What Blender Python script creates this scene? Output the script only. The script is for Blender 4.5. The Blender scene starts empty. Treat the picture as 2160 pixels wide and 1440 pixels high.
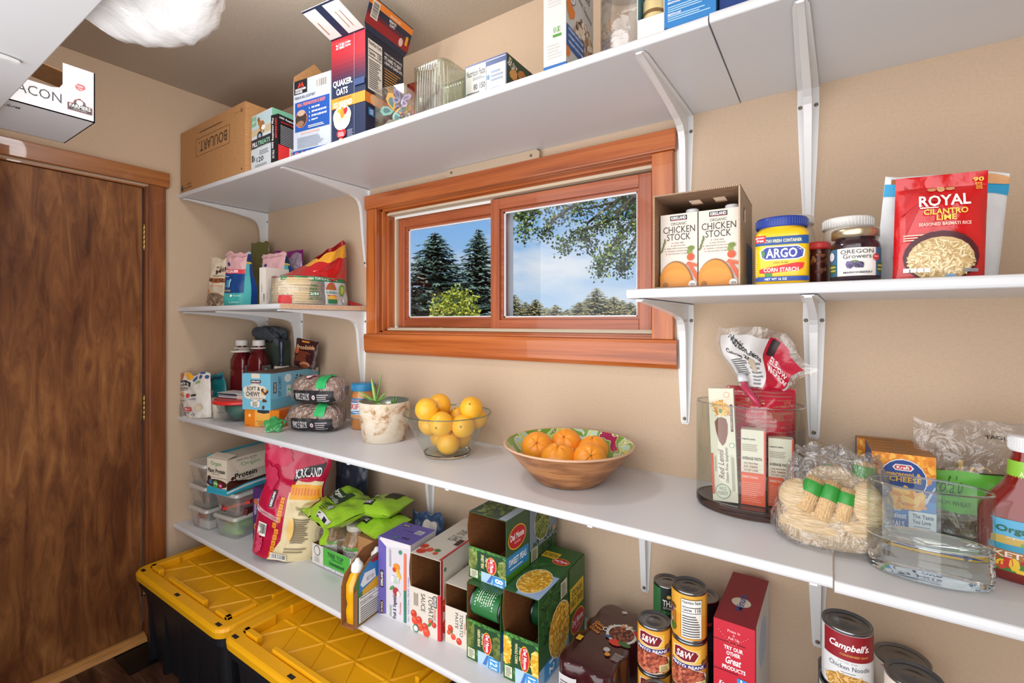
import bpy, bmesh, math, random
from mathutils import Vector, Matrix, noise
C = bpy.context.scene
COL = C.collection
R = math.radians
# ------------------------------------------------------------------ camera
cam = bpy.data.cameras.new('camera'); camo = bpy.data.objects.new('camera', cam); COL.objects.link(camo)
cam.sensor_width = 36.0; cam.lens = 1003.0 / 2160 * 36; cam.shift_y = -40.3 / 2160; cam.clip_start = 0.02; cam.clip_end = 400
camo.location = (2.557, -1.40, 1.42); camo.rotation_euler = (R(90), 0, R(33.68))
C.camera = camo
# ------------------------------------------------------------------ exposure
C.view_settings.view_transform = 'Standard'; C.view_settings.look = 'None'
C.view_settings.gamma = 1; C.view_settings.use_curve_mapping = False
C.view_settings.exposure = 0.24
# ------------------------------------------------------------------ sky
W = bpy.data.worlds.new('sky'); C.world = W; W.use_nodes = True
nt = W.node_tree; nt.nodes.clear()
def nd(t, k, **a):
    n = t.nodes.new(k)
    for x, y in a.items(): setattr(n, x, y)
    return n
_o = nd(nt, 'ShaderNodeOutputWorld'); _b = nd(nt, 'ShaderNodeBackground')
_tc = nd(nt, 'ShaderNodeTexCoord'); _sx = nd(nt, 'ShaderNodeSeparateXYZ')
_gr = nd(nt, 'ShaderNodeValToRGB'); _mp = nd(nt, 'ShaderNodeMapping'); _no = nd(nt, 'ShaderNodeTexNoise')
_cr = nd(nt, 'ShaderNodeValToRGB'); _mx = nd(nt, 'ShaderNodeMixRGB')
nt.links.new(_tc.outputs['Generated'], _sx.inputs[0]); nt.links.new(_sx.outputs['Z'], _gr.inputs[0])
e = _gr.color_ramp.elements; e[0].position = 0.0; e[0].color = (.62, .80, .98, 1); e[1].position = .55; e[1].color = (.10, .30, .78, 1)
x = e.new(.18); x.color = (.28, .55, .95, 1)
nt.links.new(_tc.outputs['Generated'], _mp.inputs[0]); _mp.inputs['Scale'].default_value = (1.6, 1.6, 5.2); _mp.inputs['Location'].default_value = (.35, .2, .45)
nt.links.new(_mp.outputs[0], _no.inputs[0]); _no.inputs['Scale'].default_value = 2.1; _no.inputs['Detail'].default_value = 7; _no.inputs['Roughness'].default_value = .55
nt.links.new(_no.outputs[0], _cr.inputs[0]); c = _cr.color_ramp.elements; c[0].position = .46; c[0].color = (0, 0, 0, 1); c[1].position = .66; c[1].color = (.85, .85, .85, 1)
nt.links.new(_cr.outputs[0], _mx.inputs[0]); nt.links.new(_gr.outputs[0], _mx.inputs[1]); _mx.inputs[2].default_value = (.93, .96, 1, 1)
nt.links.new(_mx.outputs[0], _b.inputs[0]); _b.inputs[1].default_value = 0.72; nt.links.new(_b.outputs[0], _o.inputs[0])
# ------------------------------------------------------------------ lamps
def lamp(name, kind, loc, rot, energy, color, **a):
    l = bpy.data.lights.new(name, kind); l.energy = energy; l.color = color
    for k, v in a.items(): setattr(l, k, v)
    o = bpy.data.objects.new(name, l); COL.objects.link(o); o.location = loc; o.rotation_euler = rot
    return o
lamp('sun', 'SUN', (0, 0, 20), (R(52), 0, R(25)), 3.2, (1, .95, .86), angle=R(.6))
lamp('ceiling_lamp_light', 'POINT', (1.35, -.76, 2.40), (0, 0, 0), 11.5, (.97, .98, 1), shadow_soft_size=.09)
lamp('added_fill_light', 'AREA', (1.95, -1.47, 1.30), (R(90), 0, 0), 38, (.95, .975, 1), shape='RECTANGLE', size=2.3, size_y=2.1)  # soft fill added behind the camera to brighten the shelves; no fixture stands there
# ------------------------------------------------------------------ materials
def lin(h):
    h = h.lstrip('#'); r = []
    if len(h) == 3: h = ''.join(k + k for k in h)
    for i in (0, 2, 4):
        c = int(h[i:i + 2], 16) / 255
        r.append(c / 12.92 if c <= .04045 else ((c + .055) / 1.055) ** 2.4)
    return (*r, 1)
_mc = {}
def M(col, rough=.45, metal=0.0, spec=.5, bump=0, bscale=60, coat=0, emit=0, sheen=0):
    k = (col, rough, metal, spec, bump, bscale, coat)
    if k in _mc: return _mc[k]
    m = bpy.data.materials.new('paint_' + col.strip('#')); m.use_nodes = True
    p = m.node_tree.nodes['Principled BSDF']
    p.inputs['Base Color'].default_value = lin(col); p.inputs['Roughness'].default_value = rough
    p.inputs['Metallic'].default_value = metal; p.inputs['Specular IOR Level'].default_value = spec
    p.inputs['Coat Weight'].default_value = coat; p.inputs['Coat Roughness'].default_value = .12
    if bump:
        t = m.node_tree; n = nd(t, 'ShaderNodeTexNoise'); b = nd(t, 'ShaderNodeBump'); tc = nd(t, 'ShaderNodeTexCoord')
        t.links.new(tc.outputs['Object'], n.inputs[0]); n.inputs['Scale'].default_value = bscale; n.inputs['Detail'].default_value = 3
        b.inputs['Strength'].default_value = bump; b.inputs['Distance'].default_value = .01
        t.links.new(n.outputs[0], b.inputs['Height']); t.links.new(b.outputs[0], p.inputs['Normal'])
    _mc[k] = m
    return m
def ramp_mat(name, cols, scale=(1, 1, 1), nscale=5, detail=6, distort=0, rough=.5, bump=.1, coat=0, kind='noise', rot=(0, 0, 0), spec=.5, bd=.005, lo=.3, hi=.7, nrough=.55):
    m = bpy.data.materials.new(name); m.use_nodes = True; t = m.node_tree; p = t.nodes['Principled BSDF']
    tc = nd(t, 'ShaderNodeTexCoord'); mp = nd(t, 'ShaderNodeMapping'); t.links.new(tc.outputs['Object'], mp.inputs[0])
    mp.inputs['Scale'].default_value = scale; mp.inputs['Rotation'].default_value = rot
    if kind == 'wave':
        n = nd(t, 'ShaderNodeTexWave'); n.inputs['Scale'].default_value = nscale; n.inputs['Distortion'].default_value = distort
        n.inputs['Detail'].default_value = detail; n.inputs['Detail Scale'].default_value = 1.5
    elif kind == 'vor':
        n = nd(t, 'ShaderNodeTexVoronoi'); n.inputs['Scale'].default_value = nscale
    else:
        n = nd(t, 'ShaderNodeTexNoise'); n.inputs['Scale'].default_value = nscale; n.inputs['Detail'].default_value = detail
        n.inputs['Distortion'].default_value = distort; n.inputs['Roughness'].default_value = nrough
    t.links.new(mp.outputs[0], n.inputs[0])
    cr = nd(t, 'ShaderNodeValToRGB'); el = cr.color_ramp.elements
    while len(el) > 1: el.remove(el[-1])
    for i, c in enumerate(cols):
        pos = lo + (hi - lo) * i / max(1, len(cols) - 1)
        if i == 0: el[0].position = pos; el[0].color = lin(c)
        else: q = el.new(pos); q.color = lin(c)
    t.links.new(n.outputs[0], cr.inputs[0]); t.links.new(cr.outputs[0], p.inputs['Base Color'])
    p.inputs['Roughness'].default_value = rough; p.inputs['Coat Weight'].default_value = coat; p.inputs['Specular IOR Level'].default_value = spec
    if bump:
        b = nd(t, 'ShaderNodeBump'); b.inputs['Strength'].default_value = bump; b.inputs['Distance'].default_value = bd
        t.links.new(n.outputs[0], b.inputs['Height']); t.links.new(b.outputs[0], p.inputs['Normal'])
    return m
def two_noise(m, cols, scale, nscale, fac=.5, lo=.35, hi=.65, detail=4):
    """multiplies a second, larger figure into the base colour"""
    t = m.node_tree; p = t.nodes['Principled BSDF']; src = p.inputs['Base Color'].links[0].from_socket
    tc = nd(t, 'ShaderNodeTexCoord'); mp = nd(t, 'ShaderNodeMapping'); mp.inputs['Scale'].default_value = scale
    n = nd(t, 'ShaderNodeTexNoise'); n.inputs['Scale'].default_value = nscale; n.inputs['Detail'].default_value = detail; n.inputs['Distortion'].default_value = .6
    cr = nd(t, 'ShaderNodeValToRGB'); e = cr.color_ramp.elements; e[0].position = lo; e[0].color = lin(cols[0]); e[1].position = hi; e[1].color = lin(cols[1])
    mx = nd(t, 'ShaderNodeMixRGB', blend_type='MULTIPLY'); mx.inputs[0].default_value = fac
    t.links.new(tc.outputs['Object'], mp.inputs[0]); t.links.new(mp.outputs[0], n.inputs[0]); t.links.new(n.outputs[0], cr.inputs[0])
    t.links.new(src, mx.inputs[1]); t.links.new(cr.outputs[0], mx.inputs[2]); t.links.new(mx.outputs[0], p.inputs['Base Color'])
    return m
def glass(name, col='#ffffff', rough=0.0, ior=1.45):
    m = bpy.data.materials.new(name); m.use_nodes = True; p = m.node_tree.nodes['Principled BSDF']
    p.inputs['Base Color'].default_value = lin(col); p.inputs['Transmission Weight'].default_value = 1
    p.inputs['Roughness'].default_value = rough; p.inputs['IOR'].default_value = ior
    return m
def film(name, col='#ffffff', gloss=.12, fm=.55, cover=.0, ccol='#ffffff', rough=.12, bump=.5, bscale=18):
    """thin clear sheet: mostly see-through, with crumpled highlights; cover = share of milky plastic"""
    m = bpy.data.materials.new(name); m.use_nodes = True; t = m.node_tree; t.nodes.clear()
    o = nd(t, 'ShaderNodeOutputMaterial'); tr = nd(t, 'ShaderNodeBsdfTransparent'); g = nd(t, 'ShaderNodeBsdfGlossy'); d = nd(t, 'ShaderNodeBsdfDiffuse')
    tr.inputs[0].default_value = lin(col); g.inputs['Roughness'].default_value = rough; d.inputs[0].default_value = lin(ccol)
    m1 = nd(t, 'ShaderNodeMixShader'); m2 = nd(t, 'ShaderNodeMixShader'); lw = nd(t, 'ShaderNodeLayerWeight'); lw.inputs[0].default_value = .35
    mm = nd(t, 'ShaderNodeMath', operation='MULTIPLY_ADD'); mm.inputs[1].default_value = fm; mm.inputs[2].default_value = gloss
    m1.inputs[0].default_value = cover
    t.links.new(tr.outputs[0], m1.inputs[1]); t.links.new(d.outputs[0], m1.inputs[2])
    t.links.new(lw.outputs['Facing'], mm.inputs[0]); t.links.new(mm.outputs[0], m2.inputs[0])
    t.links.new(m1.outputs[0], m2.inputs[1]); t.links.new(g.outputs[0], m2.inputs[2]); t.links.new(m2.outputs[0], o.inputs[0])
    if bump:
        tc = nd(t, 'ShaderNodeTexCoord'); n = nd(t, 'ShaderNodeTexNoise'); n.inputs['Scale'].default_value = bscale; n.inputs['Detail'].default_value = 4; n.inputs['Distortion'].default_value = 1.2
        b = nd(t, 'ShaderNodeBump'); b.inputs['Strength'].default_value = bump; b.inputs['Distance'].default_value = .03
        t.links.new(tc.outputs['Object'], n.inputs[0]); t.links.new(n.outputs[0], b.inputs['Height'])
        t.links.new(b.outputs[0], g.inputs['Normal']); t.links.new(b.outputs[0], lw.inputs['Normal']); t.links.new(b.outputs[0], d.inputs['Normal'])
    return m
WHITE = M('#d4d5d8', .35, bump=.02, bscale=300)
SHELF_E = M('#e6e4e0', .4)
METALW = M('#e4e4e4', .3, coat=.3)
CARD = ramp_mat('cardboard', ['#a87a4f', '#b98a5c'], (1, 1, 6), 40, rough=.85, bump=.05, spec=.15)
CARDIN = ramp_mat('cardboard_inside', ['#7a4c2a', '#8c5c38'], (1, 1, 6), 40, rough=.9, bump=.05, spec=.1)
GLASS = glass('clear_glass', '#f6fbfa')
PANE = film('window_pane_glass', gloss=.01, fm=.10, rough=.0, bump=0)
FILM = film('clear_film', gloss=.10)
HAZY = film('hazy_film', gloss=.10, cover=.18)
TIN = M('#8d8f92', .28, 1.0)
TIND = M('#5f6266', .35, 1.0)
TGL = film('thin_clear_glass', '#f2f8f6', gloss=.03, fm=.35, rough=.0, bump=0)
def hold(prof):
    out = [prof[0]]
    for p, q in zip(prof, prof[1:]):
        L = math.hypot(q[0] - p[0], q[1] - p[1])
        if L > .006:
            for t in (.0012 / L, 1 - .0012 / L): out.append((p[0] + (q[0] - p[0]) * t, p[1] + (q[1] - p[1]) * t))
        out.append(q)
    return out
# ------------------------------------------------------------------ mesh builder
class MB:
    def __init__(s): s.v = []; s.f = []; s.m = []; s.mats = []; s.sm = []
    def mi(s, mat):
        if mat not in s.mats: s.mats.append(mat)
        return s.mats.index(mat)
    def add(s, vs, fs, mat, smooth=False, X=None):
        b = len(s.v); i = s.mi(mat)
        s.v += [tuple(X @ Vector(v)) if X else tuple(v) for v in vs]
        s.f += [tuple(b + k for k in f) for f in fs]; s.m += [i] * len(fs); s.sm += [smooth] * len(fs)
        return s
    def box(s, a, b, mat, X=None):
        x0, y0, z0 = a; x1, y1, z1 = b
        return s.add([(x0, y0, z0), (x1, y0, z0), (x1, y1, z0), (x0, y1, z0), (x0, y0, z1), (x1, y0, z1), (x1, y1, z1), (x0, y1, z1)],
                     [(0, 3, 2, 1), (4, 5, 6, 7), (0, 1, 5, 4), (1, 2, 6, 5), (2, 3, 7, 6), (3, 0, 4, 7)], mat, False, X)
    def prism(s, poly, axis, a, b, mat, smooth=False, X=None):
        """poly of (p,q) swept along axis from a to b.  axis 'x': (y,z); 'y': (x,z); 'z': (x,y)"""
        mk = {'x': lambda p, q, t: (t, p, q), 'y': lambda p, q, t: (p, t, q), 'z': lambda p, q, t: (p, q, t)}[axis]
        n = len(poly); vs = [mk(p, q, a) for p, q in poly] + [mk(p, q, b) for p, q in poly]
        s.add(vs, [(i, (i + 1) % n, n + (i + 1) % n, n + i) for i in range(n)], mat, smooth, X)
        return s.add(vs, [tuple(range(n - 1, -1, -1)), tuple(range(n, 2 * n))], mat, False, X)
    def lathe(s, prof, mat, n=32, c=(0, 0, 0), sx=1, sy=1, smooth=True, X=None):
        vs = []
        if 'glass' in mat.name: prof = hold(prof)
        for r, z in prof:
            for k in range(n):
                a = 2 * math.pi * k / n; vs.append((c[0] + r * sx * math.cos(a), c[1] + r * sy * math.sin(a), c[2] + z))
        fs = [(i * n + k, i * n + (k + 1) % n, (i + 1) * n + (k + 1) % n, (i + 1) * n + k) for i in range(len(prof) - 1) for k in range(n)]
        s.add(vs, fs, mat, smooth, X)
        return s
    def tube(s, pts, rad, mat, n=8, X=None, smooth=True, flat=1.0):
        pts = [Vector(p) for p in pts]; k = len(pts); vs = []
        rad = rad if isinstance(rad, (list, tuple)) else [rad] * k
        up = Vector((0, 0, 1))
        for i, p in enumerate(pts):
            t = (pts[min(i + 1, k - 1)] - pts[max(i - 1, 0)]).normalized()
            a = t.cross(up)
            if a.length < .05: a = t.cross(Vector((0, 1, 0)))
            a.normalize(); b = a.cross(t)
            for j in range(n):
                w = 2 * math.pi * j / n; vs.append(p + a * math.cos(w) * rad[i] + b * math.sin(w) * rad[i] * flat)
        fs = [(i * n + j, i * n + (j + 1) % n, (i + 1) * n + (j + 1) % n, (i + 1) * n + j) for i in range(k - 1) for j in range(n)]
        fs += [tuple(range(n))[::-1], tuple(range((k - 1) * n, k * n))]
        return s.add(vs, fs, mat, smooth, X)
    def ball(s, c, r, mat, n=20, m=14, fn=None, X=None, smooth=True):
        r = r if isinstance(r, (list, tuple)) else (r, r, r)
        vs = []
        for i in range(m + 1):
            t = math.pi * i / m
            for j in range(n):
                a = 2 * math.pi * j / n
                d = Vector((math.sin(t) * math.cos(a), math.sin(t) * math.sin(a), -math.cos(t)))
                k = fn(d) if fn else 1
                vs.append((c[0] + d.x * r[0] * k, c[1] + d.y * r[1] * k, c[2] + d.z * r[2] * k))
        return s.add(vs, [(i * n + j, i * n + (j + 1) % n, (i + 1) * n + (j + 1) % n, (i + 1) * n + j) for i in range(m) for j in range(n)], mat, smooth, X)
    def grid(s, fn, nu, nv, mat, smooth=True, X=None):
        vs = [fn(i / nu, j / nv) for j in range(nv + 1) for i in range(nu + 1)]
        return s.add(vs, [(j * (nu + 1) + i, j * (nu + 1) + i + 1, (j + 1) * (nu + 1) + i + 1, (j + 1) * (nu + 1) + i) for j in range(nv) for i in range(nu)], mat, smooth, X)
    def build(s, name, parent=None, loc=None, rot=None, bevel=0, weld=False):
        me = bpy.data.meshes.new(name); me.from_pydata(s.v, [], s.f)
        for m in s.mats: me.materials.append(m)
        me.polygons.foreach_set('material_index', s.m); me.polygons.foreach_set('use_smooth', s.sm); me.update()
        if weld:
            bm = bmesh.new(); bm.from_mesh(me); bmesh.ops.remove_doubles(bm, verts=bm.verts, dist=1e-5); bm.to_mesh(me); bm.free()
        o = bpy.data.objects.new(name, me); COL.objects.link(o)
        if parent: o.parent = parent
        if loc: o.location = loc
        if rot is not None: o.rotation_euler = rot if isinstance(rot, (list, tuple)) else (0, 0, R(rot))
        if bevel:
            b = o.modifiers.new('bevel', 'BEVEL'); b.width = bevel; b.segments = 2; b.limit_method = 'ANGLE'; b.angle_limit = R(40)
        return o
def tag(o, label, cat, group=None):
    o['label'] = label; o['category'] = cat
    if group: o['group'] = group
    return o
def thing(name, label, cat, loc=(0, 0, 0), rot=0, group=None):
    o = bpy.data.objects.new(name, None); COL.objects.link(o); o.location = loc
    o.rotation_euler = rot if isinstance(rot, (list, tuple)) else (0, 0, R(rot)); o.empty_display_size = .02
    return tag(o, label, cat, group)
def struct(o): o['kind'] = 'structure'; return o
# ------------------------------------------------------------------ lettering
_gl = {}
def _prep():
    chars = ''.join(chr(i) for i in range(33, 127)) + '®'
    cu = bpy.data.curves.new('t', 'FONT'); ob = bpy.data.objects.new('t', cu); COL.objects.link(ob); cu.resolution_u = 2
    def ev(body, off):
        cu.body = body; cu.offset = off
        dg = bpy.context.evaluated_depsgraph_get(); dg.update()
        e = ob.evaluated_get(dg); me = e.to_mesh(); vs = [(v.co.x, v.co.y) for v in me.vertices]; fs = [tuple(p.vertices) for p in me.polygons]
        e.to_mesh_clear(); return vs, fs
    for bold in (0, 1):
        off = .022 if bold else 0.0
        bw = max(v[0] for v in ev('||', off)[0])
        for ch in chars:
            vs, fs = ev(ch, off); w = max(v[0] for v in ev('|' + ch + '|', off)[0]) - bw
            _gl[(ch, bold)] = (vs, fs, w)
        _gl[(' ', bold)] = ([], [], .33)
    bpy.data.objects.remove(ob); bpy.data.curves.remove(cu)
_prep()
class Art:
    """printing on a surface: all positions are shares of the face (0..1, 0..1)"""
    def __init__(s, mb, F, w, h, seg=None, step=.00012, seed=1):
        s.mb = mb; s.F = lambda u, v, o=0: F(min(1, max(0, u)), min(1, max(0, v)), o); s.w = w; s.h = h; s.seg = seg; s.o = .0002; s.step = step; s.rnd = random.Random(seed)
    flat = False
    def lay(s):
        if not s.flat: s.o += s.step
        return s.o
    def rect(s, x0, y0, x1, y1, c, rough=.45):
        o = s.lay(); m = c if not isinstance(c, str) else M(c, rough)
        if s.seg:
            nu = max(1, round((x1 - x0) * s.w / s.seg)); nv = max(1, round((y1 - y0) * s.h / s.seg))
        else: nu = nv = 1
        s.mb.grid(lambda a, b: s.F(x0 + (x1 - x0) * a, y0 + (y1 - y0) * b, o), nu, nv, m, bool(s.seg)); return s
    def poly(s, pts, c):
        o = s.lay(); m = c if not isinstance(c, str) else M(c)
        cx = sum(p[0] for p in pts) / len(pts); cy = sum(p[1] for p in pts) / len(pts); n = len(pts)
        if not s.seg:
            s.mb.add([s.F(cx, cy, o)] + [s.F(p[0], p[1], o) for p in pts], [(0, i + 1, (i + 1) % n + 1) for i in range(n)], m); return s
        L = lambda p, q: math.hypot((p[0] - q[0]) * s.w, (p[1] - q[1]) * s.h); fine = []
        for p, q in zip(pts, pts[1:] + pts[:1]):
            m_ = max(1, math.ceil(L(p, q) / s.seg)); fine += [(p[0] + (q[0] - p[0]) * t / m_, p[1] + (q[1] - p[1]) * t / m_) for t in range(m_)]
        pts = fine; n = len(pts); k = max(2, math.ceil(max(L(p, (cx, cy)) for p in pts) / s.seg)); vs = [s.F(cx, cy, o)]
        for r in range(1, k + 1):
            for p in pts: vs.append(s.F(cx + (p[0] - cx) * r / k, cy + (p[1] - cy) * r / k, o))
        fs = [(0, i + 1, (i + 1) % n + 1) for i in range(n)]
        for r in range(k - 1):
            for i in range(n): a = 1 + r * n + i; b = 1 + r * n + (i + 1) % n; fs.append((a, a + n, b + n, b))
        s.mb.add(vs, fs, m, True); return s
    def ell(s, cx, cy, rx, ry=None, c='#ffffff', n=20, rot=0, wob=0):
        if ry is None: ry = rx * s.w / s.h
        pts = []
        for i in range(n):
            a = 2 * math.pi * i / n; k = 1 + (wob * (s.rnd.random() - .5) if wob else 0)
            u, v = rx * s.w * math.cos(a) * k, ry * s.h * math.sin(a) * k
            if rot: u, v = u * math.cos(R(rot)) - v * math.sin(R(rot)), u * math.sin(R(rot)) + v * math.cos(R(rot))
            pts.append((cx + u / s.w, cy + v / s.h))
        return s.poly(pts, c)
    def grain(s, cx, cy, rx, ry, n, size, cols, asp=.6, top=1.0):
        """n small rounded pieces inside an ellipse (one layer)"""
        o = s.lay(); r = s.rnd
        for k in range(n):
            a = r.random() * 6.283; q = math.sqrt(r.random()); x = cx + rx * q * math.cos(a); y = cy + ry * q * math.sin(a) * (top if math.sin(a) > 0 else 1)
            c = cols[k % len(cols)]; m = M(c); t = r.random() * 3.14; sz = size * (.7 + .6 * r.random()); vs = []
            for i in range(7):
                b = 6.283 * i / 7; u = sz * math.cos(b); v = sz * asp * math.sin(b)
                vs.append(s.F(x + (u * math.cos(t) - v * math.sin(t)) / s.w, y + (u * math.sin(t) + v * math.cos(t)) / s.h, o + k * 2e-6))
            s.mb.add(vs, [tuple(range(7))], m)
        s.o += n * 2e-6; return s
    def text(s, t, x0, y0, x1, y1, c='#111111', bold=0, rot=0, it=0, keep=False):
        """text fitted into the rectangle; rot in 0, 90, -90, 180 or any small tilt in degrees"""
        o = s.lay() + (.0008 if s.seg and s.step > .00025 else 0); m = M(c) if isinstance(c, str) else c; adv = 0; vs = []; fs = []
        for ch in t:
            g = _gl.get((ch, bold)) or _gl[(' ', bold)]
            b = len(vs); vs += [(p[0] + adv + it * p[1], p[1]) for p in g[0]]; fs += [tuple(b + i for i in f) for f in g[1]]; adv += g[2]
        if not vs: return s
        ax = min(p[0] for p in vs); bx = max(p[0] for p in vs); ay = min(p[1] for p in vs); by = max(p[1] for p in vs)
        dx, dy = x1 - x0, y1 - y0; out = []
        for px, py in vs:
            a = (px - ax) / (bx - ax + 1e-9); b = (py - ay) / (by - ay + 1e-9)
            if rot == 90: u, v = x1 - b * dx, y0 + a * dy
            elif rot == -90: u, v = x0 + b * dx, y1 - a * dy
            elif rot == 180: u, v = x1 - a * dx, y1 - b * dy
            else:
                u, v = x0 + a * dx, y0 + b * dy
                if rot:
                    cx, cy = (x0 + x1) / 2, (y0 + y1) / 2; U, V = (u - cx) * s.w, (v - cy) * s.h
                    u = cx + (U * math.cos(R(rot)) - V * math.sin(R(rot))) / s.w; v = cy + (U * math.sin(R(rot)) + V * math.cos(R(rot))) / s.h
            out.append(s.F(u, v, o))
        s.mb.add(out, fs, m); return s
    def lines(s, x0, y0, x1, y1, n, c='#444444', vert=False, fill=.45, rag=.3):
        o = s.lay(); m = M(c)
        for i in range(n):
            L = 1 - rag * s.rnd.random()
            if vert:
                a = x0 + (x1 - x0) * i / n; b = a + (x1 - x0) / n * fill; p = (a, y0, b, y0 + (y1 - y0) * L)
            else:
                a = y0 + (y1 - y0) * i / n; b = a + (y1 - y0) / n * fill; p = (x0, a, x0 + (x1 - x0) * L, b)
            s.mb.grid(lambda u, v: s.F(p[0] + (p[2] - p[0]) * u, p[1] + (p[3] - p[1]) * v, o), 6 if s.seg else 1, 1, m)
        return s
    def barcode(s, x0, y0, x1, y1, vert=False):
        s.rect(x0, y0, x1, y1, '#eeeae2'); o = s.lay(); m = M('#1a1a1a'); t = .06
        while t < .92:
            w = s.rnd.choice((.015, .03, .045))
            if vert: q = (x0 + (x1 - x0) * .1, y0 + (y1 - y0) * t, x0 + (x1 - x0) * .9, y0 + (y1 - y0) * (t + w))
            else: q = (x0 + (x1 - x0) * t, y0 + (y1 - y0) * .18, x0 + (x1 - x0) * (t + w), y0 + (y1 - y0) * .9)
            s.mb.grid(lambda u, v: s.F(q[0] + (q[2] - q[0]) * u, q[1] + (q[3] - q[1]) * v, o), 1, 1, m); t += w + s.rnd.choice((.02, .035))
        return s
    def nutri(s, x0, y0, x1, y1, cal='', col='#f2efe8', ink='#1b1b1b', rows=9, rot=0):
        s.rect(x0, y0, x1, y1, ink); dx, dy = x1 - x0, y1 - y0; s.rect(x0 + dx * .02, y0 + dy * .01, x1 - dx * .02, y1 - dy * .01, col)
        s.text('Nutrition Facts', x0 + dx * .07, y1 - dy * .11, x1 - dx * .07, y1 - dy * .03, ink, 1)
        s.rect(x0 + dx * .05, y1 - dy * .21, x1 - dx * .05, y1 - dy * .19, ink)
        s.text('Calories', x0 + dx * .07, y1 - dy * .30, x0 + dx * .5, y1 - dy * .23, ink, 1)
        if cal: s.text(cal, x1 - dx * .35, y1 - dy * .31, x1 - dx * .07, y1 - dy * .22, ink, 1)
        s.rect(x0 + dx * .05, y1 - dy * .35, x1 - dx * .05, y1 - dy * .335, ink)
        s.lines(x0 + dx * .07, y0 + dy * .05, x1 - dx * .1, y1 - dy * .38, rows, '#555555'); return s
def front(w, d, h): return lambda u, v, o: (u * w, -o, v * h)
def right(w, d, h): return lambda u, v, o: (w + o, u * d, v * h)
def topf(w, d, h): return lambda u, v, o: (u * w, v * d, h + o)
def left(w, d, h): return lambda u, v, o: (-o, d - u * d, v * h)
def cylF(r, h, a0, a1, c=(0, 0, 0), z0=0, ry=None):
    """u runs from angle a0 to a1 (degrees, anticlockwise seen from above; -90 faces the room)"""
    ry = ry or r
    return lambda u, v, o: (c[0] + (r + o) * math.cos(R(a0 + (a1 - a0) * u)), c[1] + (ry + o) * math.sin(R(a0 + (a1 - a0) * u)), c[2] + z0 + v * h)
def pouchF(w, h, d, prof='stand', seed=0, cr=.004, side=-1, wf=None, topw=0.0, nsc=9):
    def F(u, v, o=0):
        b = max(0, 1 - abs(2 * u - 1) ** 3) ** .7
        if prof == 'stand': p = max(0, 1 - v) ** .55 if v > .12 else (.86 + .14 * (v / .12))
        elif prof == 'pillow': p = max(0, 1 - abs(2 * v - 1) ** 3.5) ** .6
        else: p = prof(v)
        k = wf(v) if wf else 1
        e = min(1, 6 * min(u, 1 - u)); q = Vector((u * w * nsc + seed * 7.3, v * h * nsc * 1.0, seed + side * 3.1))
        c = cr * (noise.noise(q * 3) + .3 * noise.noise(q * 5.3)) * (.35 + .65 * e) * 1.2
        z = v * h + (topw * noise.noise(Vector((u * 3.1, seed, 0))) * v * v)
        return ((u - .5) * w * k, side * (d / 2 * b * p + o) + c * (1 if side < 0 else -1), z)
    return F
def pouch(mb, w, h, d, mat, nx=44, nz=56, back=None, **k):
    F = pouchF(w, h, d, side=-1, **k); B = pouchF(w, h, d, side=1, **k)
    E = lambda u, v: F(u, v) if True else None
    def mid(u, v, G):
        x, y, z = G(u, v)
        t = min(u, 1 - u)
        if t < 1e-6 or (v > 1 - 1e-6): y = (F(u, v)[1] + B(u, v)[1]) / 2
        return (x, y, z)
    mb.grid(lambda u, v: mid(u, v, F), nx, nz, mat); mb.grid(lambda u, v: mid(1 - u, v, B), nx, nz, back or mat)
    n = nx; vs = [mid(i / n, 0, F) for i in range(n + 1)] + [mid(i / n, 0, B) for i in range(n + 1)]
    mb.add(vs, [(i, i + 1, n + 2 + i, n + 1 + i) for i in range(n)], mat)
    return F
def sqr(n, hw, hd, e=4):
    out = []
    for k in range(n):
        t = 2 * math.pi * k / n; c, s = math.cos(t), math.sin(t); q = (abs(c) ** e + abs(s) ** e) ** (-1 / e); out.append((hw * q * c, hd * q * s))
    return out
def loft(b, rings, mat, n, smooth=True, cap=True):
    vs = [(x, y, z) for pts, z in rings for x, y in pts]
    b.add(vs, [(i * n + k, i * n + (k + 1) % n, (i + 1) * n + (k + 1) % n, (i + 1) * n + k) for i in range(len(rings) - 1) for k in range(n)], mat, smooth)
    if cap: b.add(vs[:n], [tuple(range(n))[::-1]], mat); b.add(vs[-n:], [tuple(range(n))], mat)
# ================================================================== the room
def wall_mat(name, col, col2):
    m = ramp_mat(name, [col, col2], (1, 1, 1), 160, detail=3, rough=.75, bump=.28, bd=.004, spec=.3, lo=.2, hi=.8)
    return m
WALL = wall_mat('tan_textured_wall_paint', '#c2a98f', '#cbb299')
CEIL = wall_mat('textured_ceiling_paint', '#b3a493', '#bbad9c')
ZT = 2.525; WX = 3.55; WY = -1.52
WINX0, WINX1, WINZ0, WINZ1 = .915, 2.13, 1.372, 1.915
b = MB(); T = .16
b.box((-.1, 0, 0), (WINX0, T, ZT), WALL); b.box((WINX1, 0, 0), (WX + .1, T, ZT), WALL)
b.box((WINX0, 0, 0), (WINX1, T, WINZ0), WALL); b.box((WINX0, 0, WINZ1), (WINX1, T, ZT), WALL)
struct(b.build('wall_back'))
DY0, DY1, DZ = -1.30, -.536, 2.033
b = MB(); b.box((-.1, DY1, 0), (0, 0, ZT), WALL); b.box((-.1, WY, DZ), (0, DY1, ZT), WALL); b.box((-.1, WY, 0), (0, DY0, DZ), WALL)
struct(b.build('wall_left'))
b = MB(); b.box((-.1, WY - .1, 0), (WX + .1, WY, ZT), WALL); struct(b.build('wall_front'))
b = MB(); b.box((WX, WY, 0), (WX + .1, 0, ZT), WALL); struct(b.build('wall_right'))
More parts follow.
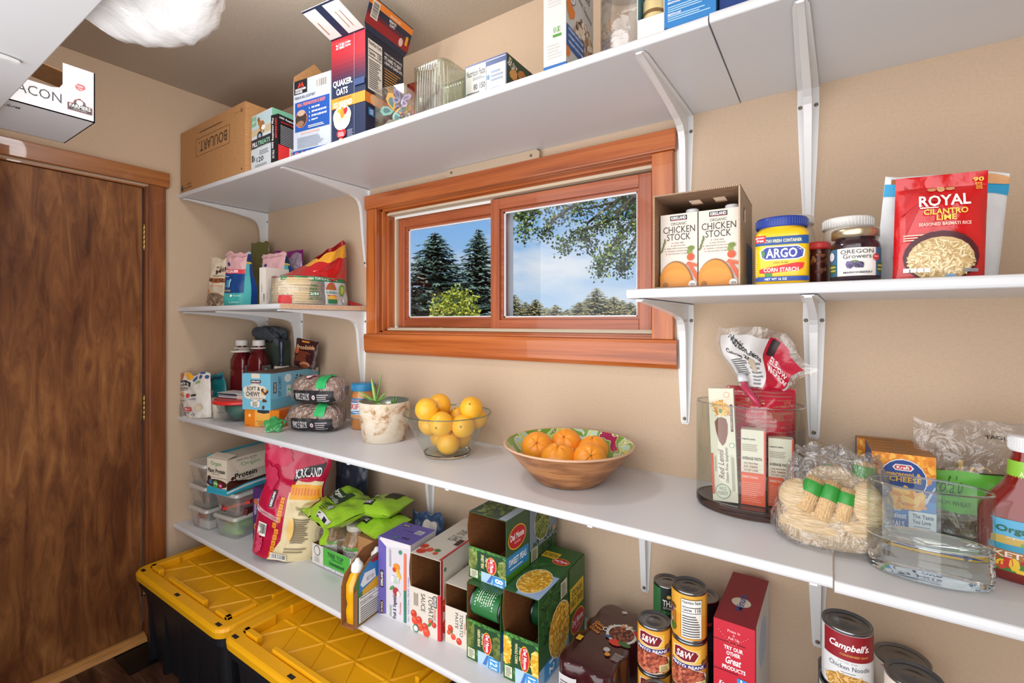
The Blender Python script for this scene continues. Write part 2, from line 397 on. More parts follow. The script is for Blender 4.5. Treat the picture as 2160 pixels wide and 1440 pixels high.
b = MB(); b.box((-.1, WY - .1, ZT), (WX + .1, T, ZT + .05), CEIL); struct(b.build('ceiling'))
FLOOR = ramp_mat('dark_plank_floor', ['#2c1a12', '#553828', '#785340'], (1.2, 9, 1), 3, detail=8, distort=.8, rough=.35, bump=.12)
two_noise(FLOOR, ('#6a5a50', '#ffffff'), (1, 6, 1), 2.2, .8)
b = MB(); y = WY - .1; i = 0
while y < T:
    x = -.4 + .31 * (i % 3)
    while x < WX + .1:
        x1 = min(x + .95, WX + .1); b.box((max(x, -.1), y, -.02), (x1 - .0015, min(y + .118, T), 0), FLOOR); x += .95
    y += .12; i += 1
b.box((-.1, WY - .1, -.03), (WX + .1, T, -.004), M('#0c0806'))
struct(b.build('floor'))
# ------------------------------------------------------------------ door
TRIMD = ramp_mat('brown_stained_trim', ['#7d481f', '#9c5f2c', '#b07238'], (6, 1.0, 30), 2.2, detail=7, distort=.5, rough=.38, bump=.05, coat=.2)
TRIMV = ramp_mat('brown_stained_trim_upright', ['#5e3216', '#7c4520', '#935627'], (12, 12, 1.0), 2.4, detail=7, distort=.6, rough=.38, bump=.05, coat=.2)
DOORM = ramp_mat('mottled_stained_door', ['#5e3820', '#80502c', '#9a6638', '#b0794a'], (7, 7, 1.3), 3.2, detail=9, distort=.9, rough=.5, bump=.04, coat=.0, lo=.3, hi=.72, nrough=.65, spec=.3)
two_noise(DOORM, ('#a08070', '#ffffff'), (2.2, 2.2, 1.1), 1.6, .75)
dr = bpy.data.objects.new('door_1', None); COL.objects.link(dr); dr.location = (0, DY1, 0); struct(dr)
b = MB(); b.box((-.052, DY0 - DY1 + .006, .03), (-.014, -.006, DZ - .008), DOORM); b.build('door_panel', dr, bevel=.001)
b = MB()
b.box((-.1, -.001, 0), (-.002, .0, DZ), TRIMV)
b.box((-.1, DY0 - DY1, 0), (-.001, DY0 - DY1 + .005, DZ), TRIMV); b.box((-.1, DY0 - DY1, DZ - .006), (-.001, 0, DZ), TRIMD)
b.box((-.1, 0, 0), (.003, .012, DZ), TRIMV)
b.build('door_jamb', dr)
b = MB(); b.box((0, .012, 0), (.016, .075, DZ + .008), TRIMV); b.box((0, DY0 - DY1 - .07, 0), (.016, DY0 - DY1 - .005, DZ + .008), TRIMV); b.build('side_casing', dr, bevel=.002)
b = MB(); b.box((0, DY0 - DY1 - .09, DZ + .008), (.022, .088, DZ + .075), TRIMD); b.build('head_casing', dr, bevel=.003)
THR = ramp_mat('oak_threshold', ['#8f5a2a', '#c08a4c', '#a86f38'], (40, 2, 40), 3, rough=.45, bump=.1)
b = MB(); b.prism([(-.1, 0), (-.1, .026), (.0, .026), (.022, .016), (.03, 0)], 'y', DY0 - DY1, -.001, THR); b.build('threshold', dr)
BRASS = M('#b09a6a', .3, 1.0)
for z0, z1 in ((1.75, 1.857), (.982, 1.088), (.19, .29)):
    b = MB(); n = 5
    for k in range(n):
        a = z0 + (z1 - z0) * k / n; b.lathe([(.0045, 0), (.0055, .001), (.0055, (z1 - z0) / n - .0025), (.0045, (z1 - z0) / n - .001)], BRASS, 12, (-.002, -.003, a))
    b.lathe([(.003, 0), (.0045, .002), (.001, .006)], BRASS, 10, (-.002, -.003, z1)); b.lathe([(.001, -.006), (.0045, -.002), (.003, 0)], BRASS, 10, (-.002, -.003, z0))
    b.box((-.012, -.012, z0), (-.0135, -.003, z1), BRASS)
    b.build('hinge', dr)
b = MB(); b.prism([(0, 0), (.013, 0), (.013, .075), (.006, .088), (0, .088)], 'y', DY1 + .075, 0, TRIMD)
struct(b.build('baseboard_left', bevel=.001))
b = MB(); b.prism([(0, 0), (-.013, 0), (-.013, .075), (-.006, .088), (0, .088)], 'x', 0, WX, TRIMD)
struct(b.build('baseboard_back', bevel=.001))
# ------------------------------------------------------------------ window
RW = ramp_mat('redwood_trim', ['#8a3f17', '#b5602c', '#c4713a'], (.7, 9, 22), 2.2, detail=6, distort=.5, rough=.3, bump=.03, coat=.35)
RWV = ramp_mat('redwood_trim_upright', ['#9a4a1c', '#b9632c', '#cc7a3e'], (20, 9, .8), 2.2, detail=6, distort=.4, rough=.3, bump=.03, coat=.35)
RWD = ramp_mat('redwood_sash', ['#8e4524', '#a85834', '#b66741'], (.9, 9, 24), 2.2, detail=6, distort=.5, rough=.35, bump=.03, coat=.3)
RWDV = ramp_mat('redwood_sash_upright', ['#8e4524', '#a85834', '#b66741'], (24, 9, .9), 2.2, detail=6, distort=.5, rough=.35, bump=.03, coat=.3)
TRK = M('#cdbfa6', .5)
wn = bpy.data.objects.new('window_1', None); COL.objects.link(wn); wn.location = (0, 0, 0); struct(wn)
b = MB(); b.box((.862, -.026, 1.912), (2.197, 0, 1.972), RW); b.build('head_casing', wn, bevel=.004)
for xa, xb in ((.868, .934), (2.126, 2.188)):
    b = MB(); b.box((xa, -.02, 1.37), (xb, 0, 1.912), RWV); b.build('side_casing', wn, bevel=.003)
b = MB(); b.prism([(0, 1.287), (-.018, 1.287), (-.026, 1.30), (-.028, 1.36), (-.024, 1.37), (0, 1.37)], 'x', .862, 2.199, RW); b.build('apron', wn, bevel=.002)
b = MB()   # jamb liner, stepped
for k, (i0, y0, y1) in enumerate(((.010, -.012, .014), (.022, .014, .036), (.034, .036, .15))):
    x0, x1, z0, z1 = WINX0 + i0, WINX1 - i0 * .6, WINZ0 + i0 * .55, WINZ1 - i0 * .55
    b.box((WINX0, y0, WINZ0), (x0, y1, WINZ1), RWV); b.box((x1, y0, WINZ0), (WINX1, y1, WINZ1), RWV)
    b.box((WINX0, y0, z1), (WINX1, y1, WINZ1), RW); b.box((WINX0, y0, WINZ0 - .002), (WINX1, y1, z0), RW)
b.build('jamb', wn, bevel=.0015)
b = MB()
b.box((.95, .028, 1.886), (2.112, .10, 1.896), TRK); b.box((.95, .028, 1.386), (2.112, .10, 1.3925), TRK); b.box((.950, .07, 1.39), (.962, .10, 1.89), TRK)
for yy in (.04, .072): b.box((.95, yy, 1.392), (2.112, yy + .004, 1.397), TRK)
b.build('track', wn)
b = MB(); b.box((.955, .066, 1.876), (1.50, .072, 1.888), M('#f2f2f0', .3)); b.build('white_track_edge', wn)
def sash(x0, x1, z0, z1, y0, fr, ft, fb, rr):
    s = MB(); y1 = y0 + .03
    s.box((x0, y0, z0), (x0 + fr, y1, z1), RWDV); s.box((x1 - rr, y0, z0), (x1, y1, z1), RWDV)
    s.box((x0 + fr, y0, z1 - ft), (x1 - rr, y1, z1), RWD); s.box((x0 + fr, y0, z0), (x1 - rr, y1, z0 + fb), RWD)
    o = s.build('sash', wn, bevel=.002)
    q = MB(); g = .009; a, c, e, f = x0 + fr, x1 - rr, z0 + fb, z1 - ft; yb = y0 + .012   # stepped glazing bead
    for (p, r) in (((a, yb, e), (a + g, yb + .012, f)), ((c - g, yb, e), (c, yb + .012, f)), ((a + g, yb, f - g), (c - g, yb + .012, f)), ((a + g, yb, e), (c - g, yb + .012, e + g))): q.box(p, r, RWD)
    g2 = .014; yb += .008; V = M('#f1f2f6', .3)
    for (p, r) in (((a, yb, e), (a + g2, yb + .006, f)), ((c - g2, yb, e), (c, yb + .006, f)), ((a, yb, f - g2), (c, yb + .006, f)), ((a, yb, e), (c, yb + .006, e + g2))): q.box(p, r, V)
    q.build('glazing_bead', o)
    q = MB(); q.box((a + .001, yb + .004, e + .001), (c - .001, yb + .0045, f - .001), PANE); q.build('pane', o)
sash(1.496, 2.106, 1.393, 1.881, .046, .040, .040, .036, .040)
sash(.962, 1.53, 1.398, 1.879, .082, .036, .040, .034, .03)
b = MB(); b.box((2.106, .05, 1.395), (2.113, .08, 1.88), M('#6b2f18')); b.build('side_channel', wn)
b = MB(); b.box((1.497, .128, 1.385), (1.53, .15, 1.9), M('#e8e8ea', .4)); b.build('screen_post', wn)
b = MB(); b.box((.962, .062, 1.3935), (.972, .069, 1.405), M('#f4f4f4', .3), None); b.build('sash_stop', wn)
# ================================================================== shelves
CHIP = ramp_mat('raw_chipboard', ['#b98a66', '#e0bb98', '#cfa57f'], (1, 1, 1), 160, rough=.9, bump=.2)
def shelf(name, x0, x1, zb, d, label, t=.02, side=-1, wall=0.0, ends=None):
    b = MB(); pr = [(wall, 0), (wall + side * (d - .004), 0)]
    for k in range(7):
        a = math.pi * k / 6; pr.append((wall + side * (d - .005 + .005 * math.sin(a)), t / 2 - t / 2 * math.cos(a)))
    pr += [(wall, t)]
    b.prism([(p[0], p[1] + zb) for p in pr], 'x', x0, x1, WHITE)
    if ends: b.box((x1, -d + .006, zb + .001), (x1 + .0008, -.001, zb + t - .001), CHIP)
    o = b.build(name, bevel=.0008); return tag(o, label, 'shelf')
shelf('wall_shelf', .001, 2.359, 2.006, .408, 'long white top shelf above the window with oat boxes, left of the dark seam')
shelf('wall_shelf', 2.3615, WX - .02, 2.009, .408, 'white top shelf board right of the dark seam, in the upper right corner')
shelf('wall_shelf', .001, .852, 1.471, .408, 'short white shelf left of the window with a raw chipboard end', ends=1)
shelf('wall_shelf', 2.19, WX - .02, 1.472, .40, 'white shelf right of the window carrying chicken stock and rice')
shelf('wall_shelf', .001, 2.5625, .958, .408, 'long white middle shelf with the fruit bowls and bread')
shelf('wall_shelf', 2.565, WX - .02, .954, .412, 'white middle shelf board under the oval glass vase')
shelf('wall_shelf', .001, WX - .02, .455, .426, 'long white bottom shelf with boxes and cans just above the yellow lids')
shelf('wall_shelf', .03, 2.6, 2.006, .43, 'white shelf seen from below in the upper left corner, over the door', side=1, wall=WY)
# ------------------------------------------------------------------ brackets
def bracket_proto():
    L, H = .385, .335
    rib = MB(); pr = [(0, 0), (-L, 0), (-L, -.005), (-.30, -.012)]
    pr += [(-.16, -.026), (-.09, -.036), (-.062, -.044), (-.046, -.056), (-.037, -.075), (-.032, -.10), (-.024, -.20), (-.012, -.30), (-.007, -H), (0, -H)]
    vs = []; n = len(pr)
    def hw(p):   # half width of the rib along its run
        q = max(-p[0] / L, -p[1] / H); return .0095 - .0035 * q
    for sx in (-1, 1):
        for p in pr: vs.append((sx * hw(p), p[0], p[1]))
    rib.add(vs, [(i, (i + 1) % n, n + (i + 1) % n, n + i) for i in range(n)] , METALW)
    # sides triangulated as a strip between outer contour and the corner line
    for sx, off in ((-1, 0), (1, n)):
        top = [(0, 0)] ; rib.add([vs[off + i] for i in range(n)], [(0, i, i + 1) if sx < 0 else (0, i + 1, i) for i in range(1, n - 1)], METALW)
    fl = MB(); t = .0018
    fl.prism([(-.023, 0), (.023, 0), (.0235, -.05), (.019, -.18), (.0115, -H + .004), (.008, -H - .004), (-.008, -H - .004), (-.0115, -H + .004), (-.019, -.18), (-.0235, -.05)], 'y', -t, 0, METALW)
    fl.prism([(-.023, 0), (.023, 0), (.022, -.08), (.014, -L + .01), (.009, -L - .008), (-.009, -L - .008), (-.014, -L + .01), (-.022, -.08)], 'z', -t, 0, METALW)
    fl.box((-.006, -L - .010, -.0055), (.006, -L + .004, -.0005), METALW)
    return rib, fl
_rib, _fl = bracket_proto()
def screw_mb():
    s = MB(); s.lathe([(.0048, 0), (.0046, .0014), (.0026, .0024), (.0014, .0016), (.0002, .0012)], M('#7c7264', .35, 1.0), 12); return s
_sc = None; _br = None
def bracket(x, z, label, wall=0.0, flip=False):
    global _br
    if _br is None:
        o = thing('shelf_bracket', label, 'bracket'); _br = o
        _rib.build('rib', o, bevel=.0015); _fl.build('flange', o)
        for p in ((-.017, -.0018, -.045), (.017, -.0018, -.045), (0, -.010, -.322)):
            screw_mb().build('screw', o, loc=p, rot=(R(90), 0, 0))
    else:
        o = _br.copy(); COL.objects.link(o)
        for ch in list(_br.children):
            c = ch.copy(); COL.objects.link(c); c.parent = o
    o.location = (x, wall, z); o.rotation_euler = (0, 0, math.pi if flip else 0)
    tag(o, label, 'bracket', 'white metal shelf brackets'); return o
for x, t in ((.028, 'white bracket under the top shelf in the far room corner'), (.848, 'white bracket under the top shelf at the left edge of the window'), (2.216, 'white bracket under the top shelf at the right edge of the window'), (2.514, 'glossy white bracket under the top shelf beyond the seam, right of the window')): bracket(x, 2.004, t)
for x, t in ((.028, 'white bracket in the corner under the short left shelf'), (.345, 'middle white bracket under the short left shelf'), (.825, 'white bracket under the chipboard end of the short left shelf')): bracket(x, 1.469, t)
for x, t in ((2.217, 'white bracket beside the window trim under the chicken stock shelf'), (2.526, 'white bracket under the shelf with the corn starch tub, between glass container and noodle bag')): bracket(x, 1.470, t)
for x, t in ((.028, 'white bracket hidden in the corner under the middle shelf'), (.840, 'white bracket under the middle shelf behind the large chip bag'), (1.236, 'white bracket under the middle shelf behind the purple box'), (1.668, 'white bracket under the middle shelf behind the peas box'), (2.101, 'white bracket under the middle shelf above the dark green can'), (2.534, 'bluish white bracket under the seam of the middle shelf, left of the soup can')): bracket(x, .956, t)
for x, t in ((.028, 'white bracket in the corner under the bottom shelf'), (.43, 'white bracket tip under the bottom shelf above the first yellow lid'), (.884, 'white bracket tip under the bottom shelf above the gap between yellow lids'), (1.3, 'white bracket under the bottom shelf above the second yellow lid')): bracket(x, .453, t)
bracket(1.046, 2.004, 'white bracket under the shelf in the upper left corner', WY, True)
b = MB(); b.prism([(1.338, 1.974), (1.745, 1.967), (1.748, 1.995), (1.735, 2.005), (1.34, 2.005)], 'y', -.02, 0, M('#bfa88e', .7))
o = b.build('wood_cleat', bevel=.001); tag(o, 'thin tan wooden cleat on the wall between top shelf and window', 'cleat')
for x, z in ((1.36, 1.990), (1.715, 1.986)):
    screw_mb().build('screw', o, loc=(x, -.0205, z), rot=(R(90), 0, 0))
# ------------------------------------------------------------------ bins
YEL = M('#e0a008', .42); BLK = M('#14151a', .45)
def tote(x0, y0, w, d, H, label):
    """black tote with a yellow snap lid; x0,y0 = left front corner of the lid"""
    o = thing('storage_tote', label, 'storage box', (x0, y0, 0), 0, 'black totes with yellow lids')
    def rr(w, d, r, i, n=5):
        pts = []
        for cx, cy, a0 in ((w - r - i, r + i, -90), (w - r - i, d - r - i, 0), (r + i, d - r - i, 90), (r + i, r + i, 180)):
            for k in range(n + 1): a = R(a0 + 90 * k / n); pts.append((cx + r * math.cos(a), cy + r * math.sin(a)))
        return pts
    def loft(mb, rings, mat, cap0=True, cap1=True):
        n = len(rings[0][0]); vs = []
        for pts, z in rings: vs += [(p[0], p[1], z) for p in pts]
        mb.add(vs, [(i * n + k, i * n + (k + 1) % n, (i + 1) * n + (k + 1) % n, (i + 1) * n + k) for i in range(len(rings) - 1) for k in range(n)], mat, False)
        if cap0: mb.add(vs[:n], [tuple(range(n))[::-1]], mat)
        if cap1: mb.add(vs[-n:], [tuple(range(n))], mat)
    b = MB(); loft(b, [(rr(w, d, .03, .055), 0), (rr(w, d, .035, .028), H - .07), (rr(w, d, .035, .012), H - .068), (rr(w, d, .035, .012), H - .03)], BLK)
    for k in range(5):   # ribs
        xx = .09 + (w - .18) * k / 4; b.prism([(xx - .012, 0), (xx + .012, 0), (xx + .009, H - .07), (xx - .009, H - .07)], 'y', .032, .06, BLK)
    b.build('bin', o, bevel=.002)
    b = MB(); r = .05
    loft(b, [(rr(w, d, r, .002), H - .034), (rr(w, d, r, 0), H - .012), (rr(w, d, r, .004), H - .003), (rr(w, d, r, .010), H), (rr(w, d, r - .012, .046), H), (rr(w, d, r - .02, .052), H - .022)], YEL, True, True)
    z = H - .022
    # raised rim pieces inside the recess, open at the middle of each side
    def bar(x0, y0, x1, y1, h=.022): b.box((x0, y0, z), (x1, y1, z + h + .010), YEL)
    bar(.05, .05, .07, d * .30); bar(.05, .05, w * .18, .07); bar(w * .30, .05, w * .70, .068); bar(w * .82, .05, w - .05, .07); bar(w - .07, .05, w - .05, d * .30)
    bar(.05, d * .42, .066, d - .05); bar(w - .066, d * .42, w - .05, d - .05); bar(.05, d - .07, w - .05, d - .05)
    # web of ribs
    def rib(p, q, wd=.006, h=.0035):
        p = Vector((*p, z)); q = Vector((*q, z)); t = (q - p); nn = Vector((-t.y, t.x, 0)).normalized() * wd
        b.add([p - nn, p + nn, q + nn, q - nn] + [v + Vector((0, 0, h)) for v in (p - nn * .5, p + nn * .5, q + nn * .5, q - nn * .5)], [(0, 1, 5, 4), (1, 2, 6, 5), (2, 3, 7, 6), (3, 0, 4, 7), (4, 5, 6, 7)], YEL)
    ix0, ix1, iy0, iy1 = .07, w - .07, .07, d - .07
    for k in range(-1, 5):
        xa = ix0 + (ix1 - ix0) * k / 4; L = (iy1 - iy0)
        for sg in (1, -1):
            p = [xa, iy0]; q = [xa + sg * L * .62, iy1]
            def clip(p, q):
                if p[0] < ix0: t = (ix0 - p[0]) / (q[0] - p[0]) if q[0] != p[0] else 0; p = [ix0, p[1] + t * (q[1] - p[1])]
                if p[0] > ix1: t = (ix1 - p[0]) / (q[0] - p[0]); p = [ix1, p[1] + t * (q[1] - p[1])]
                if q[0] > ix1: t = (ix1 - p[0]) / (q[0] - p[0]); q = [ix1, p[1] + t * (q[1] - p[1])]
                if q[0] < ix0: t = (ix0 - p[0]) / (q[0] - p[0]); q = [ix0, p[1] + t * (q[1] - p[1])]
                return p, q
            if max(p[0], q[0]) > ix0 and min(p[0], q[0]) < ix1: p, q = clip(p, q); rib(p, q)
    rib((ix0, (iy0 + iy1) * .36), (ix1, (iy0 + iy1) * .36)); rib((ix0, (iy0 + iy1) * .72), (ix1, (iy0 + iy1) * .72))
    lid = b.build('lid', o, bevel=.0025)
    for fx in (.07, .5, .93):
        q = MB(); q.prism([(w * fx - .014, .017), (w * fx + .014, .017), (w * fx + .014, .03), (w * fx - .014, .03)], 'z', H - .004, H + .0008, M('#0d0d0d', .6)); q.build('hasp_hole', lid)
    return o
tote(.092, -.615, .755, .52, .372, 'black storage tote with yellow lid standing beside the brown door')
tote(.856, -.615, .755, .52, .372, 'black storage tote with yellow lid on the right, under the boxes of tomato sauce')
# ================================================================== goods on the top shelf
def carton(name, label, cat, x, y, z, rot, w, d, h, col, group=None, openf=None, inner=None, empty=False):
    """returns (object-or-empty, MB, faces) ; MB is built by fin()"""
    b = MB(); mat = M(col) if isinstance(col, str) else col; inn = inner or CARDIN; t = .0014
    if openf is None: b.box((0, 0, 0), (w, d, h), mat)
    else:   # open front above height openf
        for a, c in (((0, 0, 0), (w, d, t)), ((0, 0, h - t), (w, d, h)), ((0, 0, t), (t, d, h - t)), ((w - t, 0, t), (w, d, h - t)), ((t, d - t, t), (w - t, d, h - t)), ((t, 0, t), (w - t, t, openf))): b.box(a, c, mat)
        for a, c in (((t, t, t), (t * 1.6, d - t, h - t)), ((w - t * 1.6, t, t), (w - t, d - t, h - t)), ((t, d - t * 1.6, t), (w - t, d - t, h - t)), ((t, t, t), (w - t, d - t, t * 1.6)), ((t, t, h - t * 1.6), (w - t, d - t, h - t)), ((t, t, t), (w - t, t * 1.6, openf - .001))): b.box(a, c, inn)
    return b
def A(b, face, w, d, h, seed=1):
    F = {'f': front, 'r': right, 't': topf, 'l': left}[face](w, d, h)
    W_, H_ = {'f': (w, h), 'r': (d, h), 't': (w, d), 'l': (d, h)}[face]
    return Art(b, F, W_, H_, seed=seed)
def put(b, name, label, cat, x, y, z, rot=0, group=None, bevel=0):
    o = b.build(name, loc=(x, y, z), rot=rot, bevel=bevel); return tag(o, label, cat, group)
Z = 2.0262
# BOULART carton
w, d, h = .594, .34, .282; b = carton('', '', '', 0, 0, 0, 0, w, d, h, CARD); a = A(b, 'f', w, d, h); K = '#2a2018'
for q in ((.27, .50, .79, .506), (.27, .775, .79, .781), (.27, .5, .273, .781), (.787, .5, .79, .781)): a.rect(*q, K)
a.text('BOULART.', .32, .56, .75, .72, K, rot=180); a.text('------------------------------', .33, .86, .68, .875, K); a.text('recycle', .87, .885, .93, .90, K)
a.ell(.955, .895, .013, c=K); a.ell(.955, .895, .010, c='#b28456'); a.rect(.95, .88, .957, .91, K)
a.poly([(.02, .03), (.05, .03), (.05, .085), (.04, .11), (.04, .13), (.03, .13), (.03, .11), (.02, .085)], K); a.text('LA POTS', .11, .105, .19, .13, K); a.text('07BOUL1000000', .06, .05, .20, .075, K)
b.box((.0, .0, h), (w, d, h + .001), CARD); b.box((w - .03, -.001, .012), (w - .024, 0, .02), M(K))
put(b, 'cardboard_carton', 'large brown cardboard carton with upside-down black lettering at the far left of the top shelf', 'box', .012, -.40, Z, -.5)
# pill treats box
w, d, h = .155, .10, .222; b = carton('', '', '', 0, 0, 0, 0, w, d, h, '#cfd6da'); a = A(b, 'f', w, d, h, 3)
a.rect(0, .62, 1, .98, '#b9d0d6'); a.rect(0, .62, 1, .74, '#c9b894'); a.rect(0, .80, .24, .98, '#7fb59b'); a.text('ZESTY', .03, .86, .2, .9, '#e8f4ee', 1)
a.ell(.52, .76, .13, .09, '#a5713c'); a.ell(.40, .83, .07, .06, '#a5713c', rot=40); a.ell(.36, .89, .06, .04, '#8a5a30'); a.rect(.44, .63, .48, .74, '#a5713c'); a.rect(.58, .63, .62, .74, '#8a5a30'); a.ell(.60, .72, .10, .045, '#eceff0'); a.text('GRAVY', .54, .71, .66, .735, '#444')if 0 else None
a.rect(0, .40, 1, .56, '#2a2b3c'); a.ell(.42, .59, .13, .085, '#2a2b3c'); a.ell(.42, .60, .06, .03, '#8fb8d8'); a.text('WILDER', .35, .565, .5, .585, '#ffffff')
a.text('PILL', .06, .425, .32, .505, '#f4f4f4', 1); a.text('TREATS', .33, .425, .93, .505, '#8fd0a8', 1); a.text('HICKORY FORMULA', .30, .38, .9, .405, '#e0e0e0')
a.rect(0, 0, 1, .38, '#c9d2d8'); a.text('120', .28, .13, .62, .22, '#20242c', 1); a.lines(.42, .25, .9, .34, 3, '#6a7078'); a.lines(.2, .05, .9, .10, 2, '#6a7078'); a.rect(.04, .16, .13, .28, '#3a3f48'); a.rect(.16, .16, .2, .24, '#3a3f48')
a = A(b, 'r', w, d, h); a.rect(0, .86, .9, 1, '#78b697'); a.rect(0, 0, 1, .86, '#40414a'); a = A(b, 't', w, d, h); a.rect(0, 0, 1, 1, '#c4ccd0')
put(b, 'pet_treat_box', 'white and dark pill treats box with a brown dog picture beside the brown carton', 'box', .618, -.385, Z, -1.5)
# respirator box
w, d, h = .040, .115, .179; b = carton('', '', '', 0, 0, 0, 0, w, d, h, '#17171b'); a = A(b, 'f', w, d, h)
a.text('N95 Respirator Plus', .12, .30, .42, .94, '#e9e9e9', 1, rot=90); a.text('BREATHING SAFETY', .58, .50, .82, .93, '#e0383a', 1, rot=90); a.text('3M PRO', .2, .08, .5, .26, '#e9e9e9', rot=90)
a = A(b, 'r', w, d, h); a.text('N95 Respirator Plus', .05, .90, .95, .96, '#e9e9e9', 1); a.text('QUALITY PROTECTION', .1, .83, .95, .87, '#e0383a', 1); a.lines(.08, .38, .92, .80, 12, '#9a9aa0')
a.rect(0, 0, .42, .36, '#e0383a'); a.rect(.42, 0, 1, .36, '#dcd8d4'); a.lines(.48, .06, .95, .3, 5, '#b0343a')
put(b, 'respirator_box', 'narrow black respirator box with white and red lettering on the top shelf', 'box', .794, -.405, Z, 8)
# freeze dried meal box
w, d, h = .190, .155, .276; o = thing('meal_box', 'open white and blue camping meals box with a raised brown flap, left of the oats', 'box', (.918, -.390, Z), 7)
b = carton('', '', '', 0, 0, 0, 0, w, d, h, '#b4bcc8', openf=h - .0015); a = A(b, 'f', w, d, h)
a.rect(.02, .82, .38, 1, '#1c1c20'); a.poly([(.12, .90), (.17, .975), (.205, .93), (.24, .975), (.30, .90), (.27, .90), (.235, .94), (.205, .905), (.18, .94), (.15, .90)], '#d8392f'); a.text('MOUNTAIN', .06, .865, .34, .895, '#fff', 1); a.text('HOUSE', .06, .83, .25, .86, '#fff', 1)
a.barcode(.6, .82, .93, .95); a.text('PREMIUM MEAL ASSORTMENT', .05, .75, .6, .785, '#2b2f3a'); a.rect(.05, .32, .97, .71, '#1f4f9e'); a.text('MEAL PREPARATION IS EASY!', .12, .645, .86, .69, '#ee7b4a', 1)
a.ell(.22, .48, .165, c='#ee7b4a'); a.ell(.22, .48, .155, c='#3a3230'); a.ell(.22, .56, .11, .04, '#b59c86'); a.ell(.2, .42, .1, .04, '#8a6a54')
for k, s in enumerate(('BOIL WATER', 'OPEN POUCH AND ADD WATER', 'ZIP POUCH CLOSED AND WAIT', 'ENJOY!')): a.text(str(k + 1) + '.', .44, .585 - .055 * k, .47, .61 - .055 * k, '#fff', 1); a.text(s, .51, .585 - .055 * k, .6 + .0125 * len(s), .61 - .055 * k, '#fff', 1)
a.lines(.42, .34, .92, .38, 2, '#dfe6f4'); a.text('JUST THE GOOD STUFF INSIDE', .22, .27, .72, .295, '#ee8b5a', 1); a.lines(.12, .10, .9, .25, 6, '#8e98a8'); a.rect(0, 0, 1, .07, '#1f4f9e'); a.text('RAS', .06, .0, .45, .05, '#ee7b4a', 1)
b.build('body', o)
for (p, rz, c1) in (((-.002, 0, h), 0, 0),):
    f = MB(); f.prism([(0, 0), (.155, 0), (.150, .075), (.075, .10), (0, .02)], 'x', -.001, .001, CARD, X=Matrix.Rotation(R(0), 4, 'X')); f.build('flap', o, loc=(0, .0, h), rot=(0, R(12), 0))
f = MB(); f.box((0, 0, 0), (w, .0015, .05), M('#d8dadc')); f.build('flap', o, loc=(0, d, h), rot=(R(-25), 0, 0))
# oats box
w, d, h = .155, .185, .353; o = thing('oats_box', 'tall red and navy oats box with both top flaps open', 'box', (1.142, -.388, Z), 6)
b = carton('', '', '', 0, 0, 0, 0, w, d, h, '#212c48', openf=h - .0015)
RED = '#a8202a'; ORG = '#ee8a35'
for fc, s0, s1 in (('f', 0, 1), ('r', 0, 1)):
    a = A(b, fc, w, d, h, 5)
    if fc == 'f':
        for k in range(10): a.rect(0, .58 + .042 * k, 1, 1, ['#3a2440', '#4c2138', '#5e2034', '#701f31', '#82202e', '#90202c', '#9a202b', RED, RED, RED][k])
        a.rect(0, .335, 1, .435, ORG); a.text('OLD FASHIONED', .05, .345, .62, .395, '#fff6e8', 1); a.text('100% WHOLE GRAIN', .2, .405, .6, .42, '#7a2a18')
        a.text('2', .14, .90, .2, .945, '#fff', 1); a.text('5 LB', .26, .925, .38, .95, '#fff', 1); a.text('BAGS', .26, .895, .38, .92, '#fff', 1); a.text('110+', .44, .925, .58, .95, '#fff', 1); a.text('SERVINGS', .44, .9, .58, .915, '#fff', 1); a.rect(.23, .895, .235, .95, '#fff'); a.rect(.41, .895, .415, .95, '#fff')
        a.text('QUAKER.', .06, .53, .64, .60, '#fff', 1); a.text('OATS', .16, .455, .50, .52, '#fff', 1)
        a.ell(.33, .25, .27, .10, '#f3ead8'); a.ell(.33, .215, .25, .10, '#e6dac4'); a.ell(.33, .265, .235, .075, '#dcc8a2'); a.grain(.33, .265, .21, .065, 70, .006, ['#e8d8b4', '#cdb58a', '#f2e6c8']); a.grain(.36, .29, .1, .03, 9, .012, ['#e4812e', '#d8343a', '#f09a3a', '#c8242c'])
        a.ell(.26, .085, .085, c='#d8252d'); a.ell(.37, .085, .085, c='#d8252d'); a.poly([(.18, .08), (.45, .08), (.315, .015)], '#d8252d'); a.lines(.22, .06, .42, .105, 3, '#f6d8d8'); a.ell(.29, .025, .05, .014, '#d9b37c'); a.lines(.5, .03, .68, .11, 7, '#8e96ac')
        a.rect(.70, 0, .703, 1, '#c8ccd8'); a.rect(.703, .5, 1, .56, '#33466e')
    else:
        a.rect(0, .335, 1, .43, ORG); a.rect(0, .43, 1, 1, '#1a2238'); a.nutri(.05, .46, .42, .94, '150', rows=14)
        a.text('WHEN IT COMES TO NUTRITION,', .47, .885, .96, .91, '#e8e8ec', 1); a.text("IT'S HARD TO BEAT", .47, .835, .93, .875, '#fff', 1); a.text('A BOWL OF QUAKER OATS.', .47, .79, .96, .825, '#fff', 1); a.lines(.47, .56, .93, .77, 8, '#c4924c'); a.text('OLD FASHIONED', .47, .5, .85, .535, '#fff', 1)
        a.ell(.2, .38, .1, c='#f6c08a'); a.rect(.06, .22, .2, .29, '#2f7fc0'); a.text('CE', .09, .235, .17, .275, '#fff', 1); a.lines(.24, .2, .6, .29, 5, '#aab2c4'); a.rect(.05, 0, .6, .05, '#e7e2d8')
b.build('body', o)
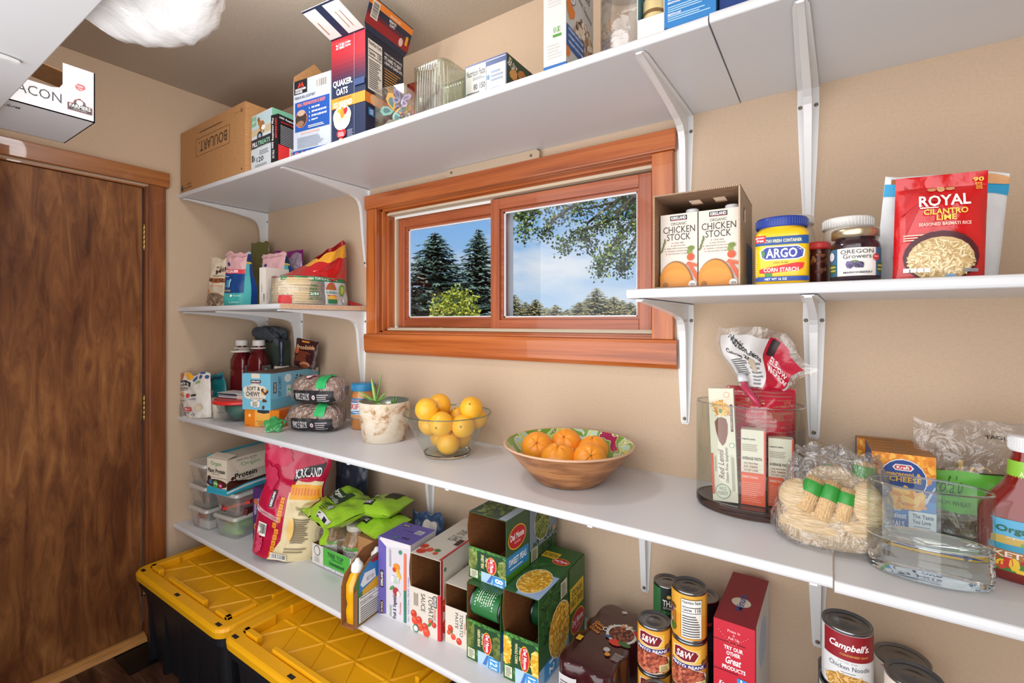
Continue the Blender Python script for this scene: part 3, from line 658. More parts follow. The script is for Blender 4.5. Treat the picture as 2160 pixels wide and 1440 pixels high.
# left flap, folded out over the left side
f = MB(); L_ = .125; f.box((0, -L_, 0), (w, 0, .0014), M('#e8e2dc')); q = Art(f, lambda u, v, k: (w * u, -L_ * v, -k), w, L_)
q.rect(0, 0, 1, 1, '#e6e0da'); q.rect(.36, 0, .56, 1, '#1e2946'); q.rect(0, .95, 1, 1, '#1e2946'); q.rect(0, 0, 1, .05, '#1e2946'); q.rect(.1, .2, .13, .6, '#a8805a'); q.rect(.7, .2, .72, .7, '#a8805a'); q.rect(.82, .2, .84, .7, '#a8805a')
f.build('flap', o, loc=(.0, -.001, h), rot=(R(-14), 0, 0))
f = MB(); f.box((0, 0, 0), (w * .5, .0014, .03), CARD); f.build('flap', o, loc=(0, -.001, h - .012), rot=(R(-125), 0, 0))
# big right flap standing up
f = MB(); fh = .105; f.prism([(-.012, .02), (0, 0), (d, 0), (d + .012, .02), (d + .012, fh), (-.012, fh)], 'x', 0, .0014, M('#1e2946'))
q = Art(f, lambda u, v, k: (.0014 + k, -.012 + (d + .024) * u, .02 + (fh - .02) * v), d, fh)
q.rect(0, 0, 1, .42, '#9a1c26'); q.rect(0, .72, 1, .96, ORG); q.rect(.0, .35, 1, .5, '#5a2034'); q.barcode(.07, .28, .22, .9, True); q.text('OLD FASHIONED', .45, .76, .7, .85, '#f9e6cf', 1, rot=180); q.text('QUAKER', .45, .58, .62, .69, '#fff', 1, rot=180); q.text('OATS', .48, .45, .60, .56, '#fff', 1, rot=180)
q.ell(.79, .2, .05, .16, '#e8c8c4'); q.rect(.88, .2, .94, .55, '#e8a92a')
f.build('flap', o, loc=(w, 0, h - .002), rot=(0, R(20), 0))
# clear acrylic cube with paper butterflies
def cube_shell(w, d, h, mat, t=.003, top=True):
    b = MB(); b.box((0, 0, 0), (w, t, h), mat); b.box((0, d - t, 0), (w, d, h), mat); b.box((0, t, 0), (t, d - t, h), mat); b.box((w - t, t, 0), (w, d - t, h), mat); b.box((t, t, 0), (w - t, d - t, t), mat)
    if top: b.box((t, t, h - t), (w - t, d - t, h), mat)
    return b
ACR = film('acrylic_sheet', gloss=.03, rough=.02, bump=0)
o = thing('acrylic_cube', 'clear acrylic cube holding colourful paper butterflies beside the oats box', 'decoration', (1.375, -.40, Z), 12)
s_ = .105; cube_shell(s_, s_, .122, ACR).build('shell', o)
b = MB(); rr_ = random.Random(4)
def bfly(b, c, s, cols, rz, rx):
    X = Matrix.Translation(c) @ Matrix.Rotation(R(rz), 4, 'Z') @ Matrix.Rotation(R(rx), 4, 'Y')
    for sd in (-1, 1):
        up = [(0, 0), (.3, .7), (.75, 1), (1, .8), (.9, .35), (.5, .1)]; lo = [(0, 0), (.5, .02), (.8, -.2), (.75, -.6), (.4, -.7), (.1, -.35)]
        for pl, c_ in ((up, cols[0]), (lo, cols[1])):
            pts = [(sd * p[0] * s, -.25 * s * p[0], p[1] * s) for p in pl]; b.add(pts, [tuple(range(len(pts)))], M(c_, .6), X=X)
            m_ = [(sd * (p[0] * .55 + .2) * s, -.25 * s * (p[0] * .55 + .2) - .0006, (p[1] * .55 + (.15 if pl is up else -.1)) * s) for p in pl]; b.add(m_, [tuple(range(len(m_)))], M(cols[2], .6), X=X)
    b.tube([(0, -.001, -.5 * s), (0, -.002, .5 * s)], .03 * s, M('#222'), 6, X=X)
bfly(b, (.04, .045, .065), .045, ('#d9a23c', '#7fc0b4', '#2f6f76'), 20, 35); bfly(b, (.07, .06, .045), .036, ('#b9c98a', '#dfe6c8', '#5b8a6a'), -15, -30); bfly(b, (.075, .03, .09), .028, ('#a6a0cc', '#c9c2e0', '#6a62a0'), 40, 15)
for k in range(60): c_ = (rr_.uniform(.06, .095), rr_.uniform(.02, .08), rr_.uniform(.01, .11)); b.ball(c_, .003, M(rr_.choice(['#8a80b8', '#b4a8d4', '#5b5486']), .6), 6, 4)
b.build('butterflies', o)
b = MB(); b.ball((.052, .052, .018), (.045, .045, .014), M('#8f8f7c', .9, bump=1, bscale=90), 18, 8, fn=lambda v: 1 + .2 * noise.noise(v * 4)); b.build('moss', o)
# orange glass candle jar
OG = glass('orange_glass', '#e0551c', .02); b = MB()
o = thing('candle_jar', 'square orange glass candle jar behind the acrylic cube', 'candle', (1.345, -.235, Z), 6)
cube_shell(.088, .088, .215, OG, .006, False).build('jar', o); b = MB(); b.box((.009, .009, .009), (.079, .079, .13), M('#c8641e', .6)); b.build('wax', o)
# ribbed glass jar
def ribbed(n, hw, r, amp, nr):
    pts = []
    for k in range(n):
        t = 2 * math.pi * k / n; c, s = math.cos(t), math.sin(t); e = 4.5
        q = (abs(c) ** e + abs(s) ** e) ** (-1 / e); m = 1 + amp * math.cos(nr * t); pts.append((hw * q * c * m, hw * q * s * m))
    return pts
b = MB(); N = 352; out = ribbed(N, .065, 0, .020, 44); inn = ribbed(N, .059, 0, 0, 4); flat = ribbed(N, .067, 0, 0, 4)
H_ = .150; lv = [(inn, .008)] ; rings = [([(x * .3, y * .3) for x, y in out], 0), ([(x * .94, y * .94) for x, y in out], .0), (out, .006), (out, H_ - .018), (flat, H_ - .012), (flat, H_ - .002), ([(x * .97, y * .97) for x, y in flat], H_), ([(x * .93, y * .93) for x, y in flat], H_ - .001), (inn, H_ - .01), (inn, .02), ([(x * .85, y * .85) for x, y in inn], .010), ([(x * .2, y * .2) for x, y in inn], .010)]
vs = [(x, y, z) for pts, z in rings for x, y in pts]
b.add(vs, [(i * N + k, i * N + (k + 1) % N, (i + 1) * N + (k + 1) % N, (i + 1) * N + k) for i in range(len(rings) - 1) for k in range(N)], film('ribbed_glass', '#e8efe6', gloss=.10, rough=.04, bump=0), True)
put(b, 'ribbed_glass_jar', 'square ribbed clear glass jar on the top shelf', 'jar', 1.583, -.322, Z, 0)
# cereal box lying on its side
w, d, h = .148, .20, .148; b = carton('', '', '', 0, 0, 0, 0, w, d, h, '#e9e7e1'); a = A(b, 'f', w, d, h)
a.rect(0, 0, 1, 1, '#1d3c78'); a.rect(.02, .02, .98, .97, '#c2c0ba'); a.text('Nutrition Facts', .05, .76, .50, .89, '#222', 1); a.lines(.2, .68, .5, .74, 2); a.text('80 150', .22, .48, .5, .60, '#222', 1); a.lines(.04, .1, .46, .48, 6, '#555'); a.rect(.52, .02, .526, .97, '#1d3c78'); a.rect(.52, .86, .98, .95, '#1d3c78')
a.lines(.64, .55, .92, .78, 3, '#8090b0'); a.rect(.54, .6, .60, .68, '#3c78b8'); a.rect(.54, .3, .60, .4, '#3c78b8'); a.lines(.64, .1, .9, .45, 5, '#8090b0')
a = A(b, 'r', w, d, h, 8); a.rect(0, 0, 1, 1, '#23432e'); a.text('SEA SALT', .04, .74, .26, .92, '#f0ead8', 1, rot=-25); a.grain(.35, .35, .3, .45, 26, .02, ['#c07a3c', '#a05a26', '#d49a58']); a.rect(.6, 0, 1, 1, '#1f2d54')
put(b, 'snack_box', 'white nutrition facts side of a snack box lying next to the ribbed jar', 'box', 1.66, -.305, Z, .5)
# wheat squares cereal box
w, d, h = .060, .17, .31; b = carton('', '', '', 0, 0, 0, 0, w, d, h, '#d2d1cd'); a = A(b, 'f', w, d, h)
a.rect(0, 0, 1, .045, '#2468b0'); a.lines(.15, .65, .9, .75, 4, '#c8c6c2'); a.lines(.2, .5, .9, .6, 4, '#c8c6c2'); a.rect(.45, .28, .75, .345, '#e8eee0'); a.rect(.42, .255, .80, .275, '#4f8f3a'); a.text('NON GMO', .45, .285, .74, .335, '#4f8f3a', 1); a.lines(.15, .1, .8, .22, 5, '#c8c6c2')
a = A(b, 'r', w, d, h, 12)
a.rect(0, 0, 1, .045, '#2468b0'); a.text('Frosted', .42, .72, .85, .78, '#2b2f5a'); a.text('Wheat Squares', .30, .60, .93, .66, '#2b2f5a', rot=-14); a.ell(.2, .60, .12, c='#3a4a86'); a.ell(.2, .60, .105, c='#eeeeea'); a.text('///', .14, .56, .26, .64, '#3a4a86', 1)
a.poly([(.0, .50), (.10, .56), (.30, .50), (.26, .44), (.12, .40), (.05, .44)], '#e8842c'); a.ell(.63, .32, .36, .18, '#2a2d50'); a.grain(.63, .33, .33, .165, 120, .011, ['#c6a380', '#a9805c', '#e4d4c0', '#8a6244', '#f0e8dc'], .75)
a.ell(.02, .14, .1, .05, '#e8842c'); a.rect(0, .17, .62, .34, '#1c5fa8')
for k in range(3): a.text('v EXCELLENT SOURCE OF FIBER', .05, .305 - .05 * k, .58, .325 - .05 * k, '#ffffff', 1)
put(b, 'cereal_box', 'white and blue wheat squares cereal box with orange slices pictured, on the top shelf', 'box', 1.978, -.392, Z, 2)
# clear plastic canister
o = thing('clear_canister', 'empty clear round plastic canister between cereal box and gift box', 'jar', (2.135, -.25, Z), 0)
b = MB(); b.lathe([(.02, 0), (.060, 0), (.064, .004), (.064, .20), (.060, .215), (.056, .225), (.053, .225), (.058, .212), (.061, .2), (.061, .006), (.02, .004)], film('canister_plastic', gloss=.14, rough=.05, bump=.1), 40); b.build('jar', o)
b = MB(); b.lathe([(.01, .225), (.058, .225), (.06, .228), (.06, .245), (.055, .25), (.01, .25)], film('canister_lid_plastic', gloss=.2, cover=.3, bump=0), 40); b.build('lid', o)
# white gift box with window and jars
o = thing('gift_box', 'white window gift box holding two small jars on the top shelf', 'box', (2.212, -.395, Z), 3)
b = MB(); w, d, h = .058, .09, .20; t = .0015; WB = M('#e9e6e0'); TEAL = M('#6f9fae')
b.box((0, 0, 0), (w, t, .045), WB); b.box((0, 0, 0), (t, d, h), WB); b.box((w - t, 0, 0), (w, d, h), WB); b.box((0, d - t, 0), (w, d, h), TEAL); b.box((0, 0, 0), (w, d, t), WB); b.box((0, .04, .045), (w, d, .047), WB)
b.box((t, t, .045), (t * 1.5, d, h), TEAL); b.box((0, 0, .13), (w, t, h), WB); b.build('body', o)
for zz, c1, c2 in ((.002, '#dcbf86', '#8a3a30'), (.047, '#d9c48e', '#7a5a34')):
    j = MB(); j.lathe([(.01, 0), (.022, 0), (.024, .006), (.024, .045), (.018, .054), (.01, .056)], M(c1, .3), 24, (.029, .032, zz)); j.lathe([(.0243, .012), (.0243, .02)], M(c2), 24, (.029, .032, zz)); j.lathe([(.019, .052), (.019, .062), (.004, .064)], M('#c8b878', .3, .8), 24, (.029, .032, zz)); j.build('jar', o)
# blue box
w, d, h = .100, .13, .24; b = carton('', '', '', 0, 0, 0, 0, w, d, h, '#2d78b8'); a = A(b, 'f', w, d, h)
for k, (q, c_) in enumerate(((.42, '#dfeaf4'), (.30, '#dfeaf4'), (.20, '#dfeaf4'), (.12, '#dfeaf4'))): a.lines(.07, q - .055, .9, q + .0, 3, '#a6cbe6')
for q in (.31, .21, .11): a.text('SMOOTH & EASY', .07, q + .003, .34, q + .022, '#ffffff', 1)
a.rect(0, .0, .06, .02, '#1a5a98')
put(b, 'blue_box', 'bright blue box with rows of white print, next to the gift box', 'box', 2.272, -.40, Z, 1)
w, d, h = .05, .08, .16; b = carton('', '', '', 0, 0, 0, 0, w, d, h, '#1c3c7c'); a = A(b, 'r', w, d, h); a.grain(.4, .3, .3, .25, 20, .01, ['#9c7a60', '#c8a88c', '#7a8ab8'])
put(b, 'navy_box', 'small navy box partly seen at the right of the bright blue box', 'box', 2.376, -.385, Z + .003, 2)
# ------------------------------------------------------------------ opposite shelf
Z2 = 2.0262; o = thing('bacon_carton', 'white open bacon carton on the shelf over the door', 'box', (.402, -.90, Z2), 0)
WC = M('#d9dade', .6); w, d, h = .298, .42, .15; b = MB(); t = .003
b.box((0, -d, 0), (w, 0, t), WC); b.box((0, -t, 0), (w, 0, h), WC); b.box((0, -d, 0), (t, 0, h), WC); b.box((0, -d, 0), (w, -d + t, h), WC)
b.prism([(0, 0), (0, h), (-.073, h), (-.073, .088), (-.080, .075), (-.095, .070), (-d + .06, .070), (-d + .03, h), (-d, h), (-d, 0)], 'x', w - t, w, WC)
b.box((t, -t * 1.3, t), (w - t, -t, h - .001), CARD)
a = Art(b, lambda u, v, k: (w + k, -d + d * u, h * v), d, h)
a.text('BACON', .56, .20, .82, .38, '#2a2a2c'); a.ell(.915, .62, .024, c='#c0343e'); a.ell(.928, .635, .018, c='#c0343e'); a.text('Center', .895, .62, .935, .665, '#f4dede', 1, it=.2); a.text('Cut', .905, .57, .93, .61, '#f4dede', 1, it=.2)
a.poly([(.85, .13), (.985, .13), (.985, .27), (.95, .28), (.945, .34), (.915, .40), (.885, .34), (.88, .28), (.85, .27)], '#8e2a34'); a.poly([(.855, .14), (.98, .14), (.98, .26), (.945, .27), (.94, .33), (.915, .385), (.89, .33), (.885, .27), (.855, .26)], '#1c1c1e'); a.ell(.915, .31, .019, c='#cfd0d2'); a.text('FARMERS', .86, .19, .975, .26, '#eeeeee', 1); a.text('STOCKYARDS', .88, .15, .955, .175, '#cccccc')
a.rect(.84, 0, .841, .45, '#c2c4c8')
c_ = Art(b, lambda u, v, k: (w * v, -d + d * u, -k), d, w); c_.text('15-1/4X7-5/8', .36, .80, .64, .86, '#3a3a3c', 1); c_.text('A27', .32, .70, .39, .76, '#3a3a3c', 1)
b.build('body', o); f = MB(); f.box((0, -.14, 0), (.13, 0, .0025), CARD); f.build('flap', o, loc=(.08, -.004, h), rot=(R(-8), 0, 0))
# white plastic bag of things hanging over the shelf edge
b = MB(); BAGW = film('white_carrier_bag', gloss=.12, cover=.86, ccol='#ffffff', rough=.18, bump=.4, bscale=6)
def gb(u, v):
    x = .0 + .50 * u; s = math.sin(math.pi * min(1, max(0, u)) ** .7) ** .6 if 0 < u < 1 else 0
    a_ = 2 * math.pi * v; n_ = .018 * noise.noise(Vector((u * 5, math.cos(a_) * 1.5, math.sin(a_) * 1.5))) + .010 * noise.noise(Vector((u * 14, math.cos(a_) * 5, math.sin(a_) * 5)))
    yy = -.20 + (.20 * s + .02 + n_) * math.cos(a_) + .06 * u; zz = .072 + (.060 * s + .006 + n_) * math.sin(a_) - .035 * u * u
    return (x, yy, max(zz, .002 if yy < -.12 else -.2) - (0 if yy < -.08 else min(.075, (yy + .08) * .75)))
b.grid(gb, 34, 40, BAGW)
b.grid(lambda u, v: (.44 + .16 * u, -.14 + (.20 * (v - .5)) * (1 - .2 * u) + .012 * noise.noise(Vector((u * 9, v * 6, 2))) , .045 + .018 * noise.noise(Vector((u * 8, v * 7, 5))) - .055 - .04 * u * (1 + .8 * math.sin(v * 9))), 12, 14, BAGW)
put(b, 'plastic_bag', 'crumpled white translucent plastic bag overhanging the shelf at the top left', 'bag', 1.225, -1.02, Z2, 10)
# ================================================================== goods on the short left shelf
Z = 1.4912
def standbag(name, label, cat, x, y, z, rot, w, h, d, col, seed=1, cr=.004, tilt=0, art=None, wf=None, topw=.02, prof='stand', back=None, group=None, rough=.35, rx=0, nx=44, nz=56):
    b = MB(); mat = M(col, rough, bump=.25, bscale=40) if isinstance(col, str) else col
    F = pouch(b, w, h, d, mat, nx, nz, back=back, prof=prof, seed=seed, cr=cr, wf=wf, topw=topw)
    if art: q = Art(b, F, w, h, seg=.004, seed=seed, step=.0003); q.o = .0012; art(q)
    o = b.build(name, loc=(x, y, z), rot=(R(rx), R(tilt), R(rot))); return tag(o, label, cat, group)
def art_muesli(a):
    a.text('Bob', .40, .80, .62, .84, '#4a3424', it=.3); a.text('Mill', .42, .70, .9, .79, '#4a3424', 1, rot=14); a.lines(.3, .62, .8, .65, 2, '#8a6a50'); a.ell(.5, .54, .42, .05, '#b86a3c'); a.text('MUESLI', .16, .505, .86, .575, '#3a2a20', 1)
    a.ell(.5, .36, .3, .10, '#c9b8a0'); a.rect(.25, .42, .8, .43, '#e07a3a'); a.ell(.16, .31, .1, .05, '#c77a4a'); a.ell(.5, .15, .40, .14, '#7c6450'); a.grain(.5, .15, .36, .12, 60, .006, ['#9c8068', '#c2a888', '#5f4a38'])
standbag('muesli_bag', 'cream paper muesli bag at the left end of the short shelf', 'bag', .150, -.285, Z, 14, .150, .235, .085, '#dccdb4', 3, .005, 3, art_muesli)
def art_mix(a):
    a.rect(.0, .0, 1, .24, '#3fa8a4'); a.rect(.0, .24, 1, .60, '#15407c'); a.rect(0, .60, 1, .68, '#d8434e'); a.text('MULTIPLIER', .08, .615, .72, .665, '#ffffff', 1)
    a.ell(.25, .77, .05, .04, '#2a3a6a', rot=50); a.rect(.10, .33, .14, .43, '#8fd0d8'); a.rect(.22, .36, .24, .38, '#fff'); a.rect(.3, .34, .33, .48, '#5fb0c8'); a.rect(.36, .34, .39, .48, '#5fb0c8'); a.rect(.42, .35, .47, .5, '#9fe0e8'); a.text('15 DRINK STICKS', .05, .27, .5, .30, '#e8c858', 1); a.lines(.1, .54, .45, .56, 1, '#c8d8ec'); a.ell(.55, .19, .04, c='#ffffff'); a.text('WELLNESS', .62, .175, .9, .20, '#e4f4f4'); a.text('30g SERVING', .5, .05, .85, .08, '#e4f4f4'); a.lines(0.02, .15, .3, .18, 1, '#e4f4f4')
    a.rect(.0, .93, 1, .96, '#cfa0a4')
def drinkbag(label, x, y, rot, seed):
    o = thing('drink_mix_bag', label, 'bag', (x, y, Z), rot, 'pink and blue drink mix bags')
    b = MB(); w, h, d = .140, .240, .075; F = pouch(b, w, h, d, M('#d9a8ac', .35, bump=.25, bscale=40), prof='stand', seed=seed, cr=.005, topw=.02, back=M('#2f9a9c', .35)); q = Art(b, F, w, h, seg=.004, seed=seed, step=.0003); q.o = .0012; art_mix(q); b.build('pouch', o)
    g = MB(); Bk = pouchF(w, h, d, side=1, prof='stand', seed=seed, cr=.005, topw=.02)
    def gus(u, v):
        p = F(1, v); wob = .006 * math.sin(v * 9 + seed); return (p[0] + .002 + wob * u + .018 * u * (1 - v) , -d * .43 * (1 - v) ** .5 + d * .8 * u * (1 - v) ** .5, p[2] * .99)
    g.grid(gus, 6, 16, M('#58bcbc', .35)); g.grid(lambda u, v: tuple(c + k for c, k in zip(gus(.55 + .45 * u, v * .85), (.001, .0, 0))), 4, 14, M('#173c80', .35))
    g.grid(lambda u, v: tuple(c + k for c, k in zip(gus(u, .82 + .14 * v), (.0012, -.001, 0))), 3, 3, M('#1c3260', .35)); g.grid(lambda u, v: tuple(c + k for c, k in zip(gus(u * .9, .78 + .03 * v), (.0015, -.0015, 0))), 3, 2, M('#e0b83c', .35))
    g.build('gusset', o); return o
drinkbag('pink and blue drink mix bag in front, beside the muesli bag', .365, -.315, 12, 5)
drinkbag('pink and blue drink mix bag right behind the front one, beside the white box', .478, -.210, 14, 8)
standbag('olive_bag', 'tall olive green bag against the corner behind the drink mix bags', 'bag', .09, -.065, Z, 20, .11, .345, .05, '#6d6a3c', 9, .008, 0, rough=.25)
standbag('purple_bag', 'shiny purple bag behind the white box on the short shelf', 'bag', .335, -.06, Z, 6, .22, .280, .07, '#8c1f7c', 12, .010, 0, rough=.22)
b = MB(); pouch(b, .22, .24, .06, film('lilac_film', '#e8dcf0', gloss=.12, cover=.55, ccol='#c4aecb', rough=.2), prof='stand', seed=4, cr=.012, topw=.05)
put(b, 'clear_bag', 'crumpled lilac clear plastic bag in front of the purple bag', 'bag', .46, -.135, Z, 0)
b = MB(); b.box((0, 0, 0), (.042, .11, .160), M('#dcd5cc', .6)); b.box((.012, -.0005, .002), (.013, .0, .148), M('#b8b0a6')); a = Art(b, front(.042, .11, .160), .042, .15); a.lines(.3, .35, .45, .6, 3, '#777', True); a.barcode(.55, .08, .9, .32, True); a = Art(b, right(.042, .11, .16), .11, .16); a.poly([(.02, .2), (.2, .05), (.3, .5), (.12, .75)], '#cfc6ba')
put(b, 'white_box', 'plain narrow white box between drink mix bag and tortillas', 'box', .555, -.320, Z, 6)
# tortilla bag
o = thing('tortilla_bag', 'open red and clear bag with a stack of tortillas on the chipboard end', 'bag', (.735, -.200, Z), 88, None)
b = MB(); rr_ = random.Random(2); z = .004
for k in range(27):
    r = .098 + rr_.uniform(-.002, .002); cx, cy = rr_.uniform(-.003, .003) - .055, rr_.uniform(-.003, .003); c_ = M(['#e6d3ac', '#dcc49a', '#ead9b6'][k % 3], .8); b.lathe([(.001, z), (r - .002, z), (r, z + .0014), (r - .002, z + .0034), (.001, z + .0036)], c_, 40, (cx, cy, 0)); z += .0038
b.build('tortilla_stack', o)
def tor(u, v):
    t = math.pi * (1 + 1.0 * u); a_ = math.pi + 2 * math.pi * u; rx, ry = .168, .108
    k = 1 - .06 * v; n_ = .006 * noise.noise(Vector((math.cos(a_) * 3, math.sin(a_) * 3, v * 3 + 1)))
    return ((rx * k + n_) * math.cos(a_), (ry * k + n_) * math.sin(a_), .002 + .112 * v)
TF = film('tortilla_film', gloss=.10, cover=.10, rough=.15, bump=.4); b = MB(); b.grid(tor, 60, 10, TF)
def tF(u, v, k=0):    # u 0..1 along the front from left to right
    x, y, z_ = tor(math.acos(1 - 2 * (.03 + .85 * u)) / 6.283185, v); L = math.hypot(x, y); return (x * (1 + k / L), y * (1 + k / L), z_)
a = Art(b, tF, .36, .112, seg=.006, seed=3, step=.0003)
a.grid = None
a.rect(.0, .84, 1, 1.0, '#2f7a48'); a.text('UNA TORTILLA QUE REUNE', .30, .87, .80, .97, '#e8f4e8', 1); a.rect(.55, .0, 1, .84, film('milky_print', gloss=.1, cover=.75, ccol='#e4ecec', bump=.3)); a.rect(0, 0, .12, .3, '#cc2a2c')
a.text('TWIN', .33, .62, .44, .72, '#2f6a3c', 1); a.text('PACK', .33, .49, .44, .59, '#2f6a3c', 1); a.rect(.32, .30, .46, .45, '#2f6a3c'); a.text('2/55', .335, .33, .45, .42, '#fff', 1); a.text('CORN TORTILLAS', .31, .16, .49, .25, '#2f6a3c', 1)
a.ell(.66, .52, .095, .30, '#d8432c'); a.ell(.66, .55, .075, .22, '#b5682e'); a.rect(.55, .36, .77, .54, '#e9f0f0'); a.text('GUERRERO', .56, .39, .76, .51, '#3f7a6a', 1); a.ell(.66, .24, .08, .10, '#e8b63c'); a.rect(.58, .04, .74, .20, '#2f7a48'); a.ell(.86, .55, .05, .22, '#5f9a3c'); a.ell(.86, .55, .035, .15, '#b8c84c'); a.ell(.86, .16, .03, .1, '#8aa0a8'); a.ell(.86, .16, .024, .08, '#e4ecec')
b.build('bag', o)
# red open top of the bag
RB = M('#c3161a', .18, coat=.5, bump=.3, bscale=30); YB = M('#f0a92c', .18, coat=.5, bump=.3, bscale=30); b = MB()
def redtop(u, v, r=0.0):
    a_ = 2 * math.pi * u; x0, y0, z0 = .160 * math.cos(a_), .102 * math.sin(a_), .110
    sx = .085 + .070 * math.cos(a_); sy = -.01 + .050 * math.sin(a_); sz = .240 + .045 * math.cos(a_)
    w_ = v ** .8; n_ = .020 * noise.noise(Vector((math.cos(a_) * 2.2, math.sin(a_) * 2.2, v * 2.6))) * (1 if v > 0 else 0)
    bulge = math.sin(math.pi * v) * .018
    return (x0 * (1 - w_) + sx * w_ + n_ + bulge * math.cos(a_) * .3, y0 * (1 - w_) + sy * w_ + n_, z0 + (sz - z0) * v ** 1.5 + n_)
b.grid(lambda u, v: redtop(u, v * .75), 48, 14, RB); b.grid(lambda u, v: redtop(u, .75 + .25 * v), 48, 6, YB)
b.grid(lambda u, v: (lambda p: (p[0] * .99 - .0005, p[1] * .97, p[2] - .001))(redtop(1 - u, .55 + .45 * v)), 48, 8, M('#b02428', .3))
b.add([(.16, -.05, .004), (.20, -.09, .006), (.165, -.01, .03)], [(0, 1, 2)], RB); b.add([(-.125, -.07, .004), (-.15, -.045, .01), (-.12, -.03, .05)], [(0, 1, 2)], RB)
b.build('red_top', o)
# ================================================================== goods on the middle shelf
Z = .9782
def art_fruit(a):
    a.ell(.02, .93, .13, .10, '#b8642c'); a.ell(.34, .97, .13, .10, '#e4a42c'); a.ell(.55, .90, .075, .045, '#35548c', rot=30); a.ell(.74, .90, .06, .04, '#35548c'); a.ell(.93, .91, .06, .04, '#35548c', rot=20); a.ell(.80, .985, .08, .03, '#35548c')
    a.rect(.0, .72, .43, .83, '#262426'); a.text("that's it.", .0, .74, .40, .81, '#ffffff', 1); a.rect(.60, .775, .76, .82, '#8ab06a'); a.text('FRUIT BARS', .0, .645, .36, .68, '#3a3234', 1); a.text('INGREDIENTS', .0, .61, .33, .635, '#3a3234', 1)
    a.rect(.0, .50, .14, .54, '#262426'); a.ell(.20, .54, .05, .028, '#e8a24c'); a.ell(.20, .485, .04, .025, '#d87a4a'); a.ell(.38, .51, .05, .05, '#c0443c'); a.rect(.48, .50, .68, .54, '#262426'); a.text('+ BLUEBERRY', .42, .42, .72, .445, '#35548c', 1); a.text('MANGO', .02, .42, .16, .44, '#c8745a'); a.text('NO ADDED SUGAR', .02, .36, .3, .395, '#3a3234', 1)
    a.poly([(.0, .32), (.18, .32), (.36, .04), (.0, .06)], '#9a9088'); a.rect(.30, .16, .55, .25, '#c8332e'); a.text('24', .33, .18, .42, .235, '#ffffff', 1); a.text('COUNT', .44, .185, .53, .225, '#ffffff'); a.lines(.32, .115, .5, .145, 2); a.ell(.6, .08, .045, c='#555'); a.ell(.6, .08, .037, c='#d6cfc6'); a.text('U', .575, .065, .625, .1, '#555', 1); a.ell(.78, .25, .1, .07, '#cdb9a0')
standbag('fruit_bar_bag', 'off-white fruit bars bag with black logo at the left end of the middle shelf', 'bag', .098, -.368, Z, 17, .178, .205, .06, '#d9d2c8', 4, .005, -2, art_fruit, topw=.03)
standbag('snack_bag', 'small teal and orange snack bag behind the glass bowl with red lid', 'bag', .075, -.255, Z, 22, .13, .19, .035, '#1f8a94', 5, .007, -14, lambda a: (a.rect(0, 0, .45, 1, '#c08a34'), a.rect(.2, 0, .5, .6, '#c8c0b8'), a.rect(.1, 0, .3, .5, '#5a3a30'), a.rect(0, .86, 1, .93, '#15486a')))
b = MB(); w, d, h = .085, .04, .085; b.box((0, 0, 0), (w, d, h), M('#ddd2c2', .5)); a = A(b, 'f', w, d, h); a.rect(.05, .55, .42, .95, '#c8302c'); a.ell(.6, .22, .10, c='#555'); a.ell(.6, .22, .085, c='#ddd2c2'); a.text('U', .57, .17, .63, .28, '#555', 1)
put(b, 'small_box', 'small cream box with a red square behind the fruit bars bag', 'box', .118, -.335, Z, 4)
o = thing('lidded_bowl', 'round clear glass bowl with a red lid beside the blue granola box', 'bowl', (.325, -.275, Z), 0)
b = MB(); b.lathe([(.001, 0), (.05, 0), (.075, .012), (.098, .045), (.110, .080), (.112, .086), (.108, .086), (.105, .080), (.093, .047), (.071, .017), (.05, .006), (.001, .006)], GLASS, 48); b.build('glass', o)
b = MB(); b.lathe([(.001, .087), (.108, .087), (.117, .082), (.119, .084), (.118, .094), (.110, .099), (.10, .097), (.001, .097)], M('#d02a26', .35), 56); b.build('lid', o)
b = MB(); b.lathe([(.001, .015), (.05, .015), (.075, .05), (.078, .078), (.001, .078)], M('#4f7a70', .5), 32, (.02, .0, 0)); b.build('green_inner_dish', o)
o = thing('folded_booklet', 'white and navy folded booklet lying on the red bowl lid', 'booklet', (.225, -.335, Z + .0975), 12)
b = MB(); NV = M('#1d3557', .3); WP = M('#dcdad6', .5)
b.box((0, 0, 0), (.17, .08, .0025), NV); b.box((.004, .002, .0025), (.165, .078, .0075), WP); b.box((.125, -.001, 0), (.165, .079, .018), M('#e0c4b4', .5)); b.box((0, 0, .018), (.17, .08, .0205), NV); b.box((.0, 0, .0205), (.16, .078, .024), WP); b.box((-.002, .002, .010), (.128, .078, .0125), M('#c9ccd0', .4))
for k in range(16): b.box((.004 + .0072 * k, -.0008, .0205), (.008 + .0072 * k, 0, .0235), NV)
b.build('covers', o)
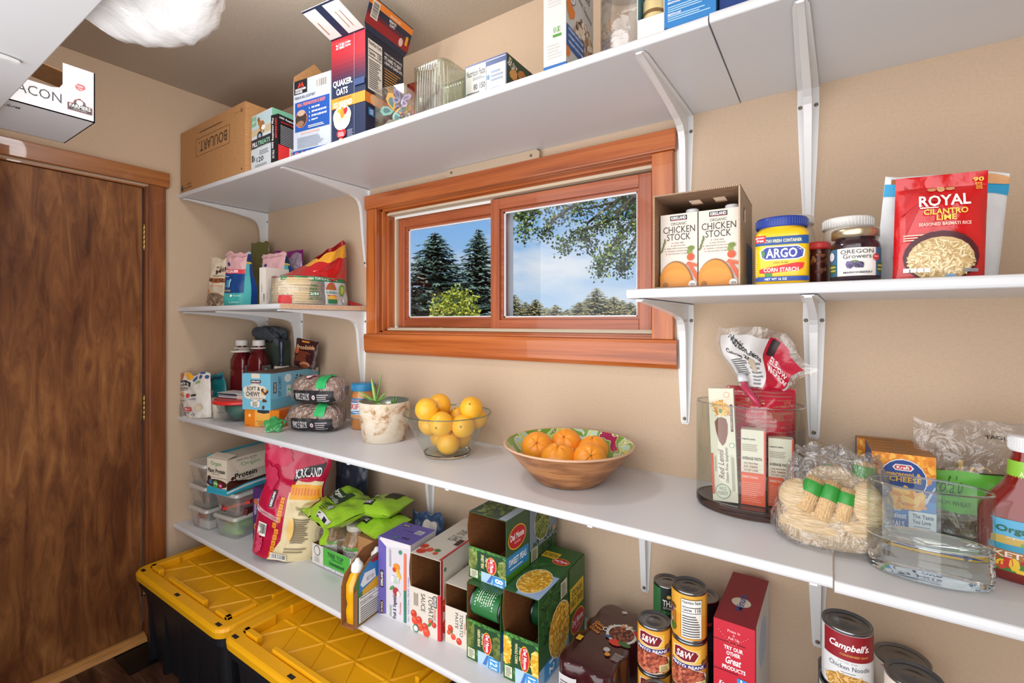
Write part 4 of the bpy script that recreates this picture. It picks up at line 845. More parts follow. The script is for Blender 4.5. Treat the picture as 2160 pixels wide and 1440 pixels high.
# two large ketchup bottles held by a carrier
KR = M('#5f0f16', .12, coat=.6)
def ketch(label, x, y):
    o = thing('ketchup_bottle', label, 'bottle', (x, y, Z), 20, 'two dark ketchup bottles in a white carrier')
    b = MB(); N = 32; g = lambda hw, e=5: sqr(N, hw, hw * .86, e)
    loft(b, [(g(.040), 0), (g(.044), .006), (g(.044), .20), (g(.041), .205), (g(.044), .212), (g(.044), .255), (g(.036, 3), .285), (g(.024, 2), .305), (g(.021, 2), .31), (g(.021, 2), .328)], KR, N); b.build('bottle', o)
    b = MB(); b.lathe([(.001, .326), (.027, .326), (.028, .328), (.028, .350), (.026, .354), (.001, .354)], M('#e2ddd8', .4), 40); b.build('cap', o)
    b = MB(); q = Art(b, lambda u, v, k: (.0445 + k, -.030 + .060 * u, .10 + .13 * v), .06, .13); q.rect(0, 0, 1, 1, '#8a8482'); q.rect(.08, .05, .92, .95, '#6f6c70'); q.text('KETCHUP', .3, .15, .7, .9, '#d8d4d0', 1, rot=90); b.build('label', o)
ketch('dark red ketchup bottle on the left with a white cap', .118, -.172); ketch('dark red ketchup bottle on the right with a white cap', .204, -.134)
b = MB(); CR = M('#dcd4ca', .4)
def ringm(b, c, R_, r_, z, h): b.lathe([(r_, z), (R_, z), (R_ + .001, z + h * .5), (R_, z + h), (r_, z + h), (r_, z)], CR, 36, (c[0], c[1], 0))
ringm(b, (0, 0), .034, .0225, 0, .007); ringm(b, (.080, .040), .034, .0225, 0, .007); ringm(b, (.085, -.05), .040, .026, -.012, .008)
b.add([(.02, -.02, .003), (.06, .02, .003), (.075, -.02, -.004), (.055, -.05, -.006)], [(0, 1, 2, 3)], CR)
put(b, 'bottle_carrier', 'white plastic ring carrier around the necks of the dark red bottles', 'carrier', .118, -.172, Z + .3115, 0)
b = MB(); w, d, h = .17, .052, .352; b.box((0, 0, 0), (w, d, h), M('#4c5a4c', .6)); a = A(b, 'f', w, d, h); a.rect(.03, .02, .97, .98, '#3e5244'); a.rect(.1, .1, .9, .9, '#3c4a44')
put(b, 'picture_box', 'dark green flat box leaning at the wall under the grey cloth', 'box', .10, -.062, Z, 0)
b = MB(); CL = M('#474c53', .95, bump=.6, bscale=70)
def clothf(u, v):
    a_ = 2 * math.pi * u; t = math.pi * v; r = 1 + .16 * math.sin(5 * a_ + 3 * v * 4) * math.sin(t) + .12 * noise.noise(Vector((math.cos(a_) * 2, math.sin(a_) * 2, v * 3)))
    return (.115 * r * math.sin(t) * math.cos(a_), .045 * r * math.sin(t) * math.sin(a_), .040 - .040 * math.cos(t) * r + .008 * math.sin(9 * a_) * math.sin(t))
b.grid(clothf, 60, 24, CL)
def fold(u, v): return (.04 + .085 * u, -.03 + .004 * math.sin(v * 8), .06 - .075 * u * u - .04 * v + .01 * math.sin(u * 9))
b.grid(fold, 14, 6, M('#565b60', .95))
put(b, 'folded_cloth', 'crumpled dark grey cloth lying on the green box', 'cloth', .165, -.058, Z + .341, 5)
o = thing('lint_roller', 'lint roller with a navy handle and white roll standing behind the granola box', 'roller', (.315, -.080, Z), 0)
b = MB(); b.lathe([(.012, 0), (.034, 0), (.035, .002), (.035, .226), (.034, .228), (.012, .228)], M('#d8d0c2', .7), 32); b.build('roll', o)
b = MB(); b.lathe([(.001, .226), (.022, .226), (.016, .240), (.010, .252), (.010, .27), (.015, .31), (.017, .34), (.014, .357), (.006, .362), (.001, .363)], M('#16243a', .3, coat=.3), 24); b.build('handle', o)
# granola boxes
w, d, h = .174, .25, .074; b = MB(); b.box((0, 0, 0), (w, d, h), M('#dd7d1c', .4)); a = A(b, 'f', w, d, h, 5)
for k in range(6): a.ell(.5, .5, .40 - .03 * k, .62 - .05 * k, ['#e0851f', '#e28c26', '#e5952f', '#e89e3a', '#eaa545', '#ecac50'][k]) if 0 else None
a.rect(.30, .05, .74, 1, '#e6a84c'); a.rect(.38, .84, .72, 1, '#2c3340'); a.poly([(.38, .84), (.55, .78), (.72, .84), (.72, .86), (.38, .86)], '#2c3340'); a.lines(.33, .32, .72, .38, 1, '#8a5a20'); a.lines(.4, .14, .66, .30, 4, '#b87a30'); a.rect(.44, .03, .64, .10, '#8f8a80'); a.lines(.03, .06, .18, .12, 2, '#8a4a10')
a.ell(.15, .65, .03, .09, '#f2d8a8'); a.ell(.86, .5, .03, .08, '#f2d8a8'); a.ell(.93, .3, .06, .12, '#c98a30'); a = A(b, 'r', w, d, h); a.rect(0, 0, 1, 1, '#d8641c')
put(b, 'orange_box', 'low orange snack box underneath the blue granola bars box', 'box', .488, -.347, Z, 19)
w, d, h = .140, .315, .152; b = carton('', '', '', 0, 0, 0, 0, w, d, h, '#6fb4cc'); a = A(b, 'f', w, d, h, 6)
a.rect(.33, .87, .62, 1, '#d8cdbe'); a.rect(.30, .735, .66, .825, '#2c2426'); a.rect(.30, .735, .66, .75, '#b8283a'); a.text('KIRKLAND', .33, .765, .63, .805, '#fff', 1)
cloud = lambda cx, cy, rx, ry, c: [a.ell(cx + dx * rx, cy + dy * ry, rx * s_, ry * s_, c) for dx, dy, s_ in ((0, 0, .85), (-.55, .2, .5), (.5, .25, .5), (-.5, -.35, .45), (.45, -.4, .5), (0, .4, .55), (0, -.45, .5))]
cloud(.46, .49, .41, .25, '#d9d0c0'); a.text('SOFT &', .17, .53, .64, .64, '#2b2626', 1); a.text('CHEWY', .14, .37, .64, .50, '#2b2626', 1); a.text('Granola Bars', .3, .295, .72, .335, '#54484c'); a.rect(.18, .35, .76, .353, '#8a8078')
a.grain(.80, .51, .12, .07, 14, .007, ['#6a4030', '#d8a050', '#4a2a20']); a.grain(.8, .25, .07, .05, 6, .006, ['#5a3428']); a.grain(.76, .09, .03, .02, 2, .007, ['#5a3428']); cloud(.48, .17, .17, .105, '#e4ddd0'); a.lines(.38, .10, .58, .24, 4, '#3a3434'); a.grain(.88, .8, .1, .15, 24, .0012, ['#a8d8e4']); a.grain(.2, .2, .15, .1, 12, .0012, ['#a8d8e4'])
a = A(b, 'r', w, d, h, 7); a.rect(0, 0, 1, 1, '#7cc0dc'); a.rect(0, 0, 1, .30, '#68aecb'); a.rect(.05, .45, .11, .75, '#2c2426'); a.text('KIRKLAND', .065, .48, .095, .73, '#fff', 1, rot=90); a.text('SOFT & CHEWY', .14, .33, .20, .90, '#2f6a9a', 1, rot=90); a.ell(.33, .82, .07, .12, '#e4f0f4'); a.rect(.30, .3, .42, .62, '#d9e4e8'); a.rect(.44, .33, .72, .65, '#d8d0bc'); a.lines(.45, .35, .71, .63, 6, '#8a8070', True); a.grain(.55, .80, .12, .07, 9, .006, ['#5a3428', '#6a4030']); a.rect(.85, .9, 1, 1, '#d8d0c0')
for fz in (0,): b.box((.012, .02, h), (w - .004, d - .02, h + .003), M('#6a5044', .7))
put(b, 'granola_box', 'light blue soft and chewy granola bars box with open top, stacked on the orange box', 'box', .489, -.357, Z + .0745, 20)
def art_candy(a):
    a.rect(.30, .90, .62, .96, '#d8852c'); a.text('Brookside', .08, .66, .9, .82, '#e4b080', 1, it=.2, rot=6); a.lines(.15, .22, .75, .6, 8, '#a04a2c'); a.ell(.10, .52, .14, .14, '#1c1014'); a.ell(.14, .56, .10, .10, '#c05a30'); a.ell(.6, .12, .22, .10, '#c8885c'); a.ell(.6, .08, .2, .08, '#8a4a30')
standbag('candy_bag', 'dark brown chocolate candy bag standing on the back of the granola box', 'bag', .505, -.080, Z + .2305, 14, .13, .130, .03, '#3c1a1e', 5, .004, 8, art_candy, topw=.005, rough=.3)
# bread
CRUST = ramp_mat('seeded_bread_crust', ['#6a3f24', '#9c6a44', '#a87850', '#d8bc94'], (1, 1, 1), 120, detail=5, rough=.85, bump=.8, bd=.01, lo=.3, hi=.75)
BF = film('bread_bag_film', gloss=.18, cover=.12, rough=.14, bump=1.0, bscale=24)
GR = M('#1f9c4e', .35)
def bread(label, loc, rz, seed, tie):
    o = thing('bread_loaf_bag', label, 'bread', loc, rz, 'bagged brown loaves'); L, Wd, H = .215, .125, .104
    b = MB()
    def lf(u, v, s=1.0):
        a_ = 2 * math.pi * u; t = v; e = max(0, 1 - abs(2 * t - 1) ** 5) ** .35
        c, sn = math.cos(a_), math.sin(a_); q = (abs(c) ** 3 + abs(sn) ** 3) ** (-1 / 3); top = 1.0 + (.10 * max(0, sn))
        n_ = .003 * noise.noise(Vector((c * 3 + seed, sn * 3, t * 8)))
        return ((t - .5) * L * s, (Wd / 2 * s * e + n_) * q * c, H * .5 + (H * .48 * s * e + n_) * q * sn * top)
    b.grid(lambda u, v: lf(1 - u, v), 32, 24, CRUST); b.build('loaf', o)
    f = MB(); f.grid(lambda u, v: (lambda p: (p[0], p[1] + .002 * noise.noise(Vector((u * 20, v * 30, seed))), max(.0006, p[2] + .003 * noise.noise(Vector((u * 25, v * 30, seed + 4))))))(lf(1 - u, v, 1.055)), 40, 30, BF)
    # gathered neck of the bag at the near end
    nk = [(-L * .50, 0, H * .45), (-L * .54, -.012, H * .44), (-L * .56, -.035, H * .38), (-L * .55, -.050, H * .30)]
    for i in range(3):
        r0, r1 = (.046, .020, .008)[i], (.020, .008, .007)[i]
        f.grid(lambda u, v: tuple(nk[i][k] * (1 - v) + nk[i + 1][k] * v + ((0, math.cos(6.283 * u), math.sin(6.283 * u))[k] * (r0 * (1 - v) + r1 * v) * (1 + .18 * math.sin(13 * u * 6.283))) for k in range(3)), 52, 4, BF)
    f.build('bag', o)
    q = MB(); SF = lambda u0, u1, v0, v1: (lambda u, v, k=0: (lambda p: (p[0], p[1] * (1 + (.0015 + k) / .06), H * .5 + (p[2] - H * .5) * (1 + (.0015 + k) / .05)))(lf(u0 + (u1 - u0) * u, v0 + (v1 - v0) * v, 1.06)))
    a = Art(q, SF(.18, .46, .62, .80), .12, .04, seg=.004); a.rect(0, 0, 1, 1, '#28b060'); a.text('21', .05, .2, .3, .8, '#0c3a20', 1, rot=-90)
    a = Art(q, SF(.62, .99, .22, .92), .09, .15, seg=.004)
    q2 = Art(q, lambda u, v, k: SF(.64, .485, .16, .93)(v, u, k), .17, .045, seg=.004, step=.0003); q2.rect(0, 0, 1, 1, '#1d1b20'); q2.text('WHOLE GRAINS', .05, .30, .42, .78, '#d8d4d4', 1); q2.ell(.53, .5, .04, c='#d8dce0'); q2.ell(.53, .5, .02, c='#c8303c'); q2.lines(.62, .25, .92, .8, 4, '#b8b0b4')
    if not tie: q3 = Art(q, SF(.22, .42, .28, .50), .06, .05, seg=.004, step=.0003); q3.ell(.4, .5, .3, c='#c83a48'); q3.ell(.5, .5, .18, c='#e8e8ec'); q3.ell(.3, .7, .12, c='#e8e8ec')
    q.build('label', o)
    g = MB()
    if tie:
        def flare(u, v): a_ = 6.283 * u; r = .010 + .030 * v + .005 * math.sin(5 * a_) * v + .010 * noise.noise(Vector((math.cos(a_) * 2, math.sin(a_) * 2, v * 3))); return (-L * .55 - .020 * v + r * math.cos(a_) * .8, -.052 - .034 * v + r * .35 * math.cos(a_), .034 + r * .75 * math.sin(a_) - .002 * v)
        g.grid(flare, 56, 10, film('green_printed_film', '#50d890', gloss=.1, cover=.75, ccol='#12a04e', rough=.2))
        g.grid(lambda u, v: (lambda p: (p[0] - .006, p[1] * .9, max(.001, p[2] - .003)))(flare(.62 + .16 * u, .75 + .35 * v)), 12, 5, M('#cfd4d4', .3))
    else: g.grid(lambda u, v: (-L * .52 - .03 * v, -.02 + .035 * u + .004 * math.sin(u * 12), .020 + .03 * v + .006 * math.sin(u * 9)), 12, 6, M('#1c9848', .35))
    g.build('green_tie', o); return o
bread('bagged brown loaf below, its green twisted end resting on the shelf', (.800, -.212, Z + .001), 24, 2, True)
bread('bagged brown loaf lying on top of the other loaf', (.810, -.205, Z + .1125), 20, 7, False)
# peanut butter
o = thing('peanut_butter_jar', 'peanut butter jar with a blue lid next to the birch pot', 'jar', (.930, -.085, Z), 50)
b = MB(); PB = M('#b9783c', .2, coat=.7); r = .049; b.lathe([(.001, 0), (r * .9, 0), (r, .006), (r, .128), (r * .985, .140), (r * .88, .152), (r * .86, .160)], PB, 44); b.build('jar', o)
b = MB(); b.lathe([(.001, .158), (.047, .158), (.048, .16), (.048, .183), (.046, .187), (.001, .187)], M('#2183b4', .35), 60)
for k in range(60): an = 6.283 * k / 60; b.box((-.0006, -.0006, .161), (.0006, .0006, .183), M('#1a6f9c', .4), Matrix.Translation((.0482 * math.cos(an), .0482 * math.sin(an), 0)))
b.build('lid', o)
b = MB(); a = Art(b, cylF(r + .0003, .085, -175, 5, z0=.045), r * math.pi, .085, seg=.005); a.rect(0, 0, 1, 1, '#d9e6ec'); a.rect(0, .78, 1, 1, '#2a78b4'); a.text('SUPER CHUNK', .05, .84, .5, .94, '#e88a3a', 1); a.rect(0, 0, 1, .05, '#2a78b4'); a.text('SKIPPY', .03, .46, .60, .74, '#c4262c', 1); a.poly([(.05, .36), (.5, .44), (.5, .28), (.05, .2)], '#2a78b4'); a.text('Creamy', .1, .27, .45, .37, '#ffffff', 1); a.ell(.55, .38, .10, c='#2a78b4'); a.ell(.35, .12, .3, .10, '#c89058'); a.lines(.66, .1, .95, .7, 10, '#5a6a78'); b.build('label', o)
# birch pot
BIRCH = ramp_mat('birch_bark', ['#4a3424', '#a87c54', '#d2bea4', '#ddd2c0', '#d8cab4', '#c48f5c'], (1, 1, 1.3), 11, detail=10, distort=.4, rough=.8, bump=.15, lo=.33, hi=.68, nrough=.75)
o = thing('birch_bark_pot', 'birch bark flower pot with a small green succulent', 'plant pot', (1.158, -.170, Z), 0)
b = MB(); b.lathe([(.001, 0), (.076, 0), (.078, .003), (.090, .075), (.0955, .145), (.0945, .147), (.091, .147), (.086, .09)], BIRCH, 56); b.build('bark', o)
b = MB(); b.lathe([(.0925, .1475), (.0905, .148), (.086, .08), (.084, .05), (.001, .05)], M('#8a9488', .3, .6), 48); b.build('metal_liner', o)
b = MB(); rr_ = random.Random(5)
for k in range(60): b.ball((rr_.uniform(-.06, .06), rr_.uniform(-.06, .06), .108), rr_.uniform(.008, .014), M(rr_.choice(['#c8ccc8', '#a8b0ac', '#8f9a94']), .4), 8, 6)
b.lathe([(.001, .10), (.084, .10)], M('#6f746c', .8), 24); b.build('stones', o)
def leaf_(b, base, d, L, wd, mat, bend=.3):
    d = Vector(d).normalized(); sd = d.cross(Vector((0, 0, 1))); sd = sd.normalized() if sd.length > .1 else Vector((1, 0, 0)); base = Vector(base); vs = []
    nn = sd.cross(d)
    for i in range(9):
        t = i / 8; p = base + d * L * t + Vector((0, 0, -bend * L * t * t)); w_ = wd * (1 - t) ** .7 * (.7 + .6 * t); vs += [p - sd * w_, p - nn * w_ * .35, p + sd * w_, p + nn * w_ * .15]
    b.add(vs, [(i * 4 + k, i * 4 + (k + 1) % 4, i * 4 + 4 + (k + 1) % 4, i * 4 + 4 + k) for i in range(8) for k in range(4)], mat, True)
LG = [M('#8fbf5a', .4), M('#a4cc72', .4), M('#6fa84c', .4)]; b = MB()
for i, (dx, dy, dz, L) in enumerate(((-1, -.1, .55, .085), (-.25, 0, 1, .085), (.18, .1, 1.1, .105), (.8, -.1, .45, .07), (.9, -.3, .05, .085), (-.5, -.6, .5, .06), (.3, -.8, .4, .055), (-.1, .8, .6, .06))): leaf_(b, (-.012, -.03, .142), (dx, dy, dz), L * 1.3, .013, LG[i % 3], .15)
for i, (dx, dy, dz, L) in enumerate(((-.1, .1, 1, .055), (.3, 0, 1, .06), (.05, -.3, 1, .05))): leaf_(b, (.060, -.01, .115), (dx, dy, dz), L, .008, M('#5c9a3c', .4), .05)
b.build('succulent', o)
# ------------------------------------------------------------------ glass bowl of lemons
BG = (1.490, -.190)
o = thing('glass_fruit_bowl', 'clear flared glass bowl holding yellow citrus', 'bowl', (BG[0], BG[1], Z), 0)
b = MB(); b.lathe([(.079, .012), (.147, .138)], TGL, 64); b.build('glass_wall', o)
b = MB(); b.lathe([(.143, .138), (.147, .138), (.148, .140), (.1465, .1418), (.144, .141), (.143, .138)], glass('green_glass_edge', '#9fb8a8'), 64); b.build('rim', o)
b = MB(); b.lathe([(.001, 0), (.073, 0), (.076, .003), (.079, .012), (.075, .012), (.072, .009), (.001, .008)], GLASS, 64); b.build('base', o)
LEM = ramp_mat('yellow_citrus_peel', ['#f0a416', '#f7b62a', '#f4c040'], (1, 1, 1), 40, detail=3, rough=.38, bump=.12, coat=.2, bd=.002)
ORA = ramp_mat('orange_peel', ['#f08c14', '#f59a24', '#f7a838'], (1, 1, 1), 40, detail=3, rough=.4, bump=.12, coat=.2, bd=.002)
lem0 = None
def lemon(x, y, z, r, label, rot):
    global lem0
    if lem0 is None:
        o = thing('lemon', label, 'lemon', (x, y, z)); b = MB(); b.ball((0, 0, 0), (1, 1, 1), LEM, 28, 20, fn=lambda d: 1 + .10 * max(0, d.z) ** 6 + .06 * max(0, -d.z) ** 8 - .04 * abs(d.z) ** 2); b.build('peel', o)
        b = MB(); b.lathe([(.10, 1.055), (.07, 1.10), (.05, 1.11), (.001, 1.11)], M('#a08a3c', .8), 10); b.build('stem_end', o); lem0 = o
    else:
        o = lem0.copy(); COL.objects.link(o)
        for ch in list(lem0.children): c = ch.copy(); COL.objects.link(c); c.parent = o
    o.location = (x, y, z); o.scale = (r, r, r); o.rotation_euler = tuple(R(k) for k in rot); tag(o, label, 'lemon', 'yellow citrus in the glass bowl')
bx, by = BG
for dx, dy, zz, r, lb, rot in (
    (-.036, .012, .048, .0345, 'yellow citrus at the bottom left of the glass bowl', (80, 10, -60)), (.030, -.030, .047, .0350, 'yellow citrus at the bottom front of the glass bowl', (20, 30, 0)), (.022, .038, .050, .034, 'yellow citrus at the bottom back of the glass bowl', (0, 60, 40)),
    (-.052, -.028, .101, .0360, 'yellow citrus against the left front glass, in the second layer', (0, 95, 30)), (.018, -.052, .112, .0370, 'large yellow citrus in the second layer, right of the middle', (95, 0, 20)), (.076, -.010, .104, .0350, 'yellow citrus against the right side of the glass', (60, 70, 0)), (-.066, .045, .110, .033, 'yellow citrus at the back left of the bowl rim', (110, 0, 60)), (.005, .052, .113, .034, 'yellow citrus in the middle back of the bowl', (30, 0, 0)), (.074, .062, .118, .033, 'yellow citrus at the back right, half hidden below the one with a stem', (30, 20, 0)),
    (-.036, .000, .160, .0360, 'topmost yellow citrus on the left of the pile', (60, 50, -30)), (-.030, -.068, .156, .0350, 'yellow citrus at the front left with a pointed tip', (10, 70, 20)), (.086, .020, .160, .0345, 'yellow citrus with a visible stem dot at the upper right of the glass bowl', (62, 0, 30))):
    lemon(bx + dx, by + dy, Z + zz, r * 1.1, lb, rot)
# ------------------------------------------------------------------ wooden bowl of oranges
BW = ramp_mat('mango_wood_bowl', ['#7c4a2a', '#a8703f', '#b98353', '#94603a'], (1.2, 1.2, 9), 5, detail=8, distort=1.2, rough=.45, bump=.05, coat=.15, lo=.3, hi=.72)
two_noise(BW, ('#9a8070', '#ffffff'), (3, 3, 12), 3, .7)
PAT = bpy.data.materials.new('painted_floral_inside'); PAT.use_nodes = True; t_ = PAT.node_tree; p_ = t_.nodes['Principled BSDF']; p_.inputs['Roughness'].default_value = .25; p_.inputs['Coat Weight'].default_value = .3
tc = nd(t_, 'ShaderNodeTexCoord'); n1 = nd(t_, 'ShaderNodeTexNoise'); n1.inputs['Scale'].default_value = 11; n1.inputs['Distortion'].default_value = 1.2; n1.inputs['Detail'].default_value = 2
cr = nd(t_, 'ShaderNodeValToRGB'); cr.color_ramp.interpolation = 'CONSTANT'; el = cr.color_ramp.elements; el[0].color = lin('#a3184c'); el[0].position = 0
for pz, cc in ((.37, '#e6ddc8'), (.39, '#6d9a2c'), (.50, '#dcdcc0'), (.52, '#a9cdbf'), (.57, '#c4c63a'), (.61, '#e2e2c8'), (.63, '#7ca83c'), (.70, '#b02058')):
    q = el.new(pz); q.color = lin(cc)
el[-1].position = .72; el[-1].color = lin('#a8c8b4')
t_.links.new(tc.outputs['Object'], n1.inputs[0]); t_.links.new(n1.outputs[0], cr.inputs[0]); t_.links.new(cr.outputs[0], p_.inputs['Base Color'])
o = thing('wooden_fruit_bowl', 'wide carved wooden bowl with a painted floral inside', 'bowl', (1.948, -.200, Z), 20)
b = MB(); b.lathe([(.001, 0), (.082, 0), (.092, .004), (.108, .020), (.135, .050), (.160, .078), (.178, .098), (.181, .101)], BW, 72); b.build('outer_shell', o)
b = MB(); b.lathe([(.181, .101), (.1825, .104), (.180, .1065), (.177, .105)], M('#cfa585', .4), 72); b.build('rim', o)
b = MB(); b.lathe([(.177, .105), (.155, .080), (.128, .050), (.100, .026), (.075, .016), (.001, .012)], PAT, 72); b.build('painted_inside', o)
ora0 = None
def orange(x, y, z, r, label, rot):
    global ora0
    if ora0 is None:
        o = thing('orange', label, 'orange', (x, y, z)); b = MB()
        def fn(d): a_ = math.atan2(d.y, d.x); g = max(0, d.z) ** 3; return 1 - .05 * g * (1 + .9 * math.cos(6 * a_)) - .08 * max(0, d.z) ** 30
        b.ball((0, 0, 0), (1, 1, .9), ORA, 48, 26, fn=fn); b.build('peel', o); b = MB(); b.lathe([(.001, .81), (.045, .81), (.06, .835), (.001, .845)], M('#8a7a3c', .8), 10); b.build('stem_end', o); ora0 = o
    else:
        o = ora0.copy(); COL.objects.link(o)
        for ch in list(ora0.children): c = ch.copy(); COL.objects.link(c); c.parent = o
    o.location = (x, y, z); o.scale = (r, r, r); o.rotation_euler = tuple(R(k) for k in rot); tag(o, label, 'orange', 'oranges in the wooden bowl')
for dx, dy, zz, r, lb, rot in ((-.088, -.022, .082, .046, 'leftmost ribbed orange in the wooden bowl', (55, 0, 25)), (-.030, .045, .087, .045, 'orange at the back left of the wooden bowl', (45, 0, 10)), (.000, -.060, .072, .048, 'front middle orange in the wooden bowl', (15, 5, 0)), (.055, .045, .083, .043, 'back right orange in the wooden bowl', (10, 0, 0)), (.080, -.035, .078, .044, 'right front ribbed orange with a stem spot', (58, 0, 30)), (.018, .005, .055, .040, 'lowest orange, deep in the middle of the wooden bowl', (5, 0, 0))):
    orange(1.948 + dx, -.200 + dy, Z + zz, r, lb, rot)
# ------------------------------------------------------------------ oval glass container with pasta
def oval(name, label, x, y, rx, ry, h, tb, th=.004, rot=0, rip=0, gm=None):
    n = 72; b = MB(); E = lambda k, kk=0: [(rx * k * math.cos(6.283185 * i / n) - kk * math.cos(6.283185 * i / n), ry * k * math.sin(6.283185 * i / n) - kk * math.sin(6.283185 * i / n)) for i in range(n)]
    rings = [(E(.05), .0), (E(.9), .0), (E(.97), .002), (E(1), .010)]
    if rip:
        for k in range(5): rings.append((E(1 - .012 * (k % 2)), .012 + tb * (k + 1) / 6))
    rings += [(E(1), tb), (E(1, .0005), tb + .0015), (E(1, th), tb + .002), (E(.86, th), tb + .001), (E(.5), tb - .006 * bool(rip)), (E(.05), tb - .010 * bool(rip))]
    o = thing(name, label, 'vase', (x, y, Z), rot); rr = [rings[0]]
    for (p0, z0), (p1, z1) in zip(rings, rings[1:]):
        L = math.hypot(p1[0][0] - p0[0][0], z1 - z0)
        if L > .006:
            for t in (.0012 / L, 1 - .0012 / L): rr.append(([(p[0] + (q[0] - p[0]) * t, p[1] + (q[1] - p[1]) * t) for p, q in zip(p0, p1)], z0 + (z1 - z0) * t))
        rr.append((p1, z1))
    loft(b, rr, gm or GLASS, n); b.build('thick_base', o)
    b = MB(); loft(b, [(E(1, .0003), tb + .002), (E(1, .0003), h - .002)], TGL, n, cap=False); b.build('wall', o)
    b = MB(); loft(b, [(E(1, th), h - .003), (E(1), h - .003), (E(1), h - .001), (E(1, th * .3), h), (E(1, th * .7), h), (E(1, th), h - .001), (E(1, th), h - .003)], glass('clear_glass_rim', '#dfe8f2'), n, cap=False); b.build('rim', o); return o
oval('oval_glass_container', 'tall oval clear glass container holding pasta packets', 2.398, -.148, .117, .082, .252, .022, .0035, gm=glass('smoky_base_glass', '#8f7678'))
b = MB(); b.lathe([(.001, 0), (.108, 0), (.112, .002), (.112, .007), (.108, .009), (.001, .009)], M('#4a1a1e', .2, coat=.5), 56, sy=.68)
Zc = Z + .0235
w, d, h = .054, .026, .262; b = MB(); b.box((0, 0, 0), (w, d, h), M('#d9cfbb', .5)); a = A(b, 'f', w, d, h, 4)
a.ell(.72, .945, .12, c='#c89a70'); a.ell(.72, .945, .095, c='#d9cfbb'); a.grain(.48, .82, .36, .07, 60, .006, ['#e09a24', '#c97c18', '#f0b43a'], .25); a.ell(.45, .80, .07, .02, '#4f7a34'); P_ = [(.2, .70), (.33, .74), (.5, .745), (.66, .73), (.72, .68), (.7, .6), (.6, .52), (.48, .49), (.35, .53), (.25, .61)]
a.poly(P_, '#7c3f26'); a.rect(.84, .62, .93, .86, '#5a1f30'); a.text('15g FIBER & 21g PROTEIN', .86, .64, .91, .84, '#e8d0c0', 1, rot=90); a.ell(.85, .50, .10, c='#4f8a6a'); a.ell(.85, .50, .08, c='#e4dccb'); a.text('Red Lentil', .28, .20, .50, .46, '#6a2430', 0, rot=90, it=.3); a.text('Gluten Free Spaghetti', .56, .17, .70, .48, '#4a3a34', 0, rot=90, it=.3); a.text('ORGANIC', .14, .26, .2, .4, '#8a8070', rot=90); a.ell(.42, .09, .3, .065, '#8a9a80'); a.ell(.42, .09, .27, .057, '#d9d2c0'); a.text('WILD', .27, .10, .57, .13, '#5a6a50'); a.text('FOREST', .22, .06, .62, .09, '#5a6a50'); a.rect(0, .06, .08, .42, '#d8503a'); a.lines(.80, .1, .92, .45, 3, '#9a9484', True)
a = A(b, 'r', w, d, h); a.rect(0, 0, 1, 1, '#cfc5b0'); a.text('Organic Red Lentil Gluten Free Spaghetti', .3, .28, .75, .80, '#4a3a34', 0, rot=90, it=.3); a.ell(.5, .22, .3, .03, '#a8b094')
put(b, 'spaghetti_box', 'tall cream red lentil spaghetti box in the oval glass container', 'box', 2.330, -.205, Zc, (R(-1.5), R(-2.5), R(4)))
def pastapack(label, x, y, rot, hh):
    w, d, h = .050, .030, hh; b = MB(); b.box((0, 0, 0), (w, d, h), M('#ddd2bf', .5)); a = A(b, 'f', w, d, h, 4)
    a.rect(0, 0, 1, .42, '#e4532a'); a.rect(0, .42, 1, .43, '#c4432a'); a.rect(.93, 0, 1, 1, '#d84a2a'); a.text('Legume pasta.', .04, .86, .6, .89, '#3a2a20', 1); a.lines(.05, .72, .7, .82, 4, '#a89a88'); a.text('AVERAGE PASTA', .05, .60, .86, .64, '#54342a', 1)
    for k, s_ in enumerate(('13G PROTEIN', '5G FIBER', '17G NET CARBS')): a.text(s_, .12, .545 - .045 * k, .7, .565 - .045 * k, '#8a4030', 1); a.rect(.05, .53 - .045 * k, .85, .533 - .045 * k, '#d88a70')
    a.text('DIRECTIONS', .05, .36, .7, .39, '#f0d0b8', 1); a.lines(.05, .05, .85, .32, 10, '#e8886a'); a = A(b, 'r', w, d, h); a.rect(0, 0, 1, 1, '#d8502c')
    put(b, 'pasta_box', label, 'box', x, y, Zc, rot, 'cream and orange pasta boxes')
pastapack('cream and orange pasta box right beside the lentil spaghetti box', 2.388, -.192, 6, .172); pastapack('cream and orange pasta box at the right, nearer the glass wall', 2.442, -.172, 8, .155)
# red macaroni bag
o = thing('macaroni_bag', 'red and clear elbow macaroni bag with its twisted top sticking out of the container', 'bag', (2.418, -.110, Zc), 4)
b = MB(); RM = M('#b31230', .22, coat=.5, bump=.4, bscale=30)
F = pouchF(.150, .262, .080, 'pillow', seed=3, cr=.010); B_ = pouchF(.150, .262, .080, 'pillow', seed=3, cr=.010, side=1)
MF = film('macaroni_film', gloss=.08, cover=.15, ccol='#d8b88c', bump=.5)
b.grid(lambda u, v: F(u, .22 + .78 * v), 30, 30, RM); b.grid(lambda u, v: F(1 - u, v), 30, 30, MF); b.grid(lambda u, v: B_(u, v), 30, 30, MF); b.build('bag_body', o)
b = MB(); rr_ = random.Random(8)
for k in range(300):
    u, v = rr_.uniform(.08, .92), rr_.uniform(.06, .90); x, y, z_ = F(u, v); y *= rr_.uniform(-.75, .8); c_ = Vector((x * .93, y, z_)); a0 = rr_.random() * 6.28; pts = [c_ + Vector((math.cos(a0 + t) * .006, math.sin(a0 * 2) * .003, math.sin(a0 + t) * .006)) for t in (0, .8, 1.6, 2.4)]; b.tube(pts, .0028, M(['#e0b468', '#d6a656'][k % 2], .5), 5)
mo = b.build('macaroni', o); mo['kind'] = 'stuff'
b = MB()   # twisted neck and flared crown
